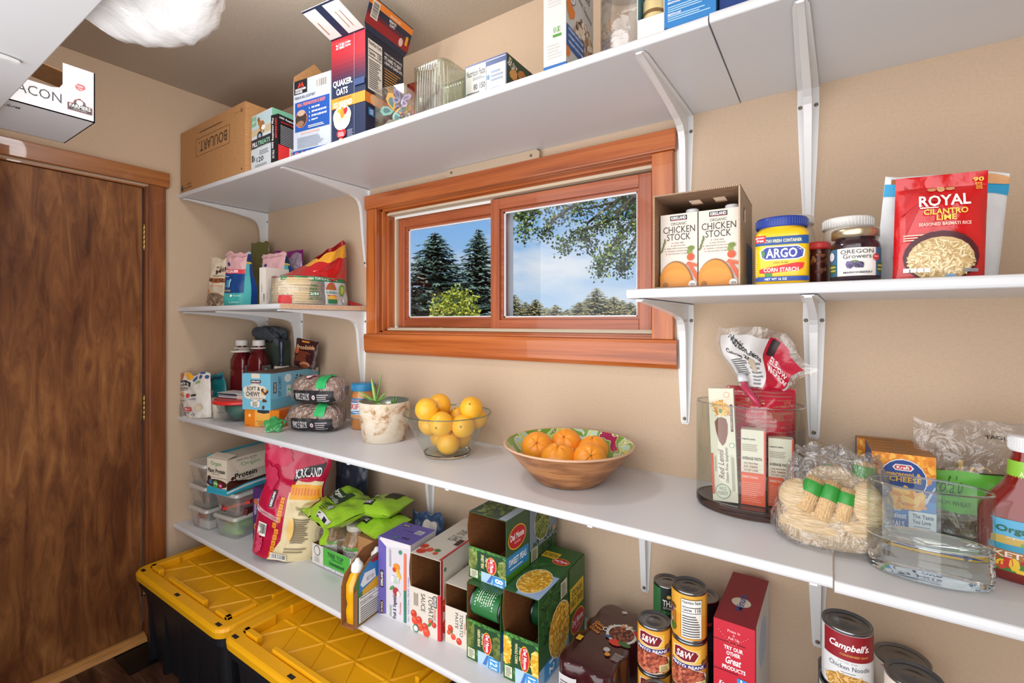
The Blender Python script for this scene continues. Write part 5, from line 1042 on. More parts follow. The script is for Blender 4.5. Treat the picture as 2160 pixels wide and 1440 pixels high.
def crown(u, v):
    s_ = u - .5; X_ = -.012 + s_ * (.045 + .165 * v ** .7) + .01 * math.sin(v * 7); lift = .165 * v * (1 - .8 * max(0, s_) ** 1.2 * 1.4) + (-.015 if s_ > .3 else 0) * v
    return (X_ + .018 * v, -.005 + .018 * math.sin(u * 11) * v + .012 * noise.noise(Vector((u * 4, v * 4, 1))), .243 + lift + .014 * noise.noise(Vector((u * 5, v * 5, 7))) * v)
CF = lambda u0, u1, v0, v1, off=0: (lambda u, v, k=0: (lambda p: (p[0], p[1] - off - k, p[2]))(crown(u0 + (u1 - u0) * u, v0 + (v1 - v0) * v)))
b.grid(lambda u, v: crown(u, v), 40, 20, film('clear_crown_film', gloss=.1, cover=.12, bump=.6)); b.grid(lambda u, v: (lambda p: (p[0] + .004, p[1] + .02, p[2] - .006))(crown(1 - u, v)), 40, 20, MF)
b.grid(CF(.60, .95, .05, .88, .001), 20, 14, RM); b.grid(CF(.05, .60, .12, .86, .0015), 20, 14, M('#d9d6d4', .35))
a = Art(b, CF(.05, .60, .12, .86, .0018), .11, .08, seg=.004, step=.0003); a.text('Nutrition Facts', .14, .70, .98, .84, '#222', 1, rot=-24); a.lines(.62, .62, .9, .70, 2, '#222'); a.text('Calories', .10, .60, .46, .70, '#222', 1, rot=-24); a.text('200', .5, .46, .74, .57, '#222', 1, rot=-24); a.lines(.1, .22, .5, .52, 9, '#444'); a.lines(.55, .05, .9, .5, 6, '#777'); a.ell(.66, .42, .09, c='#b8a890')
a = Art(b, CF(.62, .95, .05, .88, .0015), .08, .08, seg=.004, step=.0003); a.text('ELBOW', .22, .56, .9, .72, '#ecdcdc', 1, rot=-10); a.text('MACARONI', .1, .36, .95, .52, '#ecdcdc', 1, rot=-10); a.rect(.05, .76, .3, .98, '#2a1418')
b.build('twisted_top', o)
b = MB(); b.tube([(-.035, -.012, .285), (-.030, -.028, .262), (-.012, -.036, .240), (.004, -.038, .222)], [.006, .011, .012, .009], M('#c23a5a', .2, coat=.5), 12, flat=.6); b.tube([(-.040, -.012, .293), (-.034, -.024, .275)], [.010, .013], M('#dfe0e6', .25, coat=.5), 12, flat=.6); b.build('red_strap', o)
# ------------------------------------------------------------------ clear bag of noodles
o = thing('noodle_bag', 'crinkled clear bag of pale noodle cakes and bundled sticks with green bands', 'bag', (2.556, -.250, Z), 6)
NC = ramp_mat('rice_noodle', ['#c8a87c', '#dcc19a', '#ecd9bc'], (1, 1, 9), 30, detail=6, distort=1.5, rough=.7, bump=.7, bd=.01, lo=.3, hi=.7)
b = MB()
def slab(u, v):
    a_ = 2 * math.pi * u; t = math.pi * v; c, s_ = math.cos(a_), math.sin(a_); q = (abs(c) ** 3.2 + abs(s_) ** 3.2) ** (-1 / 3.2); k = math.sin(t) ** .4
    n_ = 1 + .05 * noise.noise(Vector((c * 3, s_ * 3, v * 4)))
    return (.090 * q * c * k * n_, .064 * q * s_ * k * n_, .040 - .040 * math.cos(t))
b.grid(slab, 48, 20, NC); b.build('noodle_cake', o)
b = MB(); b.ball((.058, -.022, .085), (.030, .036, .050), NC, 20, 14); b.build('noodle_cake', o); b = MB(); b.ball((-.052, -.012, .085), (.036, .040, .038), NC, 20, 14); b.build('noodle_cake', o); b = MB(); b.ball((.010, .012, .115), (.050, .034, .036), NC, 20, 14); b.build('noodle_cake', o)
ST = ramp_mat('noodle_sticks', ['#b08a5c', '#c9a678', '#d8b98c'], (160, 160, 3), 3, rough=.6, bump=.4)
for px, py, pz, ln, rx_, ry_, rr2 in ((-.048, -.044, .070, .070, -22, 24, .017), (-.018, -.052, .058, .080, -24, 20, .0155), (.016, -.048, .062, .062, -20, 14, .014), (-.010, .005, .100, .060, -25, 30, .018), (.055, .012, .100, .065, -10, 8, .018)):
    X = Matrix.Translation((px, py, pz)) @ Matrix.Rotation(R(ry_), 4, 'Y') @ Matrix.Rotation(R(rx_), 4, 'X')
    b = MB()
    for k in range(18):
        an = 6.283 * k / 18; b.lathe([(.001, 0), (.0042, .0), (.0042, ln), (.001, ln)], ST, 7, ((rr2 - .004) * math.cos(an), (rr2 - .004) * math.sin(an), 0), X=X)
    b.lathe([(.001, .001), (rr2 - .003, .001), (rr2 - .003, ln - .001), (.001, ln - .001)], ST, 16, X=X); s_o = b.build('stick_bundle', o)
    b = MB(); b.lathe([(rr2 + .0008, ln * .52), (rr2 + .0012, ln * .53), (rr2 + .0012, ln * .86), (rr2 + .0008, ln * .87)], M('#2f8a34', .4), 24, X=X); b.build('green_band', s_o)
b = MB(); NF = film('noodle_bag_film', gloss=.12, cover=.05, rough=.10, bump=.9, bscale=26)
def nb(u, v):
    a_ = 2 * math.pi * u; c, s_ = math.cos(a_), math.sin(a_); q = (abs(c) ** 2.8 + abs(s_) ** 2.8) ** (-1 / 2.8)
    t = v; wx = .100 * (1 - .30 * t ** 2.2); wy = .074 * (1 - .55 * t ** 1.6); n_ = .009 * noise.noise(Vector((c * 2.5, s_ * 2.5, v * 5))) + .005 * noise.noise(Vector((c * 7, s_ * 7, v * 11)))
    if v < .06: k = (v / .06) ** .5; wx *= .75 + .25 * k; wy *= .75 + .25 * k
    return ((wx * q + n_) * c + .018 * t, (wy * q + n_) * s_ + .03 * t, max(.001, .001 + .168 * t ** .95 + (.014 * noise.noise(Vector((c * 3, s_ * 3, 9))) if t > .8 else 0)))
b.grid(nb, 72, 34, NF); b.grid(lambda u, v: (lambda p: (p[0] * v + .018 * (1 - v), p[1] * v + .03 * (1 - v), p[2] + .01 * math.sin(v * 7)))(nb(u, 1.0)), 72, 8, NF); b.build('clear_bag', o)
# ------------------------------------------------------------------ macaroni and cheese boxes
def macbox(label, x, y, z=Z):
    w, d, h = .101, .0285, .178; b = MB(); b.box((0, 0, 0), (w, d, h), M('#1c4f9e', .4)); a = A(b, 'f', w, d, h, 6)
    a.rect(0, .70, 1, 1, '#e08a24'); a.rect(0, .55, 1, .75, '#2a62b4'); a.grain(.5, .83, .52, .19, 210, .0065, ['#f0a02c', '#e88818', '#f7b94c', '#d97a14'], .5); a.rect(-.0, .0, 1, .56, '#2358ac'); a.rect(.0, .30, 1, .50, '#2f7cc8')
    a.ell(.50, .72, .37, .225, '#e8e8ec'); a.ell(.50, .72, .355, .215, '#1b3f8c'); a.poly([(.33, .85), (.38, .885), (.62, .885), (.67, .85), (.62, .815), (.38, .815)], '#f0f0f4'); a.poly([(.36, .85), (.39, .875), (.61, .875), (.64, .85), (.61, .825), (.39, .825)], '#c8202c'); a.text('Kraft', .40, .832, .60, .870, '#ffffff', 1)
    a.text('macaroni &', .24, .755, .78, .80, '#f0b424', 1); a.text('CHEESE', .28, .69, .78, .745, '#f0b424', 1); a.ell(.5, .61, .18, .07, '#f0c030'); a.ell(.5, .63, .16, .05, '#1b3f8c'); a.grain(.55, .50, .30, .10, 60, .011, ['#f0a43c', '#e88c24', '#f8c060'], .5); a.poly([(.82, .5), (.98, .68), (.99, .66), (.86, .48)], '#c8ccd4')
    a.text('shells', .0, .33, .2, .37, '#9cc8f0', 1) if 0 else None
    a.text('with the', .2, .36, .45, .385, '#d8e4f4', 1); a.text('cheesiest', .16, .28, .55, .345, '#d8e4f4', 1); a.text('SPIRALS', .2, .18, .52, .25, '#d8e4f4', 1); a.rect(.58, .12, 1, .38, '#d9dce4'); a.text('The Taste', .64, .31, .96, .355, '#34507a', 1); a.text('You Love', .64, .25, .92, .295, '#34507a', 1); a.lines(.66, .14, .95, .235, 4, '#7c8aa4'); a.rect(0, 0, 1, .07, '#f0c030'); a.text('NET WT 7.25 OZ', .5, .02, .9, .045, '#333', 1); a.rect(.05, .12, .15, .2, '#e8ecf4')
    a = A(b, 't', w, d, h); a.rect(0, 0, 1, 1, '#a86a24'); a.ell(.5, .5, .22, .32, '#5a4a3c'); a.lines(.05, .1, .95, .9, 5, '#c88a3c')
    a = A(b, 'r', w, d, h); a.rect(0, .5, 1, 1, '#d98a2c')
    put(b, 'macaroni_cheese_box', label, 'box', x, y, z, 3, 'stack of blue macaroni boxes')
for k, lb in enumerate(('front blue macaroni and cheese box, seen through the oval vase', 'second macaroni and cheese box, directly behind the front one', 'third macaroni and cheese box in the row', 'fourth macaroni and cheese box in the row', 'rearmost macaroni and cheese box, set off to the left')):
    macbox(lb, 2.630 - (.020 if k == 4 else .001 * k), -.176 + .0297 * k)
# oval vase and its neighbours
oval('oval_glass_vase', 'low thick-bottomed oval clear glass vase in front of the macaroni boxes', 2.701, -.303, .086, .046, .158, .060, .004, 2, rip=1)
o = thing('tagliatelle_bag', 'clear bag of tagliatelle nests with a bright green band behind the ketchup', 'bag', (2.822, -.095, Z), 4)
b = MB(); TG = M('#d8b878', .6); rr_ = random.Random(3)
w, h, d = .235, .245, .085
for k in range(90):
    c_ = Vector((rr_.uniform(-.085, .085), rr_.uniform(-.022, .022), rr_.uniform(.02, .145))); a0 = rr_.random() * 3.14; L = rr_.uniform(.02, .04); cu = rr_.uniform(-.02, .02); pts = [c_ + Vector((math.cos(a0) * L * t, rr_.uniform(-.004, .004), math.sin(a0) * L * t * .8 + cu * (1 - t * t))) for t in (-1, -.6, -.2, .2, .6, 1)]
    b.tube(pts, .0045, M(['#d8b878', '#c8a462', '#e4c88c'][k % 3], .6), 6, flat=.3)
no = b.build('tagliatelle', o); no['kind'] = 'stuff'
b = MB(); F = pouch(b, w, h, d, film('tagliatelle_film', gloss=.08, cover=.05, bump=.6), prof='stand', seed=6, cr=.012, topw=.05)
a = Art(b, F, w, h, seg=.006, seed=2, step=.0003); a.o = .0012
a.rect(.0, .28, 1, .60, '#5fae34'); a.text('Garofalo', .04, .42, .30, .56, '#2a4a1c', it=.4); a.text('ORGANIC', .42, .36, .98, .45, '#1c2a14'); a.text('DURUM WHEAT', .1, .33, .34, .36, '#2a4a1c'); a.text('TAGLIATELLE', .45, .87, .78, .895, '#3a3430', 1); a.text('Garofalo', .62, .62, .98, .76, '#2a2620', it=.4); a.rect(.4, .60, .7, .61, '#2a2620'); a.rect(0, 0, 1, .10, '#26304c'); a.ell(.40, .18, .05, c='#26304c'); a.ell(.40, .18, .042, c='#cdb893')
b.build('bag', o)
o = thing('ketchup_squeeze_bottle', 'large organic ketchup bottle with white cap at the right end of the middle shelf', 'bottle', (2.845, -.215, Z - .004), -12)
b = MB(); N = 48; KB = M('#7c1a14', .12, coat=.6); g = lambda hw, hd, e=3: sqr(N, hw, hd, e)
loft(b, [(g(.052, .034), 0), (g(.061, .040), .006), (g(.064, .042), .02), (g(.064, .042), .105), (g(.062, .041), .118), (g(.050, .036, 2.6), .140), (g(.034, .030, 2.2), .160), (g(.027, .027, 2), .176), (g(.024, .024, 2), .205), (g(.020, .020, 2), .214), (g(.020, .020, 2), .226)], KB, N); b.build('bottle', o)
b = MB(); b.lathe([(.001, .222), (.0235, .222), (.0245, .224), (.0245, .245), (.023, .248), (.001, .248)], M('#e8e8e8', .35), 44)
for k in range(44): an = 6.283 * k / 44; b.box((-.0005, -.0005, .226), (.0005, .0005, .244), M('#cfcfcf', .4), Matrix.Translation((.0247 * math.cos(an), .0247 * math.sin(an), 0)))
b.build('cap', o)
b = MB(); a = Art(b, lambda u, v, k: (-.052 + .104 * u, -.0425 - k + .012 * abs(2 * u - 1) ** 4, .02 + .088 * v), .104, .088, seg=.005, step=.0002)
a.rect(0, 0, 1, 1, '#57a5cc'); a.ell(.25, .58, .3, .10, '#c0a050'); a.ell(.75, .55, .35, .10, '#6f9a44'); a.rect(0, .38, 1, .52, '#2f8fae'); a.rect(0, .22, 1, .40, '#a8682c'); a.rect(0, 0, 1, .24, '#3a7a2c'); a.grain(.5, .12, .5, .12, 26, .009, ['#c8261c', '#d8402c', '#b81c18', '#e8c030']); a.text('Organicville', .12, .72, .98, .88, '#1f5a34', 1); a.text('organic & yummy', .25, .64, .8, .69, '#e8f4f4', it=.3); a.text('KETCHUP', .10, .27, .95, .38, '#e9dccb', 1); b.build('label', o)
b = MB(); a = Art(b, lambda u, v, k: ((.0265 + k - .002 * v) * math.cos(R(-170 + 160 * u)), (.0265 + k - .002 * v) * math.sin(R(-170 + 160 * u)), .176 + .030 * v), .07, .030, seg=.004, step=.0002); a.rect(0, 0, 1, 1, '#8cc43c'); a.text('AGAVE', .35, .15, .7, .45, '#d8f0a8', 1); a.ell(.5, .7, .08, .16, '#d8f0a8'); b.build('neck_label', o)
# ================================================================== goods on the right shelf
Z = 1.4922
o = thing('stock_tray', 'tall brown cardboard tray holding two cartons of chicken stock', 'box', (2.244, -.384, Z), 1.0)
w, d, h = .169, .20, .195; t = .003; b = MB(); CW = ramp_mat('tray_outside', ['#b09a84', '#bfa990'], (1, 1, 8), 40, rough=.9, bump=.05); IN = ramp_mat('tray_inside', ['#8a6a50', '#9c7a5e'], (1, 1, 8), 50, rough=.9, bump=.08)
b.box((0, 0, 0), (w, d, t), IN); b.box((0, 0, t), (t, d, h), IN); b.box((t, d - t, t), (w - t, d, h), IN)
# top panel with two hand holes
for q in (((0, 0, h), (w, .07, h + t)), ((0, .115, h), (w, d, h + t)), ((0, .07, h), (.055, .115, h + t)), ((.08, .07, h), (.105, .115, h + t)), ((.13, .07, h), (w, .115, h + t))): b.box(*q, IN)
# right wall with a rounded hole
for q in (((w - t, 0, t), (w, .05, h)), ((w - t, .085, t), (w, d, h)), ((w - t, .05, t), (w, .085, h - .06)), ((w - t, .05, h - .03), (w, .085, h))): b.box(*q, CW)
for k in range(46): b.box((w * k / 46, -.0012, h + .0003), (w * (k + .55) / 46, .0, h + t - .0003), CW)
for k in range(50): b.box((.0, -.0012, h * k / 50), (t, 0, h * (k + .55) / 50), CW)
a = Art(b, right(w, d, h), d, h); a.rect(0, 0, 1, .12, '#b8a890'); a.rect(.5, 0, 1, .5, '#3e5a8a')
b.build('tray', o)
Cr = M('#ded3c6', .4)
def stock(label, x, y, rot, seed):
    o = thing('stock_carton', label, 'carton', (x, y, Z + .0032), rot, 'cartons of chicken stock')
    w, d, h = .0765, .075, .158; b = MB(); b.box((0, 0, 0), (w, d, h), Cr); a = A(b, 'f', w, d, h, seed)
    a.rect(.27, .91, .73, .975, '#2c2426'); a.text('KIRKLAND', .30, .925, .70, .965, '#fff', 1); a.rect(.3, .915, .7, .92, '#b8283a'); a.text('ORGANIC', .29, .845, .72, .885, '#4a5a44'); a.text('CHICKEN', .08, .74, .94, .83, '#2b2826'); a.text('STOCK', .18, .64, .82, .73, '#2b2826')
    for k, (s_, x0, x1) in enumerate((('CAGE FREE', .38, .64), ('RICH FLAVOR', .36, .68), ('MADE FROM SLOW-COOKED', .18, .84), ('ORGANIC CHICKEN BONES', .2, .8), ('USE INSTEAD OF BROTH', .22, .82))): a.text(s_, x0, .595 - .037 * k, x1, .612 - .037 * k, '#54403a'); a.ell(x0 - .05, .603 - .037 * k, .014, c='#c8402c')
    for k in range(4): a.ell(.04 + .03 * k, .50 + .045 * k, .07, .012, '#6a7444', rot=50 + 14 * k)
    a.ell(.80, .47, .07, .035, '#7a8c34'); a.ell(.84, .52, .09, .03, '#6c8030'); a.rect(.83, .4, .86, .47, '#8a9a4c')
    a.ell(.83, .40, .10, c='#c8502a'); a.poly([(.75, .3), (1, .06), (1, .18), (.80, .33)], '#d8603a'); a.poly([(.7, .3), (1, .26), (1, .3), (.76, .34)], '#d8603a')
    P_ = [(0, 0)] + [(0.0 + .93 * u, .0 + .355 * math.sqrt(max(0, 1 - ((u - .46) / .52) ** 2))) for u in [k / 14 for k in range(15)]] + [(.93, 0)]
    a.poly(P_, '#8a5a30'); a.poly([(p[0] * .96, max(0, p[1] * .955)) for p in P_], '#d88a28'); a.ell(.45, .14, .36, .10, '#dd9434'); a.ell(.15, .03, .07, c='#3a2a20'); a.ell(.15, .03, .055, c='#d88a28'); a.ell(.88, .035, .10, c='#eeeeee'); a.text('USDA', .81, .015, .95, .05, '#333', 1); a.text('GF', .11, .01, .19, .045, '#3a2a20', 1)
    b.build('body', o, bevel=.001)
    c = MB(); c.lathe([(.001, 0), (.0135, 0), (.0135, .010), (.012, .0125), (.001, .0125)], M('#eef0f4', .4), 20, (w * .78, d * .45, h)); c.build('cap', o)
stock('carton of chicken stock on the left in the brown tray', 2.2500, -.352, 1.0, 3)
stock('carton of chicken stock on the right in the brown tray', 2.3290, -.350, 1.0, 9)
def can(name, label, x, y, z, r, h, col, art=None, group=None, a0=-150, a1=0, rot=0, lid=TIN, ridge=True):
    o = thing(name, label, 'can', (x, y, z), rot, group); b = MB()
    b.lathe([(.001, .002), (r - .004, .002), (r - .002, 0), (r, .001), (r, .004), (r - .0012, .006), (r - .0012, h - .006), (r, h - .004), (r, h - .001), (r - .001, h)], TIN, 40)
    b.build('can_body', o)
    b = MB(); b.lathe([(r - .0008, h), (r - .0025, h + .0004), (r - .004, h - .004), (r - .007, h - .0045), (r - .009, h - .0035), (r - .012, h - .0045), (r * .45, h - .0045), (r * .42, h - .0038), (.001, h - .004)], lid, 40); b.build('lid', o)
    b = MB(); b.lathe([(r - .0006, .006), (r - .0004, .0065), (r - .0004, h - .0065), (r - .0006, h - .006)], M(col, .35) if isinstance(col, str) else col, 40)
    if art: art(Art(b, cylF(r - .0003, h - .013, a0, a1, z0=.0065), r * R(abs(a1 - a0)), h - .013, seg=.005, seed=2))
    b.build('label', o); return o
can('blue_can', 'dark blue can behind the corn starch tub, next to the brown tray', 2.440, -.085, Z, .033, .115, '#1d3a6c', lambda a: (a.rect(0, 0, 1, .3, '#4a7a3c'), a.text('SALT', .3, .5, .7, .7, '#ffffff', 1)))
# corn starch tub
o = thing('corn_starch_tub', 'yellow corn starch tub with a blue screw lid', 'tub', (2.4795, -.330, Z), 4)
YP = M('#f2c318', .3, coat=.3); b = MB(); N = 48; k_ = sqr(N, .046, .046, 5)
S = lambda f: [(x * f, y * f) for x, y in k_]
loft(b, [(S(.9), 0), (S(1), .004), (S(1), .092), (S(.97), .098), (S(.90), .104), (sqr(N, .040, .040, 2), .108), (sqr(N, .040, .040, 2), .112)], YP, N)
a = Art(b, lambda u, v, k: (-.046 + .092 * u, -.0464 - k + .010 * (abs(2 * u - 1) ** 5), .112 * v), .092, .112, seg=.006)
a.rect(.02, .66, .98, .80, '#1f4f8f'); a.text('STAY-FRESH CONTAINER', .2, .70, .86, .755, '#f0e8b0', 1); a.rect(.02, .71, .22, .83, '#d8232a'); a.text('gluten-', .03, .775, .2, .815, '#fff', 1); a.text('free', .05, .725, .18, .77, '#fff', 1)
a.poly([(.10, .56), (.22, .64), (.8, .64), (.92, .56), (.9, .44), (.78, .40), (.2, .40), (.12, .46)], '#e8e4d0'); a.poly([(.13, .56), (.23, .62), (.79, .62), (.89, .56), (.87, .45), (.78, .42), (.22, .42), (.15, .46)], '#33419a'); a.text('ARGO', .22, .44, .78, .60, '#f6f4ee', 1); a.ell(.17, .52, .03, .06, '#4c8a3c')
a.text('100% PURE', .36, .345, .62, .37, '#2c5a2c'); a.poly([(.1, .19), (.1, .25), (.2, .27), (.78, .35), (.9, .34), (.88, .26), (.8, .22), (.2, .18)], '#d8232a'); a.text('CORN STARCH', .18, .205, .80, .275, '#f8e8e0', 1); a.rect(.2, .12, .33, .19, '#3f8a3c'); a.rect(.02, .05, .98, .125, '#23489c'); a.text('NET WT 16 OZ', .2, .065, .6, .105, '#ffffff', 1)
for k in range(14): a.ell(.05, .12 + .036 * k, .008, c='#ffffff')
b.build('tub', o)
b = MB(); b.lathe([(.001, .110), (.043, .110), (.0445, .112), (.0445, .126), (.043, .129), (.001, .129)], M('#23409c', .35), 60)
for k in range(60): an = 2 * math.pi * k / 60; b.box((-.0006, -.0006, .113), (.0006, .0006, .126), M('#1c3584', .35), Matrix.Translation((.0447 * math.cos(an), .0447 * math.sin(an), 0)))
b.build('lid', o)
def jar(name, label, x, y, z, r, h, body, lidc, lh, lr, label_art=None, neck=.8, a0=-160, a1=-20, lab=(.15, .75), lidm=None, content=None, cat='jar'):
    o = thing(name, label, cat, (x, y, z), 0); b = MB(); hb = h - lh
    b.lathe([(.001, 0), (r * .9, 0), (r, .005), (r, hb * .80), (r * .97, hb * .87), (r * neck, hb * .96), (r * neck, hb + .002)], body, 40); b.build('glass', o)
    if content: q = MB(); q.lathe([(.001, .004), (r * .88, .004), (r * .93, .009), (r * .93, hb * .78), (.001, hb * .8)], content, 32); q.build('contents', o)
    c = MB(); c.lathe([(.001, hb), (lr, hb), (lr, h - .003), (lr - .002, h), (.001, h)], lidm or M(lidc, .35), 48)
    if lh > .012 and not lidm:
        for k in range(48): an = 2 * math.pi * k / 48; c.box((-.0005, -.0005, hb + .002), (.0005, .0005, h - .003), M(lidc, .5), Matrix.Translation((lr * math.cos(an), lr * math.sin(an), 0)))
    c.build('lid', o)
    if label_art: q = MB(); label_art(q, r, hb); q.build('label', o)
    return o
jar('plastic_jar', 'clear plastic jar with a white lid behind the corn starch tub', 2.480, -.165, Z, .052, .160, film('clear_jar_plastic', gloss=.12, cover=.15, bump=0), '#dcd8d0', .018, .050, neck=.9)
jar('spice_jar', 'small spice jar with a red cap between corn starch and marionberry jar', 2.540, -.290, Z, .015, .084, M('#4a1a12', .3), '#c42a26', .014, .019, neck=.95, label_art=lambda q, r, hb: Art(q, cylF(r, hb, -160, -20), r * 2.4, hb, seg=.005).grain(.5, .62, .5, .3, 26, .004, ['#8a5030', '#a06a40', '#6a3420']))
jar('white_lid_jar', 'jar with a ribbed white lid right behind the marionberry jar', 2.588, -.245, Z, .042, .132, M('#d8cfc0', .35), '#ececea', .020, .042, neck=.92)
def berry(q, r, hb):
    F = cylF(r, hb, -165, -15); a = Art(q, F, r * R(150), hb, seg=.005, seed=3); a.rect(.0, .12, 1, .74, '#e8e6e0'); a.rect(.0, .12, .2, .74, '#3f6a8a'); a.rect(.82, .12, 1, .74, '#3f6a8a')
    for k in range(5): a.ell(.09, .22 + .04 * k, .09, .02, '#c8b84c' if k % 2 else '#4c6a3c'); a.ell(.92, .22 + .04 * k, .08, .02, '#c8b84c' if k % 2 else '#4c6a3c')
    a.ell(.08, .58, .07, .1, '#d8d0dc'); a.text('OREGON', .27, .61, .76, .70, '#3a3a3c'); a.text('Growers', .31, .50, .72, .60, '#3a3a3c'); a.ell(.42, .37, .07, .07, '#544a72'); a.ell(.54, .36, .07, .07, '#3f3650'); a.grain(.42, .37, .06, .06, 10, .003, ['#6a608a', '#463c60']); a.grain(.54, .36, .06, .06, 10, .003, ['#5a5078', '#302a44']); a.ell(.48, .44, .05, .02, '#5a7a3c'); a.text('MARIONBERRY', .32, .17, .74, .215, '#3a3350', 1); a.ell(.80, .52, .06, c='#c43c3c'); a.text('Direct', .765, .52, .835, .55, '#fff', 1)
jar('marionberry_jar', 'dark marionberry jam jar with a gold lid and white label', 2.5965, -.340, Z, .0375, .095, M('#2a1420', .08, coat=.8), '#c8b89a', .016, .036, berry, lidm=M('#cbbca0', .3, .9), lab=(.1, .7))
def art_coco(a):
    a.rect(0, .80, 1, .92, '#2f9fd0'); a.rect(.05, .92, .5, .97, '#a8683c'); a.text('COCONUT', .12, .82, .7, .90, '#ffffff', 1); a.text('WITH', .14, .66, .4, .74, '#4a3a34', 1); a.text('Superfood', .1, .18, .6, .30, '#2a2a30', it=.3, rot=20); a.lines(.2, .05, .6, .14, 3, '#8a8a90'); a.ell(.85, .93, .18, .05, '#dca878')
standbag('coconut_bag', 'white and light blue coconut snack bag behind the red rice pouch', 'bag', 2.712, -.275, Z, 9, .172, .190, .05, '#dfe4e8', 6, .006, 5, art_coco, topw=.01)
def art_rice(a):
    a.poly([(.12, .42), (.3, .78), (.10, .92)], '#b81a20'); a.poly([(.06, .6), (.22, .85), (.5, .72), (.3, .8)], '#c22328')
    a.ell(.5, .86, .045, .035, '#d8a878'); a.ell(.5, .89, .03, .02, '#e0c090'); a.ell(.40, .855, .05, .02, '#d09a68'); a.ell(.60, .855, .05, .02, '#d09a68'); a.text('ROYAL', .25, .68, .80, .79, '#f4e8e0', 1); a.rect(.26, .665, .46, .675, '#f4e8e0'); a.text('CILANTRO', .30, .60, .77, .655, '#e8c84c', 1); a.text('LIME', .44, .545, .65, .595, '#e8c84c', 1); a.text('SEASONED BASMATI RICE', .25, .495, .81, .525, '#f0c8b8', 1); a.text('90', .84, .90, .95, .94, '#e8c84c', 1); a.text('SECONDS', .86, .82, .93, .89, '#e8a83c', 1, rot=-90); a.lines(.09, .36, .32, .43, 3, '#f0c8b8')
    a.ell(.5, .20, .41, .245, '#4a1620'); a.ell(.5, .18, .36, .21, '#c9ad7c'); a.grain(.5, .17, .35, .19, 420, .0042, ['#dcc698', '#c0a06a', '#eadab4', '#b08c58', '#e4d0a4'], .28)
    for k in range(4): a.rect(.10 + .075 * k, .055, .165 + .075 * k, .095, '#f0ece4')
    a.rect(.74, .055, .9, .085, '#8a8a90'); a.rect(.56, 0.0, .66, .035, '#7aa0c4')
standbag('rice_pouch', 'glossy red cilantro lime rice pouch standing on the right shelf', 'pouch', 2.706, -.352, Z, 3, .116, .172, .035, M('#c4161c', .22, coat=.5, bump=.25, bscale=30), 2, .0025, 1.5, art_rice, topw=0, prof=lambda v: (max(0, 1 - abs(2 * v - .75) ** 3)) ** .6 if v < .875 else max(0, 1 - abs(2 * .875 - .75) ** 3) ** .6 * (1 - v) / .125)
# ================================================================== goods on the bottom shelf
Z = .4752
CB = film('storage_box_plastic', '#f2f2ee', gloss=.07, cover=.24, ccol='#e4e2dc', rough=.12, bump=.05)
CL_ = film('storage_lid_plastic', '#f2f2ee', gloss=.07, cover=.55, ccol='#e8e6e0', rough=.15, bump=.05)
def rrect(w, d, r, i=0, n=4):
    pts = []
    for cx, cy, a0 in ((w - r - i, r + i, -90), (w - r - i, d - r - i, 0), (r + i, d - r - i, 90), (r + i, r + i, 180)):
        for k in range(n + 1): t = R(a0 + 90 * k / n); pts.append((cx + r * math.cos(t), cy + r * math.sin(t)))
    return pts
def cbox(label, x, y, z, rot, fill):
    o = thing('plastic_container', label, 'container', (x, y, z), rot, 'clear lidded plastic containers'); w, d, h = .165, .30, .1
    b = MB(); n = 20; loft(b, [(rrect(w, d, .015, .022), 0), (rrect(w, d, .02, .018), .004), (rrect(w, d, .02, .006), h - .012)], CB, n, True, False); b.add([(p[0], p[1], .001) for p in rrect(w, d, .015, .022)], [tuple(range(n))], CB); b.build('box', o)
    b = MB(); loft(b, [(rrect(w, d, .02, .001), h - .014), (rrect(w, d, .022, 0), h - .004), (rrect(w, d, .02, .004), h), (rrect(w, d, .02, .014), h), (rrect(w, d, .015, .018), h - .004)], CL_, n, True, False); b.add([(p[0], p[1], h - .004) for p in rrect(w, d, .015, .018)], [tuple(range(n))], CL_); b.build('lid', o)
    rr_ = random.Random(len(label)); b = MB()
    for k in range(len(fill)):
        c = fill[k]; u, v, zz, sx, sy, sz, kind = c[:7]; m = M(c[7], .5)
        if kind == 'b': X = Matrix.Translation((u, v, zz)) @ Matrix.Rotation(R(c[8] if len(c) > 8 else 0), 4, 'Z') @ Matrix.Rotation(R(c[9] if len(c) > 9 else 0), 4, 'Y'); b.box((-sx / 2, -sy / 2, 0), (sx / 2, sy / 2, sz), m, X)
        else: b.ball((u, v, zz + sz / 2), (sx / 2, sy / 2, sz / 2), m, 20, 12, fn=lambda q: 1 + .15 * noise.noise(q * 3 + Vector((k, 0, 0))))
    b.build('contents', o); return o
cbox('bottom clear container of the left stack, black and red packets inside', .075, -.402, Z, 3, [(.06, .06, .004, .06, .05, .05, 'b', '#b8302a', 8), (.11, .07, .004, .05, .06, .075, 'b', '#141416', -6), (.1, .045, .004, .08, .03, .035, 'b', '#d8d4ce', 3), (.08, .18, .004, .1, .12, .06, 'b', '#2a2a2c')])
cbox('middle clear container of the left stack, red and dark packets inside', .070, -.400, Z + .1, 2, [(.11, .07, .004, .06, .07, .07, 'b', '#2a1c1c', 8), (.12, .05, .004, .03, .03, .06, 'o', '#c82a26'), (.08, .18, .004, .1, .12, .06, 'b', '#5a4a3c')])
cbox('top clear container of the left stack under the shelf', .062, -.398, Z + .2, 1, [(.07, .07, .004, .09, .08, .04, 'o', '#8a6a50'), (.08, .18, .004, .11, .12, .05, 'b', '#6a6a64')])
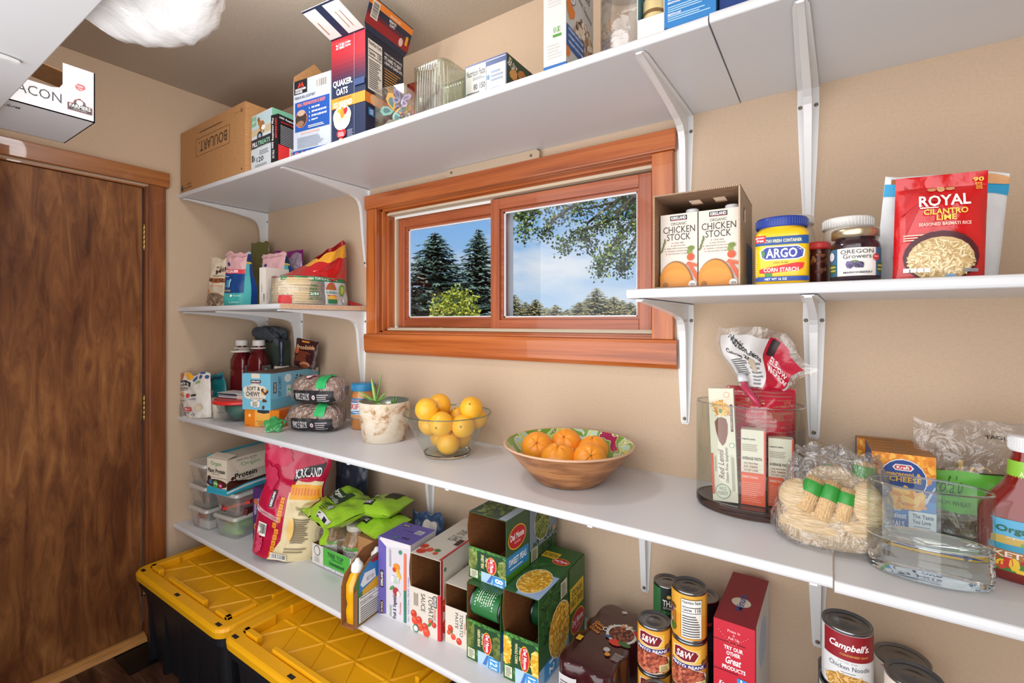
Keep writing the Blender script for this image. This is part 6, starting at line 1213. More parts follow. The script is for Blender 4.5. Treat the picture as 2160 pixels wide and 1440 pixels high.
cbox('lower clear container with green bags inside, right stack', .275, -.385, Z, 7, [(.07, .06, .004, .11, .09, .05, 'o', '#6fae3c'), (.10, .10, .025, .10, .10, .055, 'o', '#5c9a30'), (.09, .05, .004, .12, .045, .035, 'o', '#86c24c'), (.05, .16, .004, .08, .12, .07, 'o', '#b8c87a')])
cbox('upper clear container with dark red packets, right stack under the protein shakes', .280, -.385, Z + .1, 9, [(.08, .10, .004, .12, .15, .035, 'b', '#5a1c1c', 20, 12), (.09, .09, .035, .12, .13, .012, 'b', '#c22a2a', 28, -14), (.08, .14, .05, .11, .12, .012, 'b', '#8a2422', 10, 8)])
# plant protein carton
o = thing('protein_shake_carton', 'open plant protein shake carton with cream and blue print on the clear containers', 'box', (.285, -.405, Z + .2004), 10)
w, d, h = .128, .30, .152; b = carton('', '', '', 0, 0, 0, 0, w, d, h, '#d9cdbb', openf=h - .0015)
for fc in ('f', 'r'):
    a = A(b, fc, w, d, h, 4); a.rect(0, 0, 1, .24, '#2f9fb8')
    if fc == 'f':
        a.rect(0, .18, 1, .46, '#d9cdbb'); a.ell(.5, .30, .54, .12, '#4a2418'); a.rect(0, .02, .4, .2, '#2f9fb8'); a.ell(.12, .40, .10, .10, '#4a2418'); a.rect(0, .465, 1, .472, '#3a2a24'); a.text('Orgain', .2, .78, .74, .92, '#4c9a3a'); a.text('Plant Protein', .06, .60, .92, .72, '#22201e', 1); a.text('PROTEIN SHAKE', .26, .545, .64, .575, '#6a5a50'); a.ell(.20, .33, .09, c='#2f6fa8'); a.ell(.45, .28, .13, c='#4c9a3a'); a.text('20g', .37, .26, .53, .33, '#ffffff', 1); a.ell(.70, .25, .10, c='#b8245a'); a.text('1g', .65, .23, .75, .29, '#ffffff', 1); a.rect(0, 0, 1, .08, '#2f9fb8')
    else:
        a.poly([(0, .14), (0, .34), (.04, .40), (.10, .30), (.2, .24), (.5, .22), (.75, .28), (1, .24), (1, .12)], '#4a2418'); a.poly([(0, .13), (.3, .20), (.6, .20), (1, .14), (1, .0), (0, .0)], '#2f9fb8'); a.poly([(.0, .10), (.3, .16), (.6, .16), (1, .08), (1, .06), (.6, .13), (.3, .13), (0, .06)], '#e8f0f0'); a.ell(.09, .44, .03, .05, '#4a2418', rot=30); a.ell(.14, .36, .015, .03, '#4a2418')
        a.text('Plant', .16, .60, .40, .78, '#22201e', 1); a.text('Protein', .12, .40, .48, .56, '#22201e', 1); a.text('PROTEIN SHAKE', .14, .32, .42, .37, '#5a4a40'); a.lines(.33, .26, .62, .30, 1, '#8a7a70')
b.build('body', o)
f = MB(); f.prism([(-.010, 0), (.06, .0), (.285, .0), (.30, .085), (-.004, .085)], 'x', 0, .0014, M('#d9cdbb')) if 0 else f.add([(0, 0, 0), (0, .30, 0), (.082, .29, -.012), (.082, .012, -.012)], [(0, 3, 2, 1)], M('#cdbfab'))
q = Art(f, lambda u, v, k: (.002 + .078 * (1 - v), .014 + .27 * u, .0006 + k - .012 * (1 - v)), .27, .078, step=.0002); q.rect(0, 0, 1, 1, '#d9cdbb'); q.text('Orgain', .10, .30, .44, .62, '#4c9a3a'); q.text('SHAKE WELL BEFORE', .08, .75, .44, .88, '#5a4a40'); q.text('SIMPLE', .3, .64, .4, .7, '#5a4a40')
f.build('flap', o, loc=(w, 0, h + .001), rot=(0, R(28), 0))
f = MB(); f.add([(0, 0, 0), (w, 0, 0), (w - .01, -.0, .0), (0, .045, .012), (w, .045, .012)], [(0, 1, 4, 3)], M('#d9cdbb')); f.build('flap', o, loc=(0, .001, h + .001)); f = MB(); f.box((-.0014, 0, 0), (0, d, .010), M('#3f8fa0')); f.build('flap', o, loc=(0, 0, h), rot=(0, R(-20), 0))
# purple corn box
w, d, h = .066, .21, .235; b = MB(); b.box((0, 0, 0), (w, d, h), M('#4c2a66', .45)); a = A(b, 'f', w, d, h, 3)
a.text('VEGAN', .12, .50, .34, .72, '#d8c8e0', 1, rot=90); a.text('CORN', .42, .34, .78, .62, '#e4dce8', 1, rot=90); a.text('SUPER', .42, .66, .6, .82, '#c8b8d4', 1, rot=90); a.ell(.3, .74, .2, .06, '#c86a3c'); a.ell(.3, .28, .2, .07, '#d8944c'); a.ell(.3, .28, .13, .04, '#6a3a2a'); a.ell(.25, .10, .14, .035, '#c8c040'); a.rect(.7, .05, .9, .9, '#5c3a78')
put(b, 'corn_snack_box', 'narrow dark purple snack box standing behind the large chip bag', 'box', .488, -.312, Z, 9)
# large tortilla chip bag
def art_chips(a):
    PK = '#b3123c'; YL = '#e8a020'; CRM = '#e0cfa4'
    a.rect(.48, .0, .96, .60, CRM); a.poly([(.30, .0), (.52, .0), (.52, .3), (.60, .45), (.50, .60), (.60, .74), (.98, .70), (.98, .0)], CRM); a.rect(.50, .55, .97, .67, YL)
    a.lay(); a.flat = True
    for k in range(9): a.rect(.52 + .05 * k, .585, .55 + .05 * k, .64, '#d8762c')
    for k in range(10): y = .03 + .053 * k; x = .33 + .010 * k * (1 if k < 5 else 0) + (.05 if k > 5 else 0); a.rect(x, y, x + .06, y + .047, YL)
    a.flat = False; a.lay(); a.flat = True
    for k in range(10): y = .03 + .053 * k; x = .33 + .010 * k * (1 if k < 5 else 0) + (.05 if k > 5 else 0); a.rect(x + .012, y + .01, x + .048, y + .034, '#d8762c')
    a.flat = False
    a.ell(.72, .82, .22, .13, '#c02048'); a.ell(.72, .82, .19, .11, PK); a.ell(.25, .9, .2, .09, '#c42a50', wob=.4); a.ell(.15, .70, .12, .10, '#c02a50', wob=.4)
    a.poly([(.52, .70), (.92, .78), (.94, .88), (.54, .80)], '#16121a'); a.text('KIRKLAND', .54, .745, .91, .825, '#f4f0f0', 1, rot=9); a.lines(.58, .72, .8, .735, 1, '#d85a70')
    a.text('TRADITIONAL', .17, .26, .24, .52, '#f0dce0', 0, rot=78); a.rect(.22, .46, .285, .60, '#1c1418'); a.text('KIRKLAND', .235, .47, .27, .59, '#fff', 1, rot=90); a.barcode(.10, .20, .24, .31)
    a.lay(); a.flat = True
    for k in range(7): a.ell(.12 + .03 * (k % 3), .06 + .02 * k, .03, .03, '#cf4468', wob=.8)
    a.flat = False
    a.text('TRADITIONAL', .62, .46, .9, .49, '#5a3a20'); a.text('BAKED', .68, .42, .84, .45, '#5a3a20'); a.lines(.62, .18, .86, .40, 13, '#6a5a4c'); a.lines(.55, .10, .9, .15, 2, '#8a7a60'); a.barcode(.36, .02, .60, .08); a.ell(.60, .30, .05, .10, '#e8c070')
standbag('tortilla_chip_bag', 'large crimson and cream tortilla chip bag leaning in the middle of the bottom shelf', 'bag', .735, -.300, Z + .004, 36, .262, .455, .12, '#b3123c', 3, .012, -3, None, topw=.02, wf=lambda v: 1.0 - .16 * math.exp(-((v - .62) / .10) ** 2), rough=.28)
_cb = bpy.data.objects[[o.name for o in COL.objects if o.name.startswith('tortilla_chip_bag')][0]]; bpy.data.objects.remove(_cb)
def chipbag():
    b = MB(); w, h, d = .262, .455, .12; wf = lambda v: 1.0 - .13 * math.exp(-((v - .64) / .12) ** 2)
    prof = lambda v: (.85 + .15 * min(1, v / .1)) * (max(0, 1 - v ** 2.2)) ** .8 * (1 - .25 * math.exp(-((v - .64) / .1) ** 2))
    F = pouch(b, w, h, d, M('#b3123c', .28, bump=.4, bscale=28, coat=.3), 44, 60, prof=prof, seed=3, cr=.007, topw=.02, wf=wf, nsc=6)
    a = Art(b, F, w, h, seg=.004, seed=3, step=.00035); a.o = .0012; art_chips(a)
    o = b.build('tortilla_chip_bag', loc=(.728, -.308, Z + .012), rot=(R(4), R(9), R(38))); tag(o, 'large crimson and cream tortilla chip bag leaning in the middle of the bottom shelf', 'bag')
chipbag()
standbag('dark_bag', 'dark navy sparkly bag behind the large chip bag', 'bag', .86, -.09, Z, 10, .17, .38, .06, '#262c3c', 7, .008, 0, topw=.02)
b = MB(); b.box((0, 0, 0), (.075, .16, .004), M('#5a86a8', .5)); b.box((.03, 0, .004), (.075, .15, .0055), M('#b08a4c', .5)); put(b, 'leaflet', 'thin blue and tan leaflet pad lying between chip bag and green tray', 'leaflet', .800, -.26, Z, -8)
# apple sauce tray
o = thing('apple_sauce_tray', 'white and green cardboard tray of apple sauce jars', 'tray', (.866, -.280, Z), 0)
w, d, h = .236, .23, .080; b = MB(); t = .002; WT = M('#d8d2cc', .6)
for q in (((0, 0, 0), (w, d, t)), ((0, 0, t), (w, t, h)), ((0, d - t, t), (w, d, h)), ((0, t, t), (t, d - t, h)), ((w - t, t, t), (w, d - t, h))): b.box(*q, WT)
b.box((t, t, t), (w - t, t * 1.5, h - .001), CARDIN); b.box((t, t * 2, t), (t * 1.5, d - t, h - .001), CARDIN)
a = A(b, 'f', w, d, h, 3); a.rect(.30, .16, .98, 1, '#4cae3c'); a.rect(0, 0, 1, .02, '#5a5a60'); a.rect(.30, .02, 1, .18, '#b8babc'); a.ell(.14, .72, .085, c='#5a5a5c'); a.ell(.14, .72, .07, c='#d8d2cc'); a.lines(.07, .18, .22, .45, 4, '#a0a0a0'); a.text('TREE TOP', .42, .66, .82, .86, '#1c4a28', 1); a.text('ORGANIC', .52, .56, .80, .63, '#1c4a28', 1); a.text('Unsweetened', .46, .30, .84, .50, '#1c4a28', 1); a.text('APPLE SAUCE', .35, .04, .92, .16, '#f0f0f0', 1)
b.build('tray', o)
AS = M('#9c6a34', .15, coat=.5)
def asj(label, x, y, rot):
    o = thing('apple_sauce_jar', label, 'jar', (x, y, Z + .0022), rot, 'apple sauce jars in the tray'); b = MB(); r = .050
    b.lathe([(.001, 0), (.046, 0), (r, .006), (r, .10), (.047, .115), (.034, .138), (.030, .145), (.030, .150)], AS, 40); b.build('jar', o)
    b = MB(); b.lathe([(.001, .148), (.036, .148), (.037, .150), (.037, .166), (.035, .169), (.001, .169)], M('#cfc8bc', .4), 40); b.build('lid', o)
    b = MB(); a = Art(b, cylF(r + .0002, .06, -150, -30, z0=.035), .10, .06, seg=.005); a.rect(0, 0, 1, 1, '#e4e2de'); a.rect(0, .78, 1, 1, '#5cae3c'); a.lines(.1, .1, .8, .7, 6, '#7a7a80'); b.build('label', o)
asj('apple sauce jar at the right end of the tray, beside the mustard', 1.040, -.205, 20); asj('apple sauce jar at the left end of the tray under the green bag', .925, -.215, 0); asj('apple sauce jar at the back of the tray', .985, -.105, 0)
b = MB(); b.grid(lambda u, v: (.235 * (u - .5) , (.075 + .02 * v) * math.sin(math.pi * (v * .9)) * -1.1 * (.75 + .25 * math.sin(math.pi * u)), .172 - .125 * v * (1 if v < .8 else 1) + .010 * noise.noise(Vector((u * 6, v * 5, 3)))), 30, 20, film('shrink_film', gloss=.09, cover=.07, bump=.8))
put(b, 'shrink_wrap', 'torn clear shrink wrap hanging over the apple sauce jars', 'wrap', .97, -.190, Z + .004, 0)
# green bags
GB = M('#93c02c', .22, bump=.6, bscale=24, coat=.4)
def pillow(name, label, cat, x, y, z, rot, w, h, d, mat, seed, art=None, group=None, cr=.01, nsc=6):
    """bag lying flat: width along x, length along y, printed side up"""
    b = MB(); F0 = pouchF(w, h, d, 'pillow', seed, cr, -1, None, 0, nsc); B0 = pouchF(w, h, d, 'pillow', seed, cr, 1, None, 0, nsc); m = mat
    T = lambda p: (p[0], p[2], -p[1] + d / 2)
    b.grid(lambda u, v: T(F0(u, v)), 40, 40, m); b.grid(lambda u, v: T((B0(1 - u, v)[0], min(d / 2, B0(1 - u, v)[1]), B0(1 - u, v)[2])), 40, 40, m)
    if art: a = Art(b, lambda u, v, k: T(F0(u, v, k)), w, h, seg=.004, seed=seed, step=.0003); a.o = .0012; art(a)
    o = b.build(name, loc=(x, y, z), rot=rot if isinstance(rot, tuple) else (0, 0, R(rot))); return tag(o, label, cat, group)
def art_green(a):
    a.poly([(.22, .62), (.70, .70), (.66, .40), (.42, .34), (.20, .46)], '#27402a'); a.text('Organic', .30, .50, .56, .62, '#e0e8d8', 1, it=.3); a.ell(.30, .48, .06, .04, '#d8702c'); a.text('Tortillas', .40, .38, .62, .46, '#e0e8d8'); a.ell(.12, .62, .05, .035, '#d8e0d0'); a.ell(.17, .57, .04, .03, '#2a3a2c'); a.lines(.16, .30, .3, .34, 2, '#3f6a20')
    a.ell(.10, .16, .3, .16, '#d0c890'); a.rect(.6, .03, .95, .10, '#cfd0cc'); a.lines(.62, .03, .95, .09, 2, '#222', True); a.lines(.56, .12, .70, .32, 6, '#2a4a1c'); a.poly([(.70, .30), (.80, .24), (.76, .16), (.68, .22)], '#b8c4d0')
pillow('green_bag', 'large bright green bag sprawled on top of the apple sauce jars', 'bag', .955, -.335, .652, (R(8), R(-4), R(-14)), .31, .22, .075, GB, 3, art_green, None, .016)
b = MB(); b.grid(lambda u, v: (.03 * (u - .5) + .012 * math.sin(v * 5) + .018 * v, .006 * math.sin(u * 3 + v * 4), -.075 * v), 6, 14, GB); put(b, 'green_film_strip', 'strip of bright green film dangling in front of the tray', 'strip', .985, -.318, .668, 20)
def art_sea(a): a.rect(.12, .12, .42, .30, '#1c1c1c'); a.text('SEA SALT', .15, .16, .38, .26, '#fff', 1); a.rect(.45, .55, .8, .95, '#24241c'); a.ell(.2, .6, .06, c='#d8e4c0'); a.lines(.3, .4, .5, .5, 2, '#3f5a18')
for k, (x, y, z, rz, lb) in enumerate(((1.165, -.235, .690, 8, 'uppermost small green snack packet near the wall, behind the purple box'), (1.150, -.250, .625, -14, 'second small green snack packet, tilted below the upper one'))):
    pillow('green_snack_packet', lb, 'bag', x, y, z, (R(10 if k else 4), R(-3), R(rz)), .165, .15, .058, GB, 5 + k, art_sea, 'small green snack packets', .006)
b = MB(); w, d, h = .14, .17, .145; b.box((0, 0, 0), (w, d, h), CARD); put(b, 'plain_carton', 'plain brown carton hidden under the small green packets', 'box', 1.085, -.235, Z, 0)
standbag('blue_clear_bag', 'clear and blue crumpled bag against the wall behind the purple box', 'bag', 1.30, -.085, Z, 0, .16, .225, .05, '#33486a', 9, .012, 0, lambda a: a.ell(.6, .75, .25, .15, '#c8c0b8'), topw=.05)
# mustard twin pack
o = thing('mustard_pack', 'open brown cardboard sleeve with yellow mustard bottles over the shelf edge', 'box', (1.291, -.462, Z), 6)
w, d, h = .054, .225, .205; t = .0016; b = MB(); KC = ramp_mat('mustard_sleeve', ['#8a5a34', '#a06c42'], (1, 1, 5), 40, rough=.9, bump=.05)
side = [(.0, .0), (d, 0), (d, h), (.07, h - .01), (.018, h - .045), (0, h - .075)]
b.prism(side, 'x', w - t, w, KC); b.prism([(.0, 0), (d, 0), (d, h), (.09, h), (.04, h - .03), (.012, h - .05), (0, .12)], 'x', 0, t, KC); b.box((0, 0, 0), (w, d, t), KC); b.box((0, d - t, 0), (w, d, h), KC)
a = Art(b, lambda u, v, k: (w + k, d * u, h * v), d, h, seed=3); a.poly([(.02, .03), (.98, .03), (.98, .98), (.32, .93), (.10, .76), (.02, .62)], '#3f7a3a'); a.poly([(.10, .50), (.98, .46), (.98, .97), (.33, .92), (.11, .75)], '#2f80bc')
a.poly([(.30, .91), (.98, .98), (.98, .90), (.36, .84)], '#a02826'); a.poly([(.16, .52), (.48, .60), (.56, .48), (.50, .40), (.16, .36)], '#e0a818'); a.poly([(.12, .62), (.20, .76), (.40, .74), (.42, .60), (.16, .56)], '#e4e6ea'); a.text('BEST BY', .24, .62, .38, .68, '#555'); a.nutri(.08, .04, .62, .44, rows=7); a.ell(.82, .2, .12, .16, '#d8a018')
a.poly([(.0, 0), (.06, 0), (.06, .6), (.0, .55)], '#a06c42')
b.build('sleeve', o)
MU = M('#e0a410', .25, coat=.4)
for k, yy in enumerate((.030, .115)):
    q = thing('mustard_bottle', ('yellow mustard bottle at the open front of the brown sleeve', 'yellow mustard bottle further back in the brown sleeve')[k], 'bottle', tuple(Vector((1.291, -.462, Z)) + Matrix.Rotation(R(6), 3, 'Z') @ Vector((w / 2, yy + .012, t + .0005))), 6, 'yellow mustard bottles')
    b = MB(); N = 32; g = lambda hx, hy, e=2.6: sqr(N, hx, hy, e); loft(b, [(g(.018, .026), 0), (g(.0235, .036), .008), (g(.0245, .038), .045), (g(.022, .034), .065), (g(.0245, .038), .085), (g(.0245, .037), .125), (g(.018, .024), .150), (g(.014, .016, 2), .158)], MU, N); b.build('bottle', q)
    b = MB(); b.lathe([(.001, .157), (.019, .157), (.020, .16), (.018, .178), (.010, .186), (.005, .196), (.001, .196)], M('#e6e6e4', .35), 32); b.build('cap', q)
# fruit and vegetable pouches box
w, d, h = .135, .125, .251; b = carton('', '', '', 0, 0, 0, 0, w, d, h, '#cfcad0'); a = A(b, 'f', w, d, h, 4); PU = '#6357a8'
a.poly([(0, 0), (.25, .04), (.25, .92), (.12, .99), (0, 1)], PU); a.poly([(.03, .975), (.25, .90), (.98, .95), (.98, 1), (.1, 1)], '#d8d4d8'); a.rect(.06, .36, .17, .58, '#241c24'); a.text('KIRKLAND', .08, .38, .15, .56, '#fff', 1, rot=90); a.rect(.07, .03, .16, .19, '#3a2420'); a.text('24 PACK', .09, .04, .145, .18, '#f0d8a0', 1, rot=90)
a.text('Fruit & Vegetable', .46, .02, .60, .34, '#3a2c4c', 1, rot=90); a.text('ORGANIC', .36, .03, .43, .18, '#4c8a5c', rot=90); a.text('Pouches', .66, .10, .72, .25, '#c84848', rot=90); a.rect(.80, .42, .88, .88, '#e0704c'); a.rect(.80, .02, .88, .42, '#2f7a5c'); a.text('ALL NATURAL FRUIT PUREE', .92, .05, .96, .60, '#8078b0', rot=90)
a.ell(.58, .68, .10, .045, '#e08a2c'); a.ell(.64, .60, .05, .07, '#e8b030', rot=30); a.ell(.52, .64, .06, .03, '#c8402c'); a.ell(.56, .37, .09, .05, '#a82c38'); a.ell(.64, .35, .05, .035, '#e8dcc8'); a.ell(.44, .40, .08, .02, '#4c8a3c', rot=40); a.rect(.42, .48, .66, .56, '#dcd8dc'); a.lines(.36, .66, .42, .9, 3, '#9a96a0', True); a.ell(.70, .88, .05, c='#3f8a6a'); a.lines(.50, .48, .64, .56, 4, '#7fb07f')
a = A(b, 't', w, d, h); a.rect(0, 0, 1, 1, PU); a.rect(0, .42, 1, .425, '#3a3070'); a.rect(.10, .78, .32, .90, '#241c24'); a.text('KIRKLAND', .12, .81, .30, .87, '#fff', 1); a.text('Fruit & Vegetable', .3, .55, .62, .62, '#2c2450'); a.rect(.66, .55, .88, .75, '#d8d4dc'); a.lines(.68, .57, .86, .73, 8, '#333', True); a.text('24 PACK', .55, .18, .78, .27, '#2a1c20', 1); a.ell(.42, .16, .05, c='#3f8a6a')
a = A(b, 'r', w, d, h); a.rect(0, 0, 1, 1, '#c2bcc0')
put(b, 'fruit_pouch_box', 'tall lilac and white organic fruit and vegetable pouches box', 'box', 1.340, -.356, Z, 5)
# open dispenser boxes
def dispenser(name, label, x, y, z, rot, w, d, h, of, col, arts, cut=0):
    b = carton('', '', '', 0, 0, 0, 0, w, d, h, col, openf=of); t = .0014
    if cut:   # curved side cut-outs at the front of the right wall
        pts = [(-.0, of)]; n = 8
        for k in range(n + 1): s_ = k / n; pts.append((-cut * math.sin(math.pi * s_), of + (h - of) * s_))
        b.prism([(p[0], p[1]) for p in pts], 'x', 0, t, CARDIN)
    for k, v in arts.items(): a = A(b, k, w, d, h if k != 'f' else of, 4); v(a)
    return put(b, name, label, 'box', x, y, z, rot)
CR2 = '#d6cdc0'; TOM = ['#c4321f', '#d8452c']
def tomatoes(a, pts):
    for k, (x, y, r) in enumerate(pts): a.ell(x, y, r, c=TOM[k % 2]); a.ell(x - r * .25, y + r * .3, r * .45, r * .3 * a.w / a.h, '#e06a4a')
def ts_f(a):
    a.rect(.90, 0, 1, 1, '#c8202a'); a.text('TOMATO', .60, .34, .76, .93, '#2c2624', rot=-90); a.text('SAUCE', .36, .52, .50, .92, '#2c2624', rot=-90); a.text('ORGANIC', .77, .40, .86, .68, '#b84a3a', rot=-90); a.rect(.78, .70, .88, .96, '#2a1c1c'); a.text('KIRKLAND', .80, .72, .86, .94, '#fff', 1, rot=-90); a.lines(.12, .6, .28, .9, 5, '#8a7a70', True)
    tomatoes(a, [(.12, .40, .10), (.16, .26, .11), (.30, .30, .10), (.34, .16, .11), (.50, .20, .10), (.55, .09, .11), (.80, .32, .07), (.68, .36, .06)]); a.ell(.66, .30, .08, .03, '#4c7a2c', rot=50); a.ell(.2, .10, .10, c='#3f7a6a'); a.ell(.2, .10, .07, c='#d8e4dc')
def ts_t(a): a.text('TOMATO', .38, .42, .75, .56, '#3a3230', rot=180); a.text('SAUCE', .42, .30 + .28, .68, .70, '#3a3230', rot=180); tomatoes(a, [(.2, .08, .14), (.36, .14, .11), (.10, .18, .12), (.62, .10, .07), (.45, .86, .12), (.7, .88, .12)]); a.ell(.58, .16, .09, .03, '#4c7a2c'); a.ell(.55, .9, .1, .03, '#4c7a2c'); a.rect(.94, .0, 1, 1, '#c8202a'); a.rect(.76, .34, .9, .48, '#3a2424')
def ts_r(a): a.rect(0, 0, .035, 1, '#c8202a'); a.text('KIRKLAND', .40, .65, .72, .73, '#8a7a70'); tomatoes(a, [(.10, .15, .08), (.18, .30, .09), (.08, .42, .07)]); a.ell(.07, .86, .02, c='#3f7a6a')
dispenser('tomato_sauce_box', 'open cream organic tomato sauce box with a red edge, tomatoes pictured', 1.486, -.356, Z, 4.5, .116, .295, .238, .135, CR2, {'f': ts_f, 't': ts_t, 'r': ts_r}, .006)
def tp_f(a): a.text('TOMATO', .60, .30, .74, .90, '#2c2624', rot=-90); a.text('PASTE', .42, .48, .54, .90, '#2c2624', rot=-90); a.text('ORGANIC', .78, .4, .84, .7, '#b84a3a', rot=-90); a.rect(.86, .55, .96, .95, '#3a1c20'); tomatoes(a, [(.22, .42, .11), (.34, .22, .10), (.58, .16, .11), (.16, .30, .08)]); a.ell(.28, .34, .07, .03, '#4c7a2c', rot=60)
dispenser('tomato_paste_box', 'smaller open tomato paste box half hidden behind the green beans', 1.611, -.337, Z, 3, .088, .235, .175, .108, CR2, {'f': tp_f, 't': lambda a: tomatoes(a, [(.7, .2, .12), (.5, .3, .1)])}, .004)
GRN = '#2c5a2a'; SKY = '#a8c4dc'
def delmonte(a, cx, cy, rx, rot=0):
    ry = rx * a.w / a.h * .72 if rot == 0 else rx * a.w / a.h * 1.7
    if rot: ry = .27; a.ell(cx, cy, .135, ry, '#e8b830'); a.ell(cx, cy, .12, ry * .93, '#c41e2c'); a.text('Del Monte', cx - .035, cy - ry * .78, cx + .06, cy + ry * .78, '#fff', 1, rot=-90); a.text('Quality', cx - .085, cy - ry * .4, cx - .05, cy + ry * .4, '#f0d8d8', rot=-90)
    else: a.ell(cx, cy, rx, ry, '#e8b830'); a.ell(cx, cy, rx * .93, ry * .9, '#c41e2c'); a.text('Del Monte', cx - rx * .75, cy - ry * .15, cx + rx * .75, cy + ry * .4, '#fff', 1); a.text('Quality', cx - rx * .35, cy - ry * .55, cx + rx * .35, cy - ry * .25, '#f0d8d8')
def crate(food, name, n, pods):
    def f(a):
        a.rect(0, 0, 1, 1, GRN); a.grain(.35, .1, .4, .3, 50, .006, ['#3f7a34', '#4c8a3c', '#1f4a20'], .4); a.rect(.34, 0, 1, .32, SKY); a.grain(.5, .9, .5, .12, 30, .008, ['#3f7a34', '#58963c'], .4)
        a.ell(.08, .62, .15, .30, food[0]); a.grain(.08, .62, .14, .28, 50, pods, food); a.rect(.24, .32, .90, .92, '#14401f'); a.ell(.92, .55, .14, .28, food[0]); a.grain(.92, .55, .12, .27, 36, pods, food); a.text(name, .34, .42, .42, .84, '#e8dca0', 1, rot=-90); a.text('Fresh Cut', .46, .5, .54, .78, '#fff', 0, rot=-90, it=.2); delmonte(a, .62, .58, .30, 1)
        a.rect(.05, .06, .26, .30, '#d4d4b8'); a.lines(.08, .08, .24, .28, 9, '#3a4a34'); a.poly([(.5, .05), (.62, .3), (.66, .3), (.6, .05)], '#3a6ab0'); a.rect(.66, .02, .97, .30, '#2f8ccc'); a.text(n, .72, .12, .93, .26, '#fff', 1, rot=-90); a.text('CANS', .69, .05, .75, .26, '#fff', 1, rot=-90) if 0 else a.text('CANS', .70, .04, .92, .09, '#fff', 1)
    return f
PEA = ['#6a7a34', '#7c8a40', '#58662a', '#8f9a54']; CORN_ = ['#e0a82c', '#f0c048', '#d09418', '#f4d070']; BEAN = ['#5c6a2c', '#6f7a38', '#48561f']
dispenser('green_bean_box', 'open green beans box with a can showing, underneath the peas box', 1.706, -.353, Z, 0, .116, .29, .212, .112, GRN, {'f': crate(BEAN, 'GREEN BEANS', '12', .009), 'r': lambda a: (a.rect(0, 0, 1, .5, '#2f6ab0'), a.rect(0, 0, 1, .25, '#b8cce0'))})
def peas_r(a):
    a.rect(0, 0, 1, 1, '#3c5a3a'); a.rect(0, 0, .42, .30, '#4c8a2c'); a.rect(0, .20, .40, .46, '#2f8ccc'); a.text('SWEET PEAS', .04, .30, .36, .40, '#fff', 1); a.lines(.06, .24, .3, .28, 1, '#d8ecf8'); delmonte(a, .19, .68, .165); a.rect(.42, .3, 1, 1, '#7c8a9c'); a.grain(.75, .2, .3, .3, 90, .009, ['#2c4a28', '#3f6434', '#1c3418'], .3); a.ell(.68, .66, .17, .30, '#d8dcd0'); a.ell(.68, .66, .16, .285, '#3c4628'); a.grain(.68, .66, .15, .27, 150, .0065, PEA, .9); a.ell(.93, .42, .03, c='#c89860'); a.rect(.44, .12, .58, .32, '#b8bca0'); a.lines(.46, .14, .56, .3, 6, '#3a4a34')
dispenser('sweet_peas_box', 'open sweet peas box on top of the green beans box', 1.694, -.328, Z + .2130, 0, .130, .285, .188, .090, GRN, {'f': crate(PEA, 'SWEET PEAS', '8', .006), 'r': peas_r, 't': lambda a: (a.rect(0, 0, 1, 1, '#4a5648'), a.grain(.4, .3, .4, .3, 150, .006, PEA, .9), a.rect(.8, .0, 1, 1, '#b8c0c8'))}, .008)
def corn_r(a):
    a.rect(0, 0, 1, 1, GRN); a.grain(.3, .7, .35, .3, 140, .010, ['#24481f', '#3a6a30', '#4c8040', '#1a3816'], .25); a.rect(0, 0, .62, .22, '#8fb4d8'); a.rect(.10, .03, .34, .22, '#2f8ccc'); a.text('12', .2, .05, .3, .19, '#fff', 1, rot=-90); a.ell(.42, .42, .235, .31, '#e8e0c8'); a.ell(.42, .42, .225, .295, '#c08a20'); a.grain(.42, .42, .22, .29, 260, .0065, CORN_, .6); a.rect(.62, 0, 1, 1, '#37622c'); a.rect(.64, .44, .97, .74, '#e0b82c'); a.text('WHOLE', .68, .60, .94, .70, '#3a4a1c', 1, rot=180); a.text('KERNEL CORN', .66, .49, .95, .58, '#3a4a1c', 1, rot=180); delmonte(a, .82, .26, .17); a.rect(.42, .76, .56, .95, '#c8c8b0'); a.lines(.44, .78, .54, .93, 6, '#3a4a34')
def corn_t(a): a.rect(0, 0, 1, 1, '#2f5f2c'); a.grain(.4, .3, .4, .3, 90, .009, ['#24481f', '#3a6a30', '#4c8040'], .3); a.rect(.35, .0, 1, .42, '#9cb4d4'); a.ell(.50, .26, .42, .23, '#ece4cc'); a.ell(.50, .26, .40, .22, '#c8962c'); a.grain(.50, .26, .39, .21, 170, .006, CORN_, .6); a.rect(0, .72, .5, .85, '#e0b82c'); a.text('WHOLE KERNEL CORN', .04, .75, .46, .82, '#3a4a1c', 1, rot=180); delmonte(a, .66, .70, .26)
dispenser('corn_box', 'open whole kernel corn box with large pictures of yellow corn', 1.836, -.358, Z, 2, .106, .29, .236, .125, GRN, {'f': crate(CORN_, 'WHOLE CORN', '12', .006), 'r': corn_r, 't': corn_t}, .006)
def lyingcan(label, x, y, z, r, L, rz, col, lab):
    o = thing('vegetable_can', label, 'can', (x, y, z), (0, R(90), R(rz)), 'vegetable cans inside the boxes'); b = MB()
    b.lathe([(.001, .003), (r - .004, .003), (r - .001, 0), (r, .001), (r, .004), (r - .001, .006), (r - .001, L - .006), (r, L - .004), (r, L - .001), (r - .002, L), (r - .004, L - .003), (.001, L - .004)], TIND, 36); b.build('can_body', o)
    b = MB(); F = lambda u, v, k: ((r - .0006 + k) * math.cos(R(120 + 240 * u)), (r - .0006 + k) * math.sin(R(120 + 240 * u)), .007 + (L - .014) * v); a = Art(b, F, r * 4.2, L - .014, seg=.005); a.rect(0, 0, 1, 1, col); lab(a); b.build('label', o)
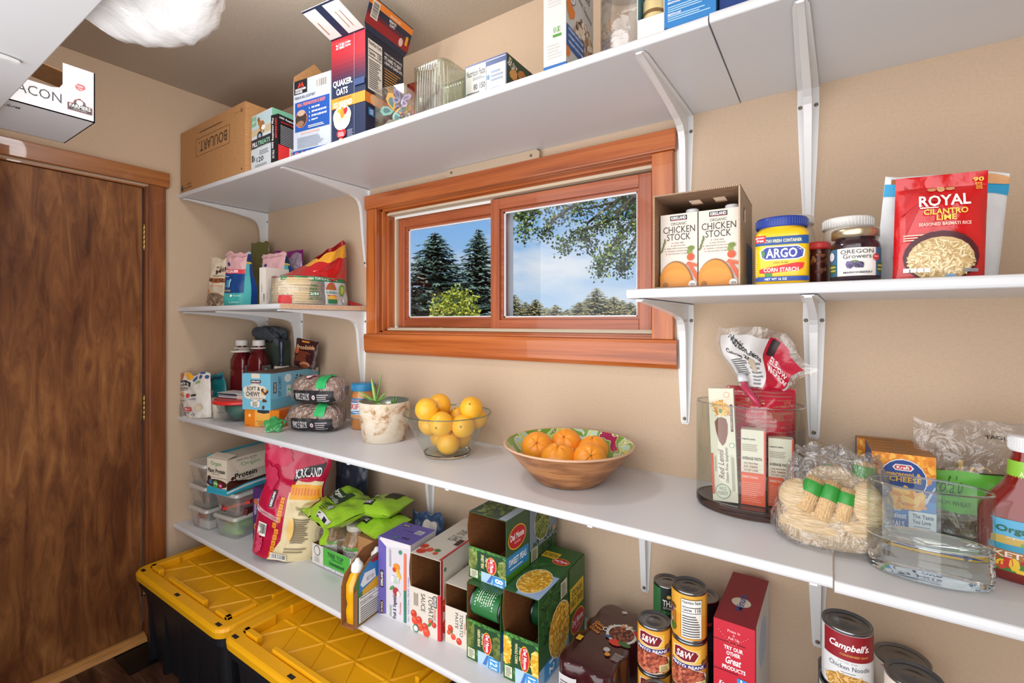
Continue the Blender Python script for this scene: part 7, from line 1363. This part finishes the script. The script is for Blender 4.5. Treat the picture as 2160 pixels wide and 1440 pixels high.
lyingcan('green bean can lying in the opening of the middle green box', 1.7135, -.315, Z + .150, .0375, .103, 0, '#1f6a34', lambda a: (a.lines(.25, .12, .60, .85, 9, '#cfe0c8'), a.text('Nutrition Facts', .22, .1, .25, .85, '#ffffff', 1)))
lyingcan('can deep inside the corn box opening', 1.8395, -.200, Z + .10, .036, .098, 2, '#1f5a30', lambda a: a.ell(.35, .5, .08, .25, '#d8b04c'))
# chili multipack
o = thing('chili_multipack', 'dark maroon shrink-wrapped eight-pack of chili cans beside the corn box', 'multipack', (2.072, -.222, Z), -3, None)
SH = M('#3a1217', .16, coat=.6, bump=.35, bscale=16); b = MB(); r = .0375; hh = .118
outl = []
for cx, cy in ((r, -3 * r), (r, -r), (r, r), (r, 3 * r), (-r, 3 * r), (-r, r), (-r, -r), (-r, -3 * r)): pass
def outline(n=96, g=.001):
    pts = []
    for k in range(n):
        a_ = 6.283185 * k / n; dx, dy = math.cos(a_), math.sin(a_); best = 0
        for cx in (-r, r):
            for cy in (-3 * r, -r, r, 3 * r):
                bb = dx * cx + dy * cy; cc = cx * cx + cy * cy - (r + g) ** 2; ds = bb * bb - cc
                if ds > 0: best = max(best, bb + math.sqrt(ds))
        pts.append(best)
    for _ in range(4): pts = [(pts[i - 2] + pts[i - 1] + pts[i] + pts[(i + 1) % n] + pts[(i + 2) % n]) / 5 for i in range(n)]
    return [(math.cos(6.283185 * k / n) * pts[k], math.sin(6.283185 * k / n) * pts[k]) for k in range(n)]
n = 160; O_ = outline(n); sc = lambda f: [(x * f, y * f) for x, y in O_]
loft(b, [(sc(.96), .0), (sc(1), .004), (sc(1), hh - .004), (sc(.985), hh), (sc(.94), hh + .0015), (sc(.6), hh + .001), (sc(.05), hh + .001)], SH, n)
a = Art(b, lambda u, v, k: (-.07 + .14 * u, -.145 + .29 * v, hh + .0022 + k), .14, .29, seed=3)
a.text('8', .42, .90, .52, .95, '#d8d0cc', 1, rot=-60); a.text('Gold', .10, .50, .34, .54, '#e08a2c', 1, rot=-20); a.text('Draw', .12, .55, .36, .59, '#e08a2c', 1, rot=-20); a.text('Gate', .12, .60, .36, .64, '#e08a2c', 1, rot=-20); a.text('CHILI', .28, .60, .58, .65, '#e8e4e0', 1, rot=62)
a.ell(.70, .60, .29, c='#d8d4d0'); a.ell(.70, .60, .235, c='#4a2218'); a.grain(.70, .60, .21, .105, 110, .004, ['#7a3a28', '#5a2a1c', '#94503a', '#a8684c']); a.poly([(.84, .70), (1.0, .74), (.98, .62)], '#c8202a'); a.ell(.70, .46, .12, .04, '#d83a2c'); a.ell(.86, .48, .12, .03, '#3f6a34'); a.ell(.52, .50, .05, .02, '#3a5a8a'); a.grain(.72, .72, .16, .03, 16, .005, ['#e4ddd0', '#c87a50', '#d8a078']); a.rect(.06, .30, .16, .37, '#d8a82c'); a.ell(.66, .33, .06, c='#b8b4b4'); a.ell(.72, .28, .05, c='#d8902c'); a.lines(.82, .24, 1.0, .34, 6, '#a8a0a0')
a = Art(b, lambda u, v, k: (-.065 + .06 * u, -.1508 - k + .010 * abs(2 * u - 1) ** 3, .005 + .10 * v), .06, .10, seg=.005); a.rect(.1, .1, .9, .85, '#c8c4c4'); a.lines(.2, .2, .8, .75, 8, '#5a5458')
a = Art(b, lambda u, v, k: (.010 + .055 * u, -.1508 - k + .010 * abs(2 * u - 1) ** 3, .005 + .10 * v), .055, .10, seg=.005); a.text('Gate Draw Gold', .1, .55, .9, .75, '#e08a2c', 1); a.ell(.5, .3, .3, .15, '#c8a888')
b.build('shrink_wrap', o)
# S&W cans
def sw(a):
    a.rect(0, 0, 1, 1, '#dd9830'); a.rect(0, .55, 1, 1, '#e4a83c'); a.rect(.02, .62, .42, .92, '#f0c44c')
    a.poly([(.05, .66), (.05, .90), (.14, .95), (.36, .88), (.40, .80), (.34, .64), (.2, .62)], '#f0e8e0'); a.poly([(.06, .67), (.06, .89), (.14, .935), (.35, .87), (.385, .80), (.33, .655), (.2, .635)], '#7c1420'); a.text('S&W', .09, .70, .32, .86, '#fff', 1, it=.25); a.rect(.06, .585, .46, .61, '#f2dca0'); a.rect(.0, .47, .52, .58, '#3a2f7c'); a.text('PINTO BEANS', .02, .49, .46, .56, '#fff', 1)
    a.ell(.22, .24, .31, .26, '#e8dcc8'); a.ell(.20, .25, .29, .25, '#7c3424'); a.grain(.20, .25, .28, .235, 120, .0052, ['#b0563c', '#c46a4c', '#9c4630', '#cc7a5c'], .6); a.rect(.34, .06, .50, .22, '#e8d8a0'); a.lines(.36, .08, .48, .2, 4, '#7a6a40'); a.grain(.50, .64, .07, .05, 16, .004, ['#6a4020', '#8a5a30']); a.rect(.52, .28, .58, .56, '#a86a2c'); a.ell(.54, .2, .05, .1, '#4c6a24')
    a.nutri(.66, .05, .92, .93, '110', rows=9)
def swcan(lb, x, y, z, rot): can('pinto_bean_can', lb, x, y, z, .039, .1115, '#dd9830', sw, 'cans of pinto beans', -175, 75, rot)
swcan('upper pinto bean can of the short stack, right of the chili multipack', 2.203, -.246, Z + .112, 34); swcan('lower pinto bean can of the short stack, right of the chili multipack', 2.203, -.246, Z, 36)
swcan('top pinto bean can of the tall stack, nutrition label facing out', 2.287, -.252, Z + .224, -92); swcan('middle pinto bean can of the tall stack, left of the red rice box', 2.287, -.252, Z + .112, 32); swcan('bottom pinto bean can of the tall stack', 2.287, -.252, Z, 20)
can('front_can', 'can whose metal top just shows at the bottom edge, before the bean stacks', 2.233, -.322, Z, .0365, .112, '#c8c0b4', None, None)
def thai(a): a.rect(0, 0, 1, 1, '#16201c'); a.rect(0, 0, .35, 1, '#2f6a3c'); a.text('THAI', .40, .62, .70, .76, '#e8e4dc', 1); a.text('KITCHEN', .42, .55, .68, .60, '#e8e4dc'); a.text('ORGANIC', .38, .44, .72, .51, '#3f9a54', 1); a.ell(.55, .84, .05, .04, '#d8b04c'); a.ell(.3, .25, .08, .14, '#c89090')
can('coconut_milk_can', 'dark green can with white lettering behind the pinto beans, upper one', 2.198, -.105, Z + .126, .038, .126, '#16201c', thai, 'dark green cans', -160, 0); can('coconut_milk_can', 'dark green can behind the pinto beans, lower one', 2.198, -.105, Z, .038, .1255, '#16201c', thai, 'dark green cans', -160, 0)
can('black_can', 'black can between the tall bean stack and the red box, upper one', 2.290, -.120, Z + .126, .0375, .124, '#1a1a1e', lambda a: (a.rect(0, 0, 1, .4, '#30303a'), a.rect(.3, .55, .7, .62, '#a03030')), 'black cans'); can('black_can', 'black can between the tall bean stack and the red box, lower one', 2.290, -.120, Z, .0375, .1255, '#1a1a1e', None, 'black cans')
# minute rice box
w, d, h = .083, .235, .288; b = carton('', '', '', 0, 0, 0, 0, w, d, h, '#c01830'); a = A(b, 'f', w, d, h, 3)
a.text('Press in', .35, .925, .65, .945, '#f4dcdc'); a.text('&', .48, .90, .52, .915, '#f4dcdc'); a.text('Pull Up', .37, .865, .63, .89, '#f4dcdc'); a.rect(0, .845, .78, .85, '#3a0c14'); a.text('TRY OUR', .26, .79, .72, .82, '#fff', 1); a.text('OTHER', .32, .75, .66, .78, '#fff', 1); a.text('Great', .30, .685, .68, .74, '#fff', 1, it=.3); a.text('PRODUCTS', .22, .64, .78, .67, '#fff', 1); a.rect(0, .62, .60, .625, '#3a0c14'); a.rect(.58, .565, .82, .60, '#2f8ccc'); a.text('1', .66, .57, .70, .595, '#fff', 1); a.text('Keep life simple', .14, .50, .86, .54, '#fff', 1, it=.3); a.text('with our easy', .2, .455, .8, .49, '#fff', 1, it=.3); a.text('to make rice', .2, .41, .78, .445, '#fff', 1, it=.3); a.lines(.2, .1, .8, .35, 6, '#e8a0a8')
for k in range(14): a.rect(.12 + .055 * k, .83 + .10 * abs(k - 6.5) / 7, .135 + .055 * k, .836 + .10 * abs(k - 6.5) / 7, '#e8a090')
a = A(b, 't', w, d, h); a.rect(0, 0, 1, 1, '#8c1828'); a.ell(.5, .40, .26, c='#5a2028'); a.ell(.5, .40, .25, c='#e0d4c0'); a.text('Minute', .40, .24, .60, .56, '#2c4a8c', 1, rot=90)
a = A(b, 'r', w, d, h); a.rect(0, 0, 1, 1, '#d0ccc8'); a.rect(0, 0, .06, 1, '#c01830'); a.ell(.5, .7, .25, .18, '#a8b8d0')
put(b, 'rice_box', 'tall narrow red rice box standing right of the bean cans', 'box', 2.343, -.268, Z, -1)
# soup cans
def camp(a): a.rect(0, .55, 1, 1, '#8e1420'); a.rect(0, 0, 1, .55, '#dcdcdc'); a.text("Campbell's.", .10, .70, .62, .86, '#fff', 1, it=.3); a.text('CONDENSED SOUP', .24, .63, .60, .665, '#d8a048', 1); a.text('Family Size', .22, .49, .45, .53, '#9a9ca0', it=.2); a.text('Chicken Noodle', .10, .39, .62, .47, '#26324c'); a.lines(.25, .33, .5, .36, 1, '#8a8c90'); a.ell(.34, .12, .30, .18, '#a87830'); a.grain(.34, .12, .29, .17, 90, .006, ['#d8a85c', '#e4bc78', '#c08c40'], .25); a.ell(.34, -.0, .1, .06, '#3a3430')
can('soup_can', 'tall red and white chicken noodle soup can under the shelf seam', 2.587, -.235, Z + .225, .043, .122, '#dcdcdc', camp, None, -170, 10, 20)
can('plain_can', 'upper supporting can under the chicken noodle soup can', 2.583, -.236, Z + .1125, .043, .112, '#c8c4c0', None, 'cans under the soup can'); can('plain_can', 'lowest supporting can under the chicken noodle soup can', 2.583, -.236, Z, .043, .112, '#c8c4c0', None, 'cans under the soup can')
can('dark_rim_can', 'can with a dark rim just left of the soup can at the bottom edge', 2.572, -.118, Z + .0905, .036, .090, '#5a5a5e', None, 'small cans left of the soup'); can('dark_rim_can', 'can below the dark-rimmed can left of the soup', 2.572, -.118, Z, .036, .090, '#5a5a5e', None, 'small cans left of the soup')
def lab_w(a): a.rect(0, .93, 1, .95, '#b83a34'); a.text('R', .18, .66, .24, .74, '#222', 1); a.text('BEANS', .3, .5, .6, .6, '#444', 1)
can('cream_label_can', 'can with cream label and red line, further back in the lower right corner', 2.690, -.065, Z + .108, .050, .108, '#ddd2c4', lab_w, 'cream labelled cans', -170, 10, 30); can('cream_label_can', 'lower can with cream label under the back one', 2.690, -.065, Z, .050, .1075, '#ddd2c4', lab_w, 'cream labelled cans', -170, 10, 30)
for k, lb in enumerate(('lowest can of the near cream labelled stack', 'middle can of the near cream labelled stack', 'top can of the near cream labelled stack in the lower right corner')): can('cream_label_can', lb, 2.683, -.300, Z + .1062 * k, .0425, .106, '#ddd2c4', lab_w, 'cream labelled cans', -170, 10, 30)
# ================================================================== outside the window
GRD = ramp_mat('dry_meadow', ['#4c4a26', '#7a7440', '#968a54'], (1, 1, 1), .6, detail=8, rough=.95, bump=0)
b = MB(); b.grid(lambda u, v: (-140 + 240 * u, .6 + 170 * v, -.45 + .25 * noise.noise(Vector((u * 9, v * 9, 0)))), 30, 30, GRD); o = b.build('meadow'); struct(o)
NEED = [M(c, .7) for c in ('#2c4036', '#3d5548', '#52705f', '#7a9484', '#1e2e26')]; BARK = M('#4a3a2c', .9)
def spruce(label, x, y, top, width, seed, lv=34, name='spruce_tree', needles=NEED, group='spruces beyond the window', z0=-.4):
    rr = random.Random(seed); H = top - z0; o = thing(name, label, 'tree', (x, y, z0), 0, group)
    t = MB(); t.tube([(0, 0, 0), (.02, .02, H * .5), (0, 0, H * .98)], [width * .06, width * .035, .01], BARK, 8); t.build('trunk', o)
    b = MB()
    for i in range(lv):
        f = i / lv; z = H * (.04 + .95 * f); L0 = width * .5 * (1 - f) ** .78 + .05; nb = int(10 + 10 * (1 - f))
        for k in range(nb):
            a = 6.283 * (k + rr.random() * .8) / nb; L = L0 * rr.uniform(.68, 1.12); dr = rr.uniform(.10, .32); m = needles[rr.randrange(len(needles))] if rr.random() < .8 else needles[3 % len(needles)]
            n = max(3, int(L / .16))
            for j in range(n):
                s = (j + .6) / n; r = L * s; zz = z - dr * r + .22 * r * s * s * .6; w = .13 * L * (1.15 - s) + .05; ca, sa = math.cos(a), math.sin(a); dl = L / n * 1.25
                c0 = Vector((r * ca, r * sa, zz)); dn = Vector((ca, sa, -dr * .7)); sd = Vector((-sa, ca, rr.uniform(-.25, .25)))
                tl = rr.uniform(-.12, .02)
                b.add([c0 - dn * dl * .5 - sd * w * .3, c0 - sd * w + Vector((0, 0, tl)), c0 + dn * dl * .9 + Vector((0, 0, tl * .5)), c0 + sd * w + Vector((0, 0, tl)), c0 - dn * dl * .5 + sd * w * .3], [(0, 1, 2), (0, 2, 3), (0, 3, 4)], m)
    b.build('foliage', o); return o
spruce('large blue-green spruce in the left pane with a broad pointed crown', -14.67, 17.16, 6.3, 8.2, 1, 50)
spruce('slender dark spruce at the right of the left pane', -14.2, 20.3, 6.95, 6.0, 2, 50)
spruce('spruce at the far left of the left pane, cut off by the sash', -16.6, 15.0, 5.9, 6.6, 3, 44)
def bush(label, x, y, z0, rx, rz, cols, seed, n=2600, leaf=.05, name='bush', cat='bush', group=None, shape=None):
    rr = random.Random(seed); o = thing(name, label, cat, (x, y, z0), 0, group); ms = [M(c, .6) for c in cols]
    b = MB()
    for k in range(9):
        a = rr.random() * 6.28; b.tube([(0, 0, 0), (rx * .3 * math.cos(a), rx * .3 * math.sin(a), rz * .8), (rx * .7 * math.cos(a), rx * .7 * math.sin(a), rz * 1.5)], [.03, .02, .006], BARK, 5)
    b.build('branches', o); b = MB()
    for k in range(n):
        th = rr.random() * 6.283; ph = math.acos(rr.uniform(-1, 1)); d = Vector((math.sin(ph) * math.cos(th), math.sin(ph) * math.sin(th), math.cos(ph))); q = .72 + .4 * noise.noise(d * 2.2 + Vector((seed, 0, 0))) + rr.uniform(-.18, .08)
        c = Vector((d.x * rx * q, d.y * rx * q, rz + d.z * rz * q)); s = leaf * rr.uniform(.6, 1.3); e1 = Vector((rr.uniform(-1, 1), rr.uniform(-1, 1), rr.uniform(-1, 1))).normalized(); e2 = e1.cross(Vector((rr.uniform(-1, 1), rr.uniform(-1, 1), .3))).normalized()
        b.add([c - e1 * s, c + e2 * s * .6, c + e1 * s, c - e2 * s * .6], [(0, 1, 2, 3)], ms[rr.randrange(len(ms))])
    b.build('leaves', o); return o
bush('rounded yellow-green bush in front of the spruces in the left pane', -6.55, 9.2, -.35, 1.02, 1.5, ('#b4b83c', '#8f9c34', '#cdc94c', '#6a7c2a'), 3, 4200, .06)
bush('dark green low shrub left of the yellow-green bush', -8.0, 8.9, -.40, 1.1, 1.05, ('#2c4020', '#43592c', '#5c7034', '#8a8c3c'), 5, 2600, .07)
FARC = [M(c, .8) for c in ('#8a8862', '#a09a70', '#6f735a', '#b0a474')]
for k, (px, top, wd) in enumerate(((1085, 618, 3.6), (1108, 634, 3.4), (1130, 628, 4.2), (1152, 646, 3.4), (1172, 640, 3.6), (1196, 650, 3.4), (1222, 634, 4.2), (1240, 626, 4.2), (1258, 603, 5.2), (1276, 628, 4.4), (1294, 622, 5.0), (1313, 630, 4.2), (1330, 634, 4.4), (1350, 640, 4.6), (1016, 655, 4), (840, 640, 5), (880, 655, 5))):
    d = 44 + (k * 7) % 13; t = (px - 1080) / 1003; x = 2.557 + d * (-.5546 + t * .8321); y = -1.4 + d * (.8321 + t * .5546); zt = 1.42 + d * (679.7 - top) / 1003
    spruce('tallest pointed tree of the hazy row in the right pane' if k == 8 else 'small olive-brown tree in the hazy distant row', x, y, zt, wd * 1.7, 20 + k, 30, 'distant_tree', FARC, 'distant row of trees')
# leafy branches hanging into view from a near tree
rr = random.Random(11); o = thing('overhanging_tree', 'near deciduous tree whose leafy branches hang into the top right of the right pane', 'tree', (2.4, 6.6, -.4), 0)
b = MB(); b.tube([(0, 0, 0), (-.05, .02, 2.2), (-.2, -.1, 4.2), (-.5, -.2, 6.0)], [.16, .13, .10, .05], BARK, 10); b.build('trunk', o)
b = MB(); lf = MB(); LV = [M(c, .5) for c in ('#2f4a20', '#3f5c2a', '#4f6f34', '#24381a', '#6f8a3a', '#a4b44a')]
def W2(px, py, d):
    t = (px - 1080) / 1003; return Vector((2.557 + d * (-.5546 + t * .8321), -1.4 + d * (.8321 + t * .5546), 1.42 + d * (679.7 - py) / 1003)) - Vector((2.4, 6.6, -.4))
def clump(c, r, n):
    for _ in range(n):
        d = Vector((rr.gauss(0, 1), rr.gauss(0, 1), rr.gauss(0, 1))) * r * .5; p = c + d; s = rr.uniform(.014, .028)
        e1 = Vector((rr.uniform(-1, 1), rr.uniform(-1, 1), rr.uniform(-1, 1))).normalized(); e2 = e1.cross(Vector((rr.uniform(-1, 1), rr.uniform(-1, 1), .4))).normalized()
        lf.add([p - e1 * s, p - e1 * s * .3 + e2 * s * .75, p + e1 * s * .5 + e2 * s * .5, p + e1 * s * 1.1, p + e1 * s * .5 - e2 * s * .5, p - e1 * s * .3 - e2 * s * .75], [(0, 1, 2, 3, 4, 5)], LV[min(5, int(rr.random() ** 1.5 * 6))])
root = W2(1420, 330, 7.2)
for pts, dens in ((((1360, 380), (1300, 425), (1240, 440), (1180, 432), (1120, 440), (1092, 452)), 30), (((1360, 400), (1310, 450), (1260, 475), (1215, 490), (1190, 515)), 34), (((1370, 400), (1330, 470), (1300, 510), (1275, 540), (1262, 562)), 34), (((1380, 400), (1350, 480), (1330, 520), (1318, 545), (1312, 560)), 34), (((1350, 380), (1290, 400), (1220, 420)), 34), (((1200, 440), (1160, 470), (1150, 490)), 22), (((1130, 440), (1112, 465), (1104, 480)), 20), (((1340, 380), (1330, 430), (1345, 470)), 44), (((1330, 400), (1290, 440), (1270, 470)), 34), (((1300, 450), (1310, 490), (1290, 520)), 24), (((1240, 470), (1235, 500), (1250, 520)), 20)):
    dd = rr.uniform(6.3, 7.4); P3 = [root] + [W2(p[0], p[1], dd) for p in pts]; b.tube(P3, [.03] + [.016 * (1 - i / len(pts)) + .004 for i in range(len(pts))], BARK, 5)
    for a_, c_ in zip(P3[1:], P3[2:] + [P3[-1]]):
        for s in range(4): clump(a_.lerp(c_, s / 4) + Vector((rr.uniform(-.04, .04), 0, rr.uniform(-.10, .02))), .13, dens)
b.tube([Vector((-.45, -.2, 5.4)), root + Vector((.4, .3, .6)), root], [.06, .045, .03], BARK, 7); b.build('branches', o); lf.build('leaves', o)
